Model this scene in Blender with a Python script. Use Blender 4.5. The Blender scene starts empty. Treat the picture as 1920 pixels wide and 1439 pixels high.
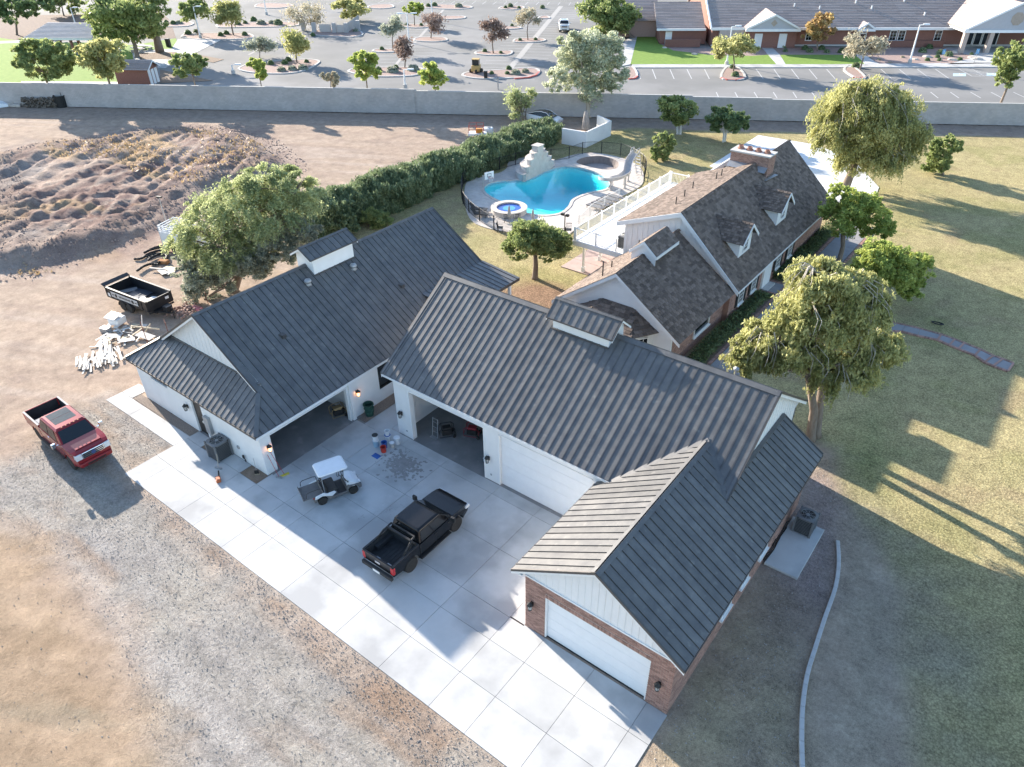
import bpy, math, random
import numpy as np
from mathutils import Vector, Matrix
from mathutils.geometry import tessellate_polygon
scene = bpy.context.scene
COL = scene.collection
random.seed(7)
rng = np.random.default_rng(7)
R_ = math.radians

# ------------------------------------------------------------------ camera
CAM_H = 27.0
FPX = 1369.4
CR = Vector((0.79329888, 0.60872882, -0.01122989))
CU = Vector((-0.3410411, 0.45957508, 0.82004982))
CF = Vector((-0.50434894, 0.64671475, -0.57218195))
cam_d = bpy.data.cameras.new('camera')
cam = bpy.data.objects.new('camera', cam_d)
COL.objects.link(cam)
cam_d.sensor_width = 36.0
cam_d.lens = FPX / 1920 * 36.0
cam_d.clip_end = 3000
cam_d.clip_start = 0.5
cam.matrix_world = Matrix(((CR.x, CU.x, -CF.x, 0), (CR.y, CU.y, -CF.y, 0), (CR.z, CU.z, -CF.z, CAM_H), (0, 0, 0, 1)))
scene.camera = cam
# ------------------------------------------------------------------ sky and sun
SUN = Vector((-2.97, 0.55, 1.0)).normalized()
ELEV = math.asin(SUN.z)
world = bpy.data.worlds.new('World')
scene.world = world
world.use_nodes = True
wn = world.node_tree
wn.nodes.clear()
sky = wn.nodes.new('ShaderNodeTexSky')
sky.sky_type = 'NISHITA'
sky.sun_disc = False
sky.sun_elevation = ELEV
sky.sun_rotation = math.atan2(SUN.x, SUN.y)
sky.air_density = 1.0
sky.dust_density = 0.6
sky.ozone_density = 2.0
bg = wn.nodes.new('ShaderNodeBackground')
bg.inputs['Strength'].default_value = 0.112
wo = wn.nodes.new('ShaderNodeOutputWorld')
wn.links.new(sky.outputs[0], bg.inputs['Color'])
wn.links.new(bg.outputs[0], wo.inputs['Surface'])
sun_d = bpy.data.lights.new('sun', 'SUN')
sun_d.energy = 4.4
sun_d.angle = R_(0.55)
sun_d.color = (1.0, 0.90, 0.78)
sun = bpy.data.objects.new('sun', sun_d)
COL.objects.link(sun)
sun.rotation_euler = SUN.to_track_quat('Z', 'Y').to_euler()
sun.location = (-60, 20, 60)
vs = scene.view_settings
vs.view_transform = 'Standard'
vs.look = 'None'
vs.exposure = 1.85
vs.gamma = 1.0
vs.use_curve_mapping = False
scene.cycles.max_bounces = 6
scene.cycles.transparent_max_bounces = 12

# ------------------------------------------------------------------ helpers
def ray(px, py):
    return CF * FPX + CR * (px - 960) - CU * (py - 719.5)
def G(px, py, z=0.0):
    """the place at height z that stands at this point of the photograph"""
    d = ray(px, py)
    t = (z - CAM_H) / d.z
    return Vector((d.x * t, d.y * t, z))
def GP(pts, z=0.0):
    return [tuple(G(x, y, z)[:2]) for x, y in pts]
HF = Vector((CF.x, CF.y, 0)).normalized()
def above(base, px, py):
    """point of the vertical plane through base that faces the camera"""
    d = ray(px, py)
    t = (base.x * HF.x + base.y * HF.y) / (d.x * HF.x + d.y * HF.y)
    return Vector((d.x * t, d.y * t, CAM_H + d.z * t))
def mpp(p):
    return (Vector(p) - Vector((0, 0, CAM_H))).dot(CF) / FPX

def tag(o, label=None, cat=None, group=None, kind=None):
    if label: o['label'] = label
    if cat: o['category'] = cat
    if group: o['group'] = group
    if kind: o['kind'] = kind
    return o
ORG = {}
def root(name, label, cat, loc=(0, 0, 0), group=None):
    o = bpy.data.objects.new(name, None)
    o.empty_display_size = 0.3
    COL.objects.link(o)
    o.location = loc
    ORG[o] = Vector(loc)
    return tag(o, label, cat, group)
def org(p):
    while p is not None:
        if p in ORG and p.parent is None: return ORG[p]
        p = p.parent
    return Vector((0, 0, 0))
def kids(o): return [c for c in list(o.children)]
def copy_tree(o, parent=None, label=None):
    c = o.copy()
    COL.objects.link(c)
    c.parent = parent
    if label: c['label'] = label
    for ch in kids(o):
        if ch is not c: copy_tree(ch, c)
    return c

class MB:
    def __init__(s):
        s.v = []; s.f = []; s.r = []; s.m = []; s.mi = 0
    def add(s, vs_, fs_, r=None):
        n = len(s.v)
        s.v += [tuple(p) for p in vs_]
        r = random.random() if r is None else r
        for f in fs_:
            s.f.append(tuple(n + i for i in f)); s.r.append(r); s.m.append(s.mi)
        return s
    def box(s, a, b, r=None):
        x0, y0, z0 = a; x1, y1, z1 = b
        return s.add([(x0,y0,z0),(x1,y0,z0),(x1,y1,z0),(x0,y1,z0),(x0,y0,z1),(x1,y0,z1),(x1,y1,z1),(x0,y1,z1)],
            [(0,3,2,1),(4,5,6,7),(0,1,5,4),(1,2,6,5),(2,3,7,6),(3,0,4,7)], r)
    def obox(s, o, ax, ay, az, r=None):
        """box from corner o with three edge vectors"""
        o = Vector(o); ax = Vector(ax); ay = Vector(ay); az = Vector(az)
        p = [o, o+ax, o+ax+ay, o+ay, o+az, o+ax+az, o+ax+ay+az, o+ay+az]
        fs_ = [(0,3,2,1),(4,5,6,7),(0,1,5,4),(1,2,6,5),(2,3,7,6),(3,0,4,7)]
        if ax.cross(ay).dot(az) < 0: fs_ = [tuple(reversed(f)) for f in fs_]
        return s.add(p, fs_, r)
    def cbox(s, c, sx, sy, sz, rz=0, r=None):
        c = Vector(c); X = Vector((math.cos(rz), math.sin(rz), 0)); Y = Vector((-math.sin(rz), math.cos(rz), 0))
        return s.obox(c - X*sx/2 - Y*sy/2, X*sx, Y*sy, (0,0,sz), r)
    def bar(s, a, b, w, h=None, up=(0,0,1), r=None):
        """rectangular bar from a to b"""
        a = Vector(a); b = Vector(b); h = h or w
        d = (b-a).normalized(); u = Vector(up)
        if abs(d.dot(u)) > .95: u = Vector((1,0,0))
        x = d.cross(u).normalized(); y = x.cross(d).normalized()
        return s.obox(a - x*w/2 - y*h/2, b-a, x*w, y*h, r)
    def poly(s, pts, r=None):
        return s.add(pts, [tuple(range(len(pts)))], r)
    def slab(s, pts, n, t, r=None):
        """polygon pts (3d) extruded by n*t below it"""
        n = Vector(n).normalized(); k = len(pts)
        top = [Vector(p) for p in pts]; bot = [p - n*t for p in top]
        a = Vector((0,0,0))
        for i in range(k): a += top[i].cross(top[(i+1) % k])
        if a.dot(n) < 0: top.reverse(); bot.reverse()
        fs_ = [tuple(range(k)), tuple(reversed(range(k, 2*k)))]
        fs_ += [(i, i+k, (i+1) % k + k, (i+1) % k) for i in range(k)]
        return s.add(top+bot, fs_, r)
    def prism(s, poly2, z0, z1, r=None):
        return s.slab([(x, y, z1) for x, y in poly2], (0,0,1), z1-z0, r)
    def tube(s, path, rad, n=8, closed=False, cap=True, r=None):
        path = [Vector(p) for p in path]; m = len(path)
        rads = rad if isinstance(rad, (list, tuple)) else [rad]*m
        vs_ = []; prev = None
        for i, p in enumerate(path):
            if closed: d = path[(i+1) % m] - path[i-1]
            else: d = path[min(i+1, m-1)] - path[max(i-1, 0)]
            if d.length < 1e-9: d = Vector((0,0,1))
            d.normalize()
            if prev is None:
                u = Vector((0,0,1)) if abs(d.z) < .9 else Vector((1,0,0))
                x = d.cross(u).normalized()
            else:
                x = (prev - d*prev.dot(d))
                x = x.normalized() if x.length > 1e-6 else d.orthogonal().normalized()
            prev = x; y = d.cross(x)
            for k in range(n):
                a = 2*math.pi*k/n
                vs_.append(p + x*math.cos(a)*rads[i] + y*math.sin(a)*rads[i])
        fs_ = []
        for i in range(m if closed else m-1):
            j = (i+1) % m
            for k in range(n):
                k2 = (k+1) % n
                fs_.append((i*n+k, i*n+k2, j*n+k2, j*n+k))
        if cap and not closed:
            fs_.append(tuple(reversed(range(n)))); fs_.append(tuple((m-1)*n+k for k in range(n)))
        return s.add(vs_, fs_, r)
    def lathe(s, prof, c=(0,0,0), n=16, axis='z', r=None):
        """prof: (radius, height) pairs"""
        vs_ = []
        for rad, h in prof:
            for k in range(n):
                a = 2*math.pi*k/n; x = rad*math.cos(a); y = rad*math.sin(a)
                if axis == 'z': p = (c[0]+x, c[1]+y, c[2]+h)
                elif axis == 'y': p = (c[0]+y, c[1]+h, c[2]+x)
                else: p = (c[0]+h, c[1]+x, c[2]+y)
                vs_.append(p)
        m = len(prof); fs_ = []
        for i in range(m-1):
            for k in range(n):
                k2 = (k+1) % n
                fs_.append((i*n+k, i*n+k2, (i+1)*n+k2, (i+1)*n+k))
        fs_.append(tuple(reversed(range(n)))); fs_.append(tuple((m-1)*n+k for k in range(n)))
        return s.add(vs_, fs_, r)
    def extr(s, prof, y0, y1, in0=None, r=None):
        """side profile (x,z) extruded along y"""
        k = len(prof)
        area = sum(prof[i][0]*prof[(i+1) % k][1]-prof[(i+1) % k][0]*prof[i][1] for i in range(k))
        if area < 0: prof = list(reversed(prof))
        vs_ = [(x, y0, z) for x, z in prof] + [(x, y1, z) for x, z in prof]
        fs_ = [tuple(range(k)), tuple(reversed(range(k, 2*k)))]
        fs_ += [(i, i+k, (i+1) % k + k, (i+1) % k) for i in range(k)]
        return s.add(vs_, fs_, r)
    def loft(s, secs, cap=True, r=None):
        n = len(secs[0]); vs_ = [p for q in secs for p in q]; fs_ = []
        for i in range(len(secs)-1):
            for k in range(n):
                k2 = (k+1) % n
                fs_.append((i*n+k, (i+1)*n+k, (i+1)*n+k2, i*n+k2))
        if cap:
            fs_.append(tuple(range(n))); fs_.append(tuple(reversed([(len(secs)-1)*n+k for k in range(n)])))
        return s.add(vs_, fs_, r)
    def build(s, name, mats, parent=None, smooth=False, bevel=0, seg=2, kind=None, label=None, fix=False):
        me = bpy.data.meshes.new(name)
        o0 = org(parent) if parent is not None else Vector((0,0,0))
        vv = [(p[0]-o0.x, p[1]-o0.y, p[2]-o0.z) for p in s.v] if o0.length > 0 else s.v
        me.from_pydata(vv, [], s.f)
        at = me.attributes.new('r', 'FLOAT', 'FACE')
        at.data.foreach_set('value', s.r)
        if not isinstance(mats, (list, tuple)): mats = [mats]
        for m in mats: me.materials.append(m)
        if len(mats) > 1: me.polygons.foreach_set('material_index', s.m)
        if smooth: me.polygons.foreach_set('use_smooth', [True]*len(s.f))
        o = bpy.data.objects.new(name, me)
        COL.objects.link(o)
        if parent is not None: o.parent = parent
        if bevel:
            b = o.modifiers.new('bevel', 'BEVEL'); b.width = bevel; b.segments = seg; b.limit_method = 'ANGLE'; b.angle_limit = R_(35)
            b.harden_normals = False
        if kind: o['kind'] = kind
        if label: o['label'] = label
        return o

# ------------------------------------------------------------------ materials
MATS = {}
def M(name, c1, c2=None, rough=.8, scale=3.0, metal=0.0, bump=0.0, bscale=40.0, rand=0.0, spec=.3, c3=None, s3=.6, t3=.55, stretch=None, coat=0.0, world_co=False, emit=None, detail=5):
    if name in MATS: return MATS[name]
    m = bpy.data.materials.new(name); m.use_nodes = True
    nt = m.node_tree; N = nt.nodes; L = nt.links
    b = N['Principled BSDF']
    b.inputs['Roughness'].default_value = rough
    b.inputs['Metallic'].default_value = metal
    b.inputs['Specular IOR Level'].default_value = spec
    if coat:
        b.inputs['Coat Weight'].default_value = coat; b.inputs['Coat Roughness'].default_value = .06
    if emit:
        b.inputs['Emission Color'].default_value = (*emit[0], 1); b.inputs['Emission Strength'].default_value = emit[1]
    c2 = c2 or c1
    if world_co:
        co = N.new('ShaderNodeNewGeometry').outputs['Position']
    else:
        co = N.new('ShaderNodeTexCoord').outputs['Object']
    if stretch:
        mp = N.new('ShaderNodeMapping'); mp.inputs['Scale'].default_value = stretch
        L.new(co, mp.inputs['Vector']); co2 = mp.outputs[0]
    else: co2 = co
    nz = N.new('ShaderNodeTexNoise'); nz.inputs['Scale'].default_value = scale; nz.inputs['Detail'].default_value = detail
    nz.inputs['Roughness'].default_value = .6
    L.new(co2, nz.inputs['Vector'])
    cr = N.new('ShaderNodeValToRGB')
    cr.color_ramp.elements[0].position = .3; cr.color_ramp.elements[0].color = (*c1, 1)
    cr.color_ramp.elements[1].position = .7; cr.color_ramp.elements[1].color = (*c2, 1)
    L.new(nz.outputs['Fac'], cr.inputs['Fac'])
    out = cr.outputs['Color']
    if c3:
        n3 = N.new('ShaderNodeTexNoise'); n3.inputs['Scale'].default_value = s3; n3.inputs['Detail'].default_value = 6
        L.new(co, n3.inputs['Vector'])
        r3 = N.new('ShaderNodeValToRGB'); r3.color_ramp.elements[0].position = t3; r3.color_ramp.elements[1].position = min(t3+.15, 1)
        L.new(n3.outputs['Fac'], r3.inputs['Fac'])
        mx = N.new('ShaderNodeMixRGB'); mx.inputs['Color2'].default_value = (*c3, 1)
        L.new(r3.outputs['Color'], mx.inputs['Fac']); L.new(out, mx.inputs['Color1']); out = mx.outputs['Color']
    if rand:
        a = N.new('ShaderNodeAttribute'); a.attribute_name = 'r'
        oi = N.new('ShaderNodeObjectInfo')
        ad = N.new('ShaderNodeMath'); ad.operation = 'ADD'
        L.new(a.outputs['Fac'], ad.inputs[0]); L.new(oi.outputs['Random'], ad.inputs[1])
        fr = N.new('ShaderNodeMath'); fr.operation = 'FRACT'; L.new(ad.outputs[0], fr.inputs[0])
        mr = N.new('ShaderNodeMapRange'); mr.inputs['To Min'].default_value = 1-rand; mr.inputs['To Max'].default_value = 1+rand
        L.new(fr.outputs[0], mr.inputs['Value'])
        vm = N.new('ShaderNodeVectorMath'); vm.operation = 'SCALE'
        L.new(out, vm.inputs[0]); L.new(mr.outputs[0], vm.inputs['Scale']); out = vm.outputs[0]
    L.new(out, b.inputs['Base Color'])
    if bump:
        nb = N.new('ShaderNodeTexNoise'); nb.inputs['Scale'].default_value = bscale; nb.inputs['Detail'].default_value = 4
        L.new(co2, nb.inputs['Vector'])
        bp = N.new('ShaderNodeBump'); bp.inputs['Strength'].default_value = bump; bp.inputs['Distance'].default_value = .05
        L.new(nb.outputs['Fac'], bp.inputs['Height']); L.new(bp.outputs[0], b.inputs['Normal'])
    MATS[name] = m
    return m
def leaf_mat(name, c1, c2, trans=.35):
    if name in MATS: return MATS[name]
    m = bpy.data.materials.new(name); m.use_nodes = True
    nt = m.node_tree; N = nt.nodes; L = nt.links; N.clear()
    a = N.new('ShaderNodeAttribute'); a.attribute_name = 'r'
    cr = N.new('ShaderNodeValToRGB')
    cr.color_ramp.elements[0].color = (*c1, 1); cr.color_ramp.elements[1].color = (*c2, 1)
    L.new(a.outputs['Fac'], cr.inputs['Fac'])
    p = N.new('ShaderNodeBsdfPrincipled'); p.inputs['Roughness'].default_value = .6; p.inputs['Specular IOR Level'].default_value = .25
    t = N.new('ShaderNodeBsdfTranslucent'); mx = N.new('ShaderNodeMixShader'); mx.inputs[0].default_value = trans
    o = N.new('ShaderNodeOutputMaterial')
    L.new(cr.outputs[0], p.inputs['Base Color']); L.new(cr.outputs[0], t.inputs['Color'])
    L.new(p.outputs[0], mx.inputs[1]); L.new(t.outputs[0], mx.inputs[2]); L.new(mx.outputs[0], o.inputs['Surface'])
    MATS[name] = m
    return m

m_white = M('white_paint', (.74,.74,.73), (.80,.80,.79), rough=.6, scale=1.2, bump=.05, bscale=60)
m_stucco = M('white_stucco', (.70,.70,.69), (.78,.78,.77), rough=.9, scale=.8, bump=.25, bscale=45)
m_fascia = M('dark_fascia', (.09,.085,.08), (.11,.10,.095), rough=.5, metal=.3)
m_roof = M('charcoal_metal_roof', (.115,.115,.118), (.17,.167,.162), rough=.42, metal=.2, spec=.22, scale=1.6, rand=.10, c3=(.20,.196,.188), s3=3.0, t3=.6, bump=.03, bscale=8, stretch=None)
m_concrete = M('pale_concrete', (.45,.45,.44), (.53,.53,.52), rough=.85, spec=.15, scale=.6, c3=(.37,.37,.365), s3=.4, t3=.48, rand=.07, bump=.06, bscale=60, world_co=True)
m_joint = M('slab_joint', (.26,.25,.24), rough=.95)
m_asphalt = M('old_asphalt', (.20,.198,.19), (.25,.246,.236), spec=.08, rough=.9, scale=.12, c3=(.27,.265,.258), s3=.06, t3=.5, bump=.1, bscale=30, world_co=True)
m_line = M('faded_line_paint', (.55,.55,.54), (.42,.42,.41), rough=.8, scale=3)
m_kerb = M('kerb_concrete', (.44,.43,.41), (.52,.51,.49), rough=.9)
m_redkerb = M('red_kerb_paint', (.42,.10,.08), (.5,.16,.13), rough=.7)
m_pinkgravel = M('pink_gravel', (.27,.19,.165), (.36,.27,.235), rough=1, scale=6, bump=.5, bscale=18, world_co=True)
m_soil = M('brown_soil', (.17,.125,.09), (.26,.19,.14), rough=1, scale=3, bump=.6, bscale=14, world_co=True)
m_green = M('lush_lawn', (.13,.22,.035), (.19,.29,.05), rough=1, scale=1.5, bump=.5, bscale=12, world_co=True)
m_brick = M('red_brown_brick', (.30,.17,.135), (.40,.25,.20), rough=.9, scale=14, rand=.28, bump=.15, bscale=60)
m_mortar = M('mortar', (.50,.46,.42), (.56,.52,.48), rough=1, scale=5)
m_brickdark = M('far_red_brick', (.20,.10,.08), (.27,.14,.11), rough=.9, scale=9, rand=.1)
m_block = M('grey_block', (.40,.385,.375), (.48,.46,.445), rough=.95, scale=.7, rand=.05, bump=.15, bscale=12, c3=(.40,.36,.33), s3=.25, t3=.6, world_co=True)
m_shingle = M('weathered_shingle', (.135,.103,.083), (.215,.165,.135), rough=.9, scale=8, rand=.36, bump=.2, bscale=30)
m_tile = M('grey_brown_tile', (.25,.215,.20), (.36,.31,.29), rough=.9, scale=7, rand=.15)
m_glass = M('dark_glass', (.015,.018,.02), rough=.08, spec=.7)
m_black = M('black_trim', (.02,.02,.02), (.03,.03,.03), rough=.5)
m_rubber = M('tyre_rubber', (.028,.027,.026), (.045,.042,.038), rough=.9, scale=8)
m_rim = M('silver_rim', (.45,.45,.46), rough=.3, metal=.9)
m_chrome = M('chrome', (.75,.76,.78), rough=.12, metal=1)
m_wood = M('raw_timber', (.50,.40,.27), (.62,.52,.38), rough=.8, scale=2, stretch=(1,14,14), rand=.25)
m_palewood = M('pale_scrap_timber', (.62,.56,.48), (.72,.67,.60), rough=.85, scale=3, rand=.2)
m_bark = M('grey_brown_bark', (.16,.12,.09), (.26,.21,.17), rough=1, scale=6, stretch=(1,1,.25), bump=.6, bscale=10)
m_barkpale = M('pale_bark', (.40,.33,.26), (.52,.45,.37), rough=1, scale=3, stretch=(1,1,.3), bump=.3, bscale=10)
m_whitewash = M('whitewashed_bark', (.70,.69,.66), (.6,.58,.54), rough=1, scale=4)
m_rock = M('pale_boulder', (.42,.36,.31), (.55,.50,.44), rough=1, scale=2, bump=.4, bscale=5)
m_steel = M('galvanised_grey', (.32,.33,.34), (.40,.41,.42), rough=.45, metal=.5)
m_plasticgrey = M('weathered_grey_plastic', (.42,.40,.37), (.50,.48,.44), rough=.6)

def clip_poly(poly, f):
    """keep the part of the 2-d polygon where f(p) >= 0"""
    out = []
    for i in range(len(poly)):
        a, b = poly[i], poly[(i+1) % len(poly)]
        fa, fb = f(a), f(b)
        if fa >= 0: out.append(a)
        if (fa < 0) != (fb < 0):
            t = fa/(fa-fb); out.append((a[0]+(b[0]-a[0])*t, a[1]+(b[1]-a[1])*t))
    return out
def sheet(name, polys, z, mat, kind='structure', holes=(), label=None, cat=None, thick=0):
    """flat sheet(s) of ground cover; each poly a list of (x, y); holes cut out of the first"""
    mb = MB()
    for k, p in enumerate(polys):
        hs = holes if k == 0 else ()
        rings = [[Vector((x, y, z)) for x, y in p]] + [[Vector((x, y, z)) for x, y in h] for h in hs]
        allv = [v for r_ in rings for v in r_]
        tri = tessellate_polygon(rings)
        fs_ = []
        for t in tri:
            a, b, c = (allv[i] for i in t)
            fs_.append(t if (b-a).cross(c-a).z > 0 else tuple(reversed(t)))
        mb.add(allv, fs_)
        if thick:
            for r_ in rings:
                n = len(r_)
                vs_ = list(r_) + [v - Vector((0,0,thick)) for v in r_]
                mb.add(vs_, [(i, i+n, (i+1) % n+n, (i+1) % n) for i in range(n)])
    o = mb.build(name, mat)
    tag(o, label, cat, kind=kind)
    return o
def smooth_ring(pts, n=6, closed=True):
    """Catmull-Rom through the points"""
    P = [Vector((*p, 0)) if len(p) == 2 else Vector(p) for p in pts]; m = len(P); out = []
    for i in range(m if closed else m-1):
        p0 = P[(i-1) % m] if closed or i > 0 else P[i]; p1 = P[i]; p2 = P[(i+1) % m]
        p3 = P[(i+2) % m] if closed or i+2 < m else P[i+1]
        for k in range(n):
            t = k/n
            q = .5*((2*p1)+(p2-p0)*t+(2*p0-5*p1+4*p2-p3)*t*t+(3*p1-p0-3*p2+p3)*t**3)
            out.append(tuple(q) if len(pts[0]) == 3 else (q.x, q.y))
    if not closed: out.append(tuple(P[-1]) if len(pts[0]) == 3 else (P[-1].x, P[-1].y))
    return out
def inset(ring, d):
    """move a ccw/cw ring inwards by d (approximate)"""
    n = len(ring); A = sum(ring[i][0]*ring[(i+1) % n][1]-ring[(i+1) % n][0]*ring[i][1] for i in range(n))
    s = 1 if A > 0 else -1; out = []
    for i in range(n):
        a, c = ring[i-1], ring[(i+1) % n]
        dx, dy = c[0]-a[0], c[1]-a[1]; l = math.hypot(dx, dy) or 1
        out.append((ring[i][0]-s*dy/l*d, ring[i][1]+s*dx/l*d))
    return out
# ================================================================== ground
def hash2(ix, iy, seed):
    h = (ix.astype(np.int64)*374761393 + iy.astype(np.int64)*668265263 + seed*974711) & 0x7fffffff
    h = ((h ^ (h >> 13))*1274126177) & 0x7fffffff
    return ((h ^ (h >> 16)) & 0xffff)/65535.0
def vnoise(x, y, seed=0):
    ix = np.floor(x); iy = np.floor(y); fx = x-ix; fy = y-iy
    fx = fx*fx*(3-2*fx); fy = fy*fy*(3-2*fy)
    a = hash2(ix, iy, seed); b = hash2(ix+1, iy, seed); c = hash2(ix, iy+1, seed); d = hash2(ix+1, iy+1, seed)
    return a+(b-a)*fx+(c-a)*fy+(a-b-c+d)*fx*fy
def fbm(x, y, seed=0, oct=4):
    s = 0; a = .5; t = 0
    for k in range(oct):
        s = s+a*vnoise(x*2**k+17*k, y*2**k-9*k, seed+k); t += a; a *= .5
    return s/t
def sdf(poly, X, Y):
    """signed distance, positive inside"""
    d = np.full(X.shape, 1e9); ins = np.zeros(X.shape, bool); n = len(poly)
    for i in range(n):
        ax, ay = poly[i]; bx, by = poly[(i+1) % n]
        ex, ey = bx-ax, by-ay; L2 = ex*ex+ey*ey+1e-9
        t = np.clip(((X-ax)*ex+(Y-ay)*ey)/L2, 0, 1)
        d = np.minimum(d, np.hypot(X-ax-t*ex, Y-ay-t*ey))
        c = (ay > Y) != (by > Y)
        ins ^= c & (X < (bx-ax)*(Y-ay)/((by-ay) if abs(by-ay) > 1e-9 else 1e-9)+ax)
    return np.where(ins, d, -d)
WALL_A = Vector((-127.53, 42.32, 0)); WALL_B = Vector((-6.38, 114.84, 0))
WD = (WALL_B-WALL_A).normalized(); WN = Vector((-WD.y, WD.x, 0))          # WN points away from the camera
def wall_pt(t): return WALL_A+WD*t
POOL_DECK = smooth_ring(GP([(872,350),(882,338),(905,330),(935,325),(950,316),(955,303),(985,296),(1015,306),(1045,300),(1075,291),(1110,287),(1160,295),(1195,310),(1207,330),(1200,350),(1160,372),(1120,400),(1085,425),(1055,447),(1010,448),(962,437),(920,430),(885,415),(872,385)]), 4)
POOL = smooth_ring([(-47.76,56.98),(-48.35,58.32),(-47.81,59.93),(-46.5,61.2),(-45.75,62.8),(-45.75,65.2),(-45.2,67.5),(-43.31,68.4),(-40.6,68.0),(-38.3,66.4),(-37.5,64.3),(-38.4,62.3),(-38.66,59.9),(-37.9,57.9),(-37.7,56.0),(-38.9,54.6),(-41,54.3),(-42.88,54.95),(-44.86,55.4),(-46.5,56.0)], 4)
DRYPOOL = smooth_ring([(-44.6,69.7),(-44.9,71.6),(-43.6,73.2),(-41.3,72.9),(-40.0,70.9),(-40.6,69.6),(-42.4,69.3)], 4)

z_gravel = GP([(345,835),(240,893),(945,1435),(960,1500),(180,1520),(300,1439),(262,1330),(215,1200),(125,1080),(60,1000),(-60,960),(-60,900),(40,850),(100,800),(150,770),(200,745)])
z_slabside = GP([(240,893),(945,1435),(960,1480),(800,1439),(640,1290),(520,1160),(380,1040),(250,920)])
z_orange = GP([(-80,1010),(50,1020),(130,1090),(210,1210),(255,1330),(290,1439),(200,1560),(-300,1560)])
z_mound = GP([(-60,300),(60,270),(180,262),(260,245),(360,240),(470,248),(530,285),(555,320),(500,340),(430,350),(380,385),(330,425),(280,448),(170,482),(80,505),(-60,525)])
z_lawn = [(-52.6,40),(-52.6,78),(-50,80),(-46,86)] + [tuple((wall_pt(t)-WN*5.2)[:2]) for t in (95,110,130,160,190)] + [(40,100),(40,8),(7,8),(4,17),(2.2,22),(.5,27.5),(-1.5,31),(-4,32.5),(-5,36.5),(-14.0,36.5),(-14.2,40),(-26,44),(-28,38),(-32,40),(-36,38),(-50,37)]
z_dead = GP([(1535,870),(1580,930),(1660,1010),(1745,1090),(1760,1180),(1740,1300),(1765,1500),(1490,1500),(1530,1200),(1575,1060)])
z_soilC = GP([(1250,1340),(1300,1270),(1440,1060),(1545,860),(1575,930),(1572,1020),(1535,1150),(1510,1280),(1500,1500),(1180,1500)])
z_rockC = GP([(1430,1060),(1500,900),(1540,895),(1572,940),(1575,1030),(1540,1130),(1500,1110)])
z_soilT = GP([(925,545),(985,520),(1035,535),(1075,555),(1050,600),(960,570)])
z_green1 = GP([(1740,1090),(1800,1120),(1930,1180),(1960,1500),(1780,1500),(1720,1250)])
z_green2 = GP([(1550,850),(1640,760),(1700,850),(1640,900),(1580,880)])

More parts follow.
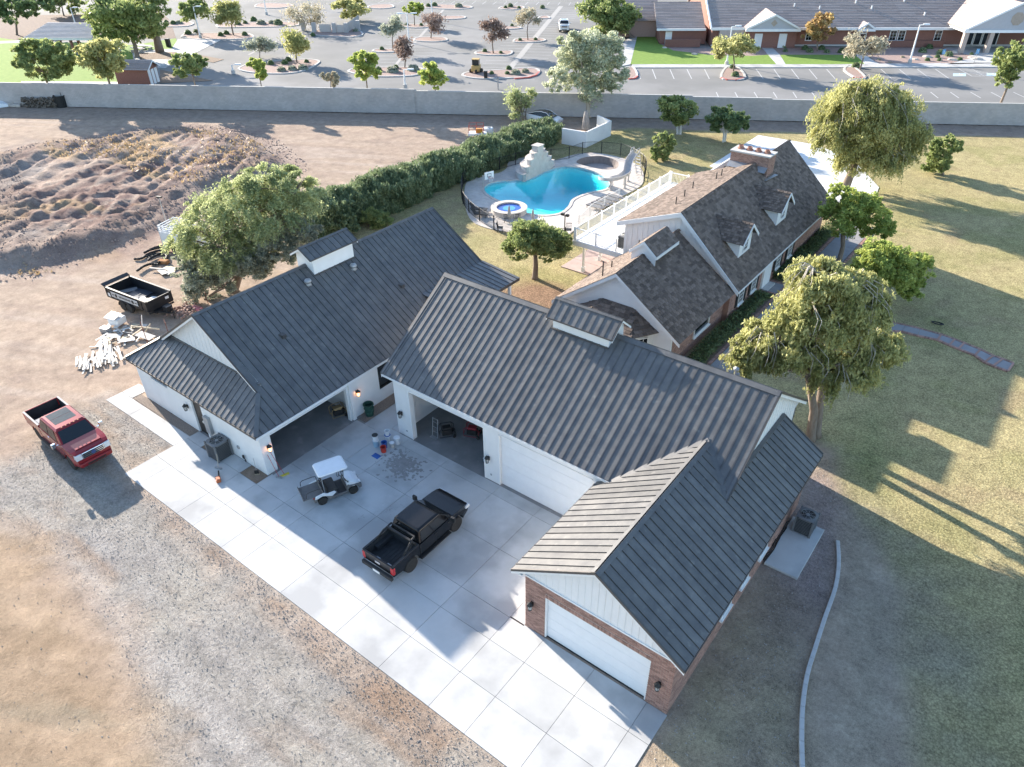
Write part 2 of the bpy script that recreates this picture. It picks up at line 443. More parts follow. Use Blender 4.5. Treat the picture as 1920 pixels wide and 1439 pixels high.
def make_ground():
    st = .36
    xs = np.arange(-150, 34, st); ys = np.arange(-12, 124, st)
    X, Y = np.meshgrid(xs, ys)
    # the nearer half of the lot gets its wear from noise; heights come from the mounds
    wob = (fbm(X*.35, Y*.35, 3)-.5)*3.2+(fbm(X*1.6, Y*1.6, 9)-.5)*1.6
    def mask(poly, soft=.8, w=1.0):
        return np.clip((sdf(poly, X, Y)+wob*w)/soft*.5+.5, 0, 1)
    n1 = fbm(X*.12, Y*.12, 21); n2 = fbm(X*.6, Y*.6, 22); n3 = fbm(X*2.2, Y*2.2, 23, 3); n4 = fbm(X*.28, Y*.28, 24)
    tan = np.stack([.405-.05*n1+.06*(n3-.5), .312-.04*n1+.055*(n3-.5), .238-.03*n1+.045*(n3-.5)], -1)
    C = tan.copy()
    def lay(m, rgb):
        nonlocal C
        rgb = np.asarray(rgb) if np.asarray(rgb).ndim > 1 else np.ones(X.shape+(3,))*np.array(rgb)
        C = C*(1-m[..., None])+rgb*m[..., None]
    # faint tyre streaks in the dirt
    ang = R_(28); u = X*math.cos(ang)+Y*math.sin(ang); v = -X*math.sin(ang)+Y*math.cos(ang)
    lay(np.clip((fbm(u*.06, v*1.1, 31)-.52)*5, 0, 1)*.45, [.27,.205,.165])
    lay(np.clip((fbm(u*.05+9, v*.8, 33)-.55)*6, 0, 1)*.5, [.41,.335,.28])
    lay(np.clip((n2-.58)*6, 0, 1)*.5, [.25,.19,.155])
    mo = mask(z_mound, 3.0, 1.4)
    am = R_(120); um = X*math.cos(am)+Y*math.sin(am); vm_ = -X*math.sin(am)+Y*math.cos(am)
    st1 = fbm(um*.09+n4*.8, vm_*.75, 71, 5); st2 = fbm(um*.16, vm_*1.5, 78, 4)
    mcol = np.stack([.36+.10*(n2-.5), .275+.09*(n2-.5), .225+.08*(n2-.5)], -1)
    lay(mo*.95, mcol)
    lay(mo*np.clip((st1-.46)*8, 0, 1)*.85, [.215,.145,.122])
    lay(mo*np.clip((fbm(X*.13, Y*.13, 79)-.44)*9, 0, 1)*np.clip((st2-.33)*5, 0, 1)*.85, [.19,.125,.11])
    lay(mo*np.clip((st2-.58)*9, 0, 1)*.6, [.40,.33,.27])
    lay(mo*np.clip((fbm(X*.11+5, Y*.11, 46)-.6)*10, 0, 1)*.5, [.24,.24,.235])
    lay(mo*np.clip((fbm(X*.14, Y*.28+3, 43)-.6)*9, 0, 1)*.75, [.38,.265,.15])
    lay(mask(z_mound, 1.5)*np.exp(-((sdf(z_mound, X, Y)-3.2)/2.2)**2)*.6, [.215,.165,.14])
    wd = (X-WALL_A.x)*WN.x+(Y-WALL_A.y)*WN.y     # <0 on our side
    lay(np.clip((wd+6.5)/3, 0, 1)*.8, np.stack([.30+.06*(n3-.5), .235+.05*(n3-.5), .19+.04*(n3-.5)], -1))
    gr = mask(z_gravel, 1.2, .9)
    gcol = np.stack([.325+.07*(n2-.5)+.05*(n4-.5), .302+.06*(n2-.5)+.04*(n4-.5), .272+.05*(n2-.5)], -1)
    lay(gr, gcol)
    ang2 = R_(1); u2 = X*math.cos(ang2)+Y*math.sin(ang2); v2 = -X*math.sin(ang2)+Y*math.cos(ang2)
    lay(gr*np.clip((fbm(u2*.05, v2*1.3, 51)-.47)*6, 0, 1)*.55, [.38,.355,.33])
    lay(gr*np.clip((fbm(u2*.07, v2*1.9, 52)-.55)*7, 0, 1)*.5, [.225,.21,.195])
    lay(gr*np.clip((fbm(u2*.9, v2*1.1, 54)-.6)*7, 0, 1)*.4, [.23,.215,.205])
    lay(gr*np.clip((fbm(u2*.2, v2*1.1+7, 53)-.6)*8, 0, 1)*.55, [.31,.22,.155])
    lay(mask(z_slabside, .8, .5)*np.clip((n2-.42)*5, 0, 1)*.75, [.26,.175,.12])
    ora = mask(z_orange, 1.2, 1.0)
    lay(ora, np.stack([.345+.13*(n2-.5), .255+.10*(n2-.5), .175+.08*(n2-.5)], -1))
    lay(ora*np.clip((fbm(u*.25, v*1.5, 57)-.52)*7, 0, 1)*.55, [.27,.195,.13])
    lay(ora*np.clip((fbm(u*.1+3, v*.7, 58)-.6)*8, 0, 1)*.5, [.26,.235,.175])
    la = mask(z_lawn, .5, .35)
    lcol = np.stack([.43+.10*(n4-.5)+.06*(n3-.5),   .365+.07*(n4-.5)+.06*(n3-.5), .19+.04*(n4-.5)+.03*(n3-.5)], -1)
    lay(la, lcol)
    lay(la*np.clip((.46-fbm(X*.3+2, Y*.3, 61))*7, 0, 1)*.6, [.32,.30,.13])
    lay(la*np.clip((fbm(X*.5+8, Y*.5, 63)-.62)*8, 0, 1)*.5, [.37,.28,.17])
    lay(la*mask(z_green1, 2)*.7*np.clip(n2*1.6, 0, 1), [.31,.29,.16])
    lay(la*mask(z_green2, 1.5)*.5, [.22,.26,.11])
    de = mask(z_dead, 2.2, 1.2)
    lay(de*.9, np.stack([.35+.16*(n2-.5), .30+.15*(n2-.5), .23+.12*(n2-.5)], -1))
    so = mask(z_soilC, .8, .5)
    lay(so, np.stack([.33+.34*(n4-.5)+.12*(n2-.5), .265+.28*(n4-.5)+.07*(n2-.5), .19+.12*(n4-.5)+.06*(n2-.5)], -1))
    ro = mask(z_rockC, .8, .5)
    lay(ro, [.33,.26,.235])
    lay(mask(z_soilT, 1.0, .7), [.33,.215,.14])
    # heights
    fur = fbm(um*.09+n4*.8, vm_*.75, 71, 5); rid = 1-np.abs(fur-.5)*4
    mi = np.clip(sdf(z_mound, X, Y)/5.5, 0, 1)
    edge = np.exp(-((sdf(z_mound, X, Y)-3.2)/1.8)**2)
    Z = mi*(.15+.6*fbm(X*.09, Y*.09, 73)+.30*np.clip(rid, 0, 1)+.55*(fbm(X*.8, Y*.8, 75)-.5)+.8*(fbm(X*1.5, Y*1.5, 76, 4)-.5)*np.clip((fbm(X*.13, Y*.13, 79)-.42)*6, 0, 1)+.5*(st1-.5))*1.15
    Z = Z+edge*(.1+1.25*np.clip(fbm(X*.1, Y*.1, 77)-.25, 0, 1)+.25*(n3-.5))*(sdf(z_mound, X, Y) > -1)
    Z = np.where(sdf(z_mound, X, Y) < -.5, 0, Z)
    Z = Z*np.clip((sdf(z_mound, X, Y)+.5)/2.5, 0, 1)
    Z = Z+.05*(n2-.5)*(1-np.maximum(la, so))*(X < -44)+(.07*(fbm(u*.2, v*1.6, 57)-.5)*ora)+.05*(fbm(u2*.06, v2*1.3, 51)-.5)*gr
    Z = Z+.03*(n3-.5)*np.clip(gr+la*.4+(X < -44)*.6, 0, 1)-.03
    Z = np.where((X > -44) & (X < -3) & (Y > 9) & (Y < 48), np.minimum(Z, -.012), Z)
    grain = np.clip(.38+.5*gr+.45*so+.45*mo+.5*la+.4*de, 0, 1)
    lawnw = la*(1-de*.4)*(1-so)
    keep = (wd < .1)
    # hole under the pools
    hole = (sdf(POOL, X, Y) > -.9) | (sdf(DRYPOOL, X, Y) > -.5)
    ny, nx = X.shape
    idx = np.arange(nx*ny).reshape(ny, nx)
    ok = keep & ~hole
    q = ok[:-1, :-1] & ok[1:, :-1] & ok[:-1, 1:] & ok[1:, 1:]
    # drop what the camera could never see from anywhere near (far left behind)
    F = np.stack([idx[:-1, :-1], idx[:-1, 1:], idx[1:, 1:], idx[1:, :-1]], -1)[q]
    used = np.zeros(nx*ny, bool); used[F.ravel()] = True
    remap = np.cumsum(used)-1
    V = np.stack([X.ravel(), Y.ravel(), Z.ravel()], -1)[used]
    F = remap[F]
    me = bpy.data.meshes.new('ground')
    me.vertices.add(len(V)); me.vertices.foreach_set('co', V.astype(np.float32).ravel())
    me.loops.add(len(F)*4); me.loops.foreach_set('vertex_index', F.astype(np.int32).ravel())
    me.polygons.add(len(F)); me.polygons.foreach_set('loop_start', np.arange(0, len(F)*4, 4, dtype=np.int32))
    me.update(calc_edges=True)
    at = me.attributes.new('col', 'FLOAT_COLOR', 'POINT')
    rgba = np.concatenate([np.clip(C, .01, .9), np.ones(C.shape[:2]+(1,))], -1).reshape(-1, 4)[used]
    at.data.foreach_set('color', rgba.astype(np.float32).ravel())
    for nm, arr in (('grain', grain), ('lawn', lawnw)):
        a2 = me.attributes.new(nm, 'FLOAT', 'POINT'); a2.data.foreach_set('value', arr.ravel()[used].astype(np.float32))
    me.polygons.foreach_set('use_smooth', [True]*len(F))
    m = bpy.data.materials.new('ground_cover'); m.use_nodes = True
    nt = m.node_tree; N = nt.nodes; L = nt.links; b = N['Principled BSDF']; b.inputs['Roughness'].default_value = 1; b.inputs['Specular IOR Level'].default_value = .1
    ac = N.new('ShaderNodeAttribute'); ac.attribute_name = 'col'
    ag = N.new('ShaderNodeAttribute'); ag.attribute_name = 'grain'
    al = N.new('ShaderNodeAttribute'); al.attribute_name = 'lawn'
    geo = N.new('ShaderNodeNewGeometry')
    def noise(scale, detail=4):
        z = N.new('ShaderNodeTexNoise'); z.inputs['Scale'].default_value = scale; z.inputs['Detail'].default_value = detail; z.inputs['Roughness'].default_value = .7
        L.new(geo.outputs['Position'], z.inputs['Vector']); return z
    def rng_(o, a, b_, lo, hi):
        r = N.new('ShaderNodeMapRange'); r.inputs['From Min'].default_value = a; r.inputs['From Max'].default_value = b_
        r.inputs['To Min'].default_value = lo; r.inputs['To Max'].default_value = hi; L.new(o, r.inputs['Value']); return r.outputs[0]
    fine = noise(6.5, 8); mid = noise(1.1, 6); tiny = noise(26, 4)
    f1 = rng_(fine.outputs['Fac'], .3, .7, -.34, .34)
    f2 = rng_(mid.outputs['Fac'], .3, .7, -.22, .22)
    f3 = rng_(tiny.outputs['Fac'], .3, .7, -.34, .34)
    def mth(op, a, b_):
        q_ = N.new('ShaderNodeMath'); q_.operation = op
        for i, o in enumerate((a, b_)):
            if isinstance(o, (int, float)): q_.inputs[i].default_value = o
            else: L.new(o, q_.inputs[i])
        return q_.outputs[0]
    s = mth('ADD', mth('MULTIPLY', mth('ADD', f1, f3), ag.outputs['Fac']), f2)
    s = mth('ADD', s, 1.0)
    vm = N.new('ShaderNodeVectorMath'); vm.operation = 'SCALE'; L.new(ac.outputs['Color'], vm.inputs[0]); L.new(s, vm.inputs['Scale'])
    # grass: small tufts, paler at their centres and darker towards the edges
    tuft = N.new('ShaderNodeTexVoronoi'); tuft.inputs['Scale'].default_value = 10.0; L.new(geo.outputs['Position'], tuft.inputs['Vector'])
    tr = rng_(tuft.outputs['Distance'], .1, .7, 1.25, .72)
    vm2 = N.new('ShaderNodeVectorMath'); vm2.operation = 'SCALE'; L.new(vm.outputs[0], vm2.inputs[0])
    tm = N.new('ShaderNodeMix'); tm.inputs['A'].default_value = 1.0; L.new(al.outputs['Fac'], tm.inputs['Factor']); L.new(tr, tm.inputs['B'])
    L.new(tm.outputs['Result'], vm2.inputs['Scale'])
    L.new(vm2.outputs[0], b.inputs['Base Color'])
    h = mth('ADD', mth('MULTIPLY', fine.outputs['Fac'], 1.0), mth('MULTIPLY', tiny.outputs['Fac'], .5))
    bp = N.new('ShaderNodeBump'); bp.inputs['Distance'].default_value = .12; L.new(h, bp.inputs['Height']); L.new(rng_(ag.outputs['Fac'], 0, 1, .25, .85), bp.inputs['Strength'])
    L.new(bp.outputs[0], b.inputs['Normal'])
    me.materials.append(m)
    o = bpy.data.objects.new('ground', me); COL.objects.link(o); o['kind'] = 'structure'
    return o
make_ground()

# a coarser sheet to the horizon
def base_sheet():
    hx = [(-2500,-2500),(2500,-2500),(2500,2500),(-2500,2500)]
    md = M('desert_dirt', (.34,.26,.20), (.42,.33,.26), rough=1, scale=.02, world_co=True)
    sheet('terrain', [hx], -3.0, md)
    # skirt of dirt right under and round the lot
    w0 = wall_pt(-400)+WN*.2; w1 = wall_pt(500)+WN*.2
    inner = [(-149.6,-11.6),(33.6,-11.6),(33.6,123.5),(-149.6,123.5)]
base_sheet()
def box2(a, b, c, d): return [a, b, c, d]
# neighbouring dirt beyond the modelled lot, butted against its edges
wl = wall_pt(-300); wr = wall_pt(330)
sheet('dirt_lot', [[(-149.8,-400),(-149.8,28.3),(-400,-121.0),(-400,-400)]], -.05, M('side_dirt', (.36,.27,.21), (.43,.33,.26), rough=1, scale=.4, bump=.4, bscale=4, world_co=True))
sheet('field', [[(33.5,-400),(300,-400),(300,270),(33.5,138)], [(-149.8,-400),(33.5,-400),(33.5,-11.8),(-149.8,-11.8)]], -.05, M('side_lawn', (.25,.24,.12), (.32,.29,.15), rough=1, scale=.6, bump=.5, bscale=6, world_co=True))

# ------------------------------------------------------------------ beyond the block wall
far = []
t0 = wall_pt(-330)+WN*.1; t1 = wall_pt(420)+WN*.1
asphalt = [(t0.x,t0.y),(t1.x,t1.y),(t1.x-330*0.52,t1.y+330),(t0.x-170,t0.y+330)]
sheet('parking_lot', [asphalt], -.02, m_asphalt)
def ring_kerb(mb, ring, w=.18, h=.14, z=0.0, closed=True):
    n = len(ring)
    for i in range(n if closed else n-1):
        a = Vector((*ring[i], z)); b = Vector((*ring[(i+1) % n], z))
        if (b-a).length < .02: continue
        d = (b-a).normalized(); s = Vector((-d.y, d.x, 0))
        mb.obox(a-s*w/2-d*.02, b-a+d*.04, s*w, (0,0,h))
# park lawn and walks, left
park = GP([(-60,62),(45,78),(45,80),(160,80),(250,85),(330,72),(334,85),(318,100),(300,112),(300,118),(250,122),(222,128),(222,152),(225,159),(-60,154)])
sheet('park_lawn', [park], .0, m_green)
sheet('planting_bed', [GP([(-80,30),(120,28),(300,20),(320,40),(330,72),(45,78),(-80,76)])], -.004, M('bark_bed', (.13,.09,.075), (.2,.15,.12), rough=1, scale=2, bump=.4, bscale=8, world_co=True))
sheet('park_path', [GP([(0,78),(48,76),(48,80),(0,82)]), GP([(248,96),(322,92),(334,74),(414,70),(420,73),(310,128),(296,128),(296,122),(250,112)]), GP([(40,158.5),(40,153),(222,154),(222,159)])], .02, m_concrete)
sheet('planting_strip', [GP([(262,100),(330,98),(338,104),(318,112),(262,112)]), GP([(370,103),(420,112),(400,118),(352,108)]), GP([(300,131),(372,146),(400,152),(300,157)])], .03, m_soil)
# islands
ISL = [
 [(448,131),(458,124),(480,119),(560,113),(588,113),(598,118),(570,133),(530,139),(475,137)],
 [(655,136),(672,129),(760,127),(790,129),(790,137),(770,143),(700,144)],
 [(868,143),(880,136),(940,132),(975,129),(1005,130),(1010,138),(990,145),(930,148),(895,148)],
 [(778,77),(786,71),(828,71),(838,76),(815,79)],
 [(892,101),(900,97),(952,96),(960,99),(950,104),(910,104)],
 [(963,78),(972,73),(1012,73),(1022,77),(1000,80),(970,80)],
 [(930,53),(936,50),(970,51),(975,54),(940,56)],
 [(750,50),(758,46),(806,48),(808,51),(780,53)],
 [(700,97),(707,93),(738,93),(744,97),(720,99)],
 [(815,34),(822,31),(866,31),(870,35),(840,37)],
 [(937,17),(944,13),(975,12),(982,16),(960,19)],
 [(1010,35),(1016,31),(1026,31),(1030,35)],
 [(1085,18),(1092,14),(1110,14),(1116,20),(1095,23)],
 [(795,14),(805,9),(870,11),(885,15),(860,18),(820,17)],
 [(345,72),(356,64),(452,63),(474,68),(466,73),(400,75)],
 [(410,52),(420,45),(515,42),(560,44),(545,50),(460,52)],
 [(300,50),(306,42),(340,40),(362,44),(350,50)],
 [(480,14),(490,7),(536,8),(550,12),(520,16)],
 [(585,66),(600,56),(660,55),(680,64),(660,70)],
 [(690,15),(700,10),(730,9),(738,14),(715,17)],
 [(1352,146),(1362,127),(1383,127),(1397,146),(1375,151)],
 [(1583,133),(1590,124),(1602,127),(1622,146),(1605,147)],
 [(1168,140),(1172,128),(1188,128),(1194,144),(1178,148)],
]
km = MB(); rk = MB(); gm = []
for i, p in enumerate(ISL):
    r_ = smooth_ring(GP(p), 3)
    gm.append(inset(r_, .12))
    ring_kerb(rk if i in () else km, r_, .35, .15, -.02)
sheet('planting_island', gm, .09, m_pinkgravel)
o = km.build('kerb', m_kerb); o['kind'] = 'structure'
rkk = MB()
for p in ([(1352,147),(1363,150.5),(1380,151),(1396,147)], [(1600,146),(1612,148),(1622,146)], [(1178,149),(1190,148),(1195,144)], [(965,148.5),(990,146.5),(1005,142),(1011,136)]):
    ring_kerb(rkk, GP(p), .3, .17, -.02, closed=False)
rkk.build('red_kerb', m_redkerb)['kind'] = 'structure'
# concrete gutters and stall lines
gut = MB(); lin = MB()
def stripe(mb, a, b, w, z):
    a = Vector((*a[:2], z)); b = Vector((*b[:2], z)); d = (b-a)
    if d.length < .01: return
    d.normalize(); s = Vector((-d.y, d.x, 0))*w/2
    mb.add([a-s, b-s, b+s, a+s], [(0,1,2,3)])
for a, b, w in (((735,130),(832,18),.6), ((940,148),(1052,12),1.1), ((466,103),(600,38),.5)):
    stripe(gut, G(*a), G(*b), w, -.006)
gut.build('gutter', M('gutter_concrete', (.31,.30,.285), (.37,.36,.345), rough=.95, scale=2))['kind'] = 'structure'
for a, b, n0, n1 in (((735,130),(832,18),-1,19), ((940,148),(1052,12),-1,24)):
    A = G(*a); B = G(*b); d = (B-A).normalized(); s = Vector((d.y, -d.x, 0))
    k = 0
    while k*2.75 < (B-A).length:
        p = A+d*k*2.75
        stripe(lin, p-s*5.4, p+s*5.4, .11, -.012)
        k += 1
for k in range(40):                      # far rows along the top of the lot
    p = G(700+0*k, 10); d = (G(1160,14)-G(700,8)).normalized(); q = p+d*k*2.75; s = Vector((-d.y, d.x, 0))
    stripe(lin, q+s*4, q+s*9, .12, -.012)
for tx, dx in ((1195,6),(1223,7),(1256,8),(1288,9),(1321,9),(1418,13),(1451,13),(1484,14),(1517,15),(1550,16),(1652,20),(1686,22),(1720,24),(1754,26)):
    stripe(lin, G(tx,130), G(tx+dx,148), .13, -.012)
for x0, x1 in ((1343,1348),(1378,1384),(1414,1421),(1450,1457),(1487,1494),(1522,1530),(1745,1759),(1782,1798),(1820,1839),(1858,1879),(1900,1924)):
    stripe(lin, G(x0,173), G(x1,184), .13, -.012)
for k in range(8):                       # hatched bay
    a = G(1800+k*6.0,130+k*1.9); b = G(1822+k*6.0,130.5+k*1.2)
    stripe(lin, a, b, .14, -.012)
stripe(lin, G(1797,129), G(1822,143), .13, -.012); stripe(lin, G(1822,129), G(1846,143), .13, -.012)
stripe(lin, G(1822,143), G(1846,143), .13, -.012)
tag(lin.build('stall_lines', m_line), kind='structure')
m_blue = M('accessible_bay_blue', (.38,.50,.56), (.45,.56,.60), rough=.8)
for cx_, cy_ in ((1799,140.5),(1862,140)):
    mb = MB(); c = G(cx_, cy_); X_ = (G(cx_+12, cy_)-c); Y_ = (G(cx_, cy_-2.6)-c)
    mb.add([c-X_-Y_+Vector((0,0,-.008)), c+X_-Y_+Vector((0,0,-.008)), c+X_+Y_+Vector((0,0,-.008)), c-X_+Y_+Vector((0,0,-.008))], [(0,1,2,3)])
    mb.build('painted_bay', m_blue)['kind'] = 'structure'
    mb = MB()                             # wheelchair mark in the middle of the bay
    zc = Vector((0,0,-.002)); x_ = X_.normalized(); y_ = Y_.normalized()
    pts = [c+x_*math.cos(a)*.38+y_*(math.sin(a)*.38-.15)+zc for a in np.linspace(-2.6, 1.2, 10)]
    for i in range(9): stripe(mb, pts[i], pts[i+1], .12, -.002)
    stripe(mb, c+y_*.1, c+y_*.75, .14, -.002); stripe(mb, c+y_*.15, c+y_*.15+x_*.4, .12, -.002); stripe(mb, c+x_*.4+y_*.15, c+x_*.55-y_*.4, .12, -.002)
    mb.add([c+y_*.8+x_*(.13*math.cos(a))+y_*(.13*math.sin(a))+zc for a in np.linspace(0, 5.5, 8)], [tuple(range(8))])
    mb.build('wheelchair_mark', m_white)['kind'] = 'structure'
# church side: pavement, lawn, beds
sheet('church_pavement', [GP([(1185,128),(1185,122),(1560,122),(1640,121),(1870,119),(1880,127)]), GP([(1428,90),(1447,90),(1462,104),(1473,122),(1456,122),(1440,104)]), GP([(1598,97),(1607,97),(1648,121),(1622,122)]), GP([(1775,122),(1870,120),(1940,110),(1990,80),(1830,84),(1770,92),(1830,108)]), GP([(1160,90),(1190,62),(1205,55),(1245,50),(1230,64),(1195,68),(1182,122),(1160,126)])], .10, m_concrete, thick=.14)
sheet('church_lawn', [GP([(1180,122),(1190,72),(1205,64),(1226,62),(1238,84),(1262,96),(1330,104),(1410,106),(1440,104),(1456,122)]), GP([(1450,104),(1600,104),(1622,118),(1622,122),(1473,122)]), GP([(1180,60),(1200,34),(1225,30),(1232,50),(1200,56)])], .085, m_green)
sheet('church_bed', [GP([(1230,62),(1240,60),(1300,92),(1430,92),(1442,104),(1410,106),(1330,104),(1262,96),(1238,84)]), GP([(1447,90),(1600,90),(1600,104),(1450,104)]), GP([(1607,90),(1770,88),(1830,108),(1775,122),(1648,121)])], .07, m_pinkgravel)
# ================================================================== buildings
def plane_frame(O, U, W):
    U = Vector(U).normalized(); W = Vector(W).normalized(); n = U.cross(W)
    if n.z < 0: n = -n
    return Vector(O), U, W, n.normalized()
def metal_roof(parent, O, U, W, poly, pitch=.43, name='roof_panel', seam_h=.04, mat=None, u0=0.0):
    """standing seam panels: one object each, a flat pan and the seam along its side"""
    O, U, W, n = plane_frame(O, U, W)
    us = [p[0] for p in poly]; a = min(us)+u0; end = max(us)
    mb = MB(); mb.slab([O+U*x+W*w-n*.034 for x, w in poly], n, .02); mb.build('seam_shade_underlay', m_black, parent)  # black sheet seen through the pan gaps, painting in the seams' shaded sides
    if u0 > 0: a -= pitch
    while a < end-.02:
        b = a+pitch
        q = clip_poly(clip_poly(poly, lambda p: p[0]-max(a, min(us))), lambda p: b-.022-p[0] if b < end else b-p[0])
        if len(q) >= 3:
            mb = MB(); rr = random.random()
            mb.slab([O+U*x+W*w for x, w in q], n, .03, rr)
            us_ = max(a, min(us))
            ws = [w for x, w in clip_poly(clip_poly(poly, lambda p: p[0]-us_-.002), lambda p: us_+.03-p[0])]
            if ws and max(ws)-min(ws) > .05 and us_ > min(us)+.02:
                w0, w1 = min(ws), max(ws)
                mb.obox(O+U*(us_+.0)+W*w0+n*.0005, U*.028, W*(w1-w0), n*seam_h, rr)
            mb.build(name, mat or m_roof, parent)
        a = b
def cap_bar(parent, a, b, w=.2, h=.05, lift=.03, name='ridge_cap', mat=None, up=(0,0,1)):
    mb = MB(); a = Vector(a); b = Vector(b)
    mb.bar(a+Vector((0,0,lift)), b+Vector((0,0,lift)), w, h, up)
    return mb.build(name, mat or m_roof, parent)
def ridge_cap(parent, a, b, side, pitch, w=.17, name='ridge_cap', mat=None):
    """two flanges folded over the ridge"""
    a = Vector(a); b = Vector(b); s = Vector(side).normalized(); mb = MB()
    for k in (-1, 1):
        d = (s*k - Vector((0,0,pitch))).normalized()
        n = Vector((s.x*k*pitch, s.y*k*pitch, 1)).normalized()
        mb.obox(a+n*.045, b-a, d*w, n*.012)
    return mb.build(name, mat or m_roof, parent)
def holes_rects(a0, a1, z0, z1, ops):
    """split the rectangle a0..a1 x z0..z1 round the openings (a,b,zb,zt)"""
    xs = sorted({a0, a1, *[min(max(o[0], a0), a1) for o in ops], *[min(max(o[1], a0), a1) for o in ops]})
    out = []
    for i in range(len(xs)-1):
        xa, xb = xs[i], xs[i+1]; m = (xa+xb)/2
        cut = sorted([(o[2], o[3]) for o in ops if o[0] <= m <= o[1]])
        z = z0
        for zb, zt in cut:
            if zb > z+.001: out.append((xa, xb, z, zb))
            z = max(z, zt)
        if z < z1-.001: out.append((xa, xb, z, z1))
    return out
def wall(parent, p0, p1, z0, z1, t, ops=(), name='wall', mat=None, inner=1):
    """upright wall from p0 to p1, thickness t to the left of its direction * inner; openings (a,b,zb,zt) along it"""
    p0 = Vector((*p0, 0)); p1 = Vector((*p1, 0)); d = p1-p0; Ln = d.length; d.normalize(); s = Vector((-d.y, d.x, 0))*inner
    mb = MB()
    for xa, xb, za, zb in holes_rects(0, Ln, z0, z1, ops):
        mb.obox(p0+d*xa+Vector((0,0,za)), d*(xb-xa), s*t, (0,0,zb-za))
    return mb.build(name, mat or m_stucco, parent)
def gable(parent, p0, p1, zb, apex_t, zt, t=.15, inner=1, name='gable_wall', mat=None, battens=.4, zend=None, proud=.02):
    """triangular wall; apex at fraction apex_t; upright battens on its outer face"""
    p0 = Vector((*p0, 0)); p1 = Vector((*p1, 0)); d = p1-p0; Ln = d.length; d.normalize(); s = Vector((-d.y, d.x, 0))*inner
    za, ze = zend or (zb, zb)
    tri = [(0, zb-.001), (Ln, zb-.001), (Ln, ze), (Ln*apex_t, zt), (0, za)]
    tri2 = [tri[i] for i in range(5) if not ((i == 2 and ze <= zb) or (i == 4 and za <= zb))]
    P = [p0+d*x+Vector((0,0,z)) for x, z in tri2]
    mb = MB(); mb.slab(P, -s, t)
    k = battens/2
    def top(x):
        return za+(zt-za)*x/(Ln*apex_t) if x < Ln*apex_t else zt-(zt-ze)*(x-Ln*apex_t)/(Ln*(1-apex_t))
    if battens:
        while k < Ln:
            h = top(k)-.05
            if h > zb+.1: mb.obox(p0+d*(k-.02)+Vector((0,0,zb+.01))-s*proud, d*.04, s*(proud+.002), (0,0,h-zb-.02))
            k += battens
    return mb.build(name, mat or m_white, parent)
def rake_trim(parent, a, b, out, h=.22, t=.04, name='rake_trim', mat=None, drop=.0):
    """board hanging below the rake from a to b on the outer side"""
    a = Vector(a); b = Vector(b); out = Vector(out).normalized(); mb = MB()
    mb.obox(a+Vector((0,0,-h-drop)), b-a, out*t, (0,0,h))
    return mb.build(name, mat or m_fascia, parent)
def window(parent, c, d, w, h, depth=.06, grid=(0,0), out=(0,-1,0), frame=m_white, glass=m_glass, fw=.06, name='window', sill=False):
    """frame with pane and bars; c = bottom centre on the wall's face, d = direction along the wall"""
    c = Vector(c); d = Vector(d).normalized(); o = Vector(out).normalized(); mb = MB(); z = Vector((0,0,1))
    a = c-d*w/2
    mb.obox(a, d*fw, z*h, o*depth); mb.obox(a+d*(w-fw), d*fw, z*h, o*depth)
    mb.obox(a+d*fw, d*(w-2*fw), z*fw, o*depth); mb.obox(a+d*fw+z*(h-fw), d*(w-2*fw), z*fw, o*depth)
    f = mb.build(name, frame, parent)
    g = MB(); g.obox(a+d*fw*.9+z*fw*.9+o*.004, d*(w-1.8*fw), z*(h-1.8*fw), o*.018); g.build('pane', glass, f)
    if grid[0] or grid[1]:
        q = MB()
        for i in range(1, grid[0]+1): q.obox(a+d*(fw+(w-2*fw)*i/(grid[0]+1)-.015)+z*fw+o*.023, d*.03, z*(h-2*fw), o*.02)
        for j in range(1, grid[1]+1): q.obox(a+d*fw+z*(fw+(h-2*fw)*j/(grid[1]+1)-.015)+o*.024, d*(w-2*fw), z*.03, o*.02)
        q.build('glazing_bars', frame, f)
    if sill:
        q = MB(); q.obox(a-d*.08-z*.08, d*(w+.16), z*.078, o*(depth+.08)); q.build('sill', frame, f)
    return f
BRICK_LEFT = [300]
BRICK_MESH = {}
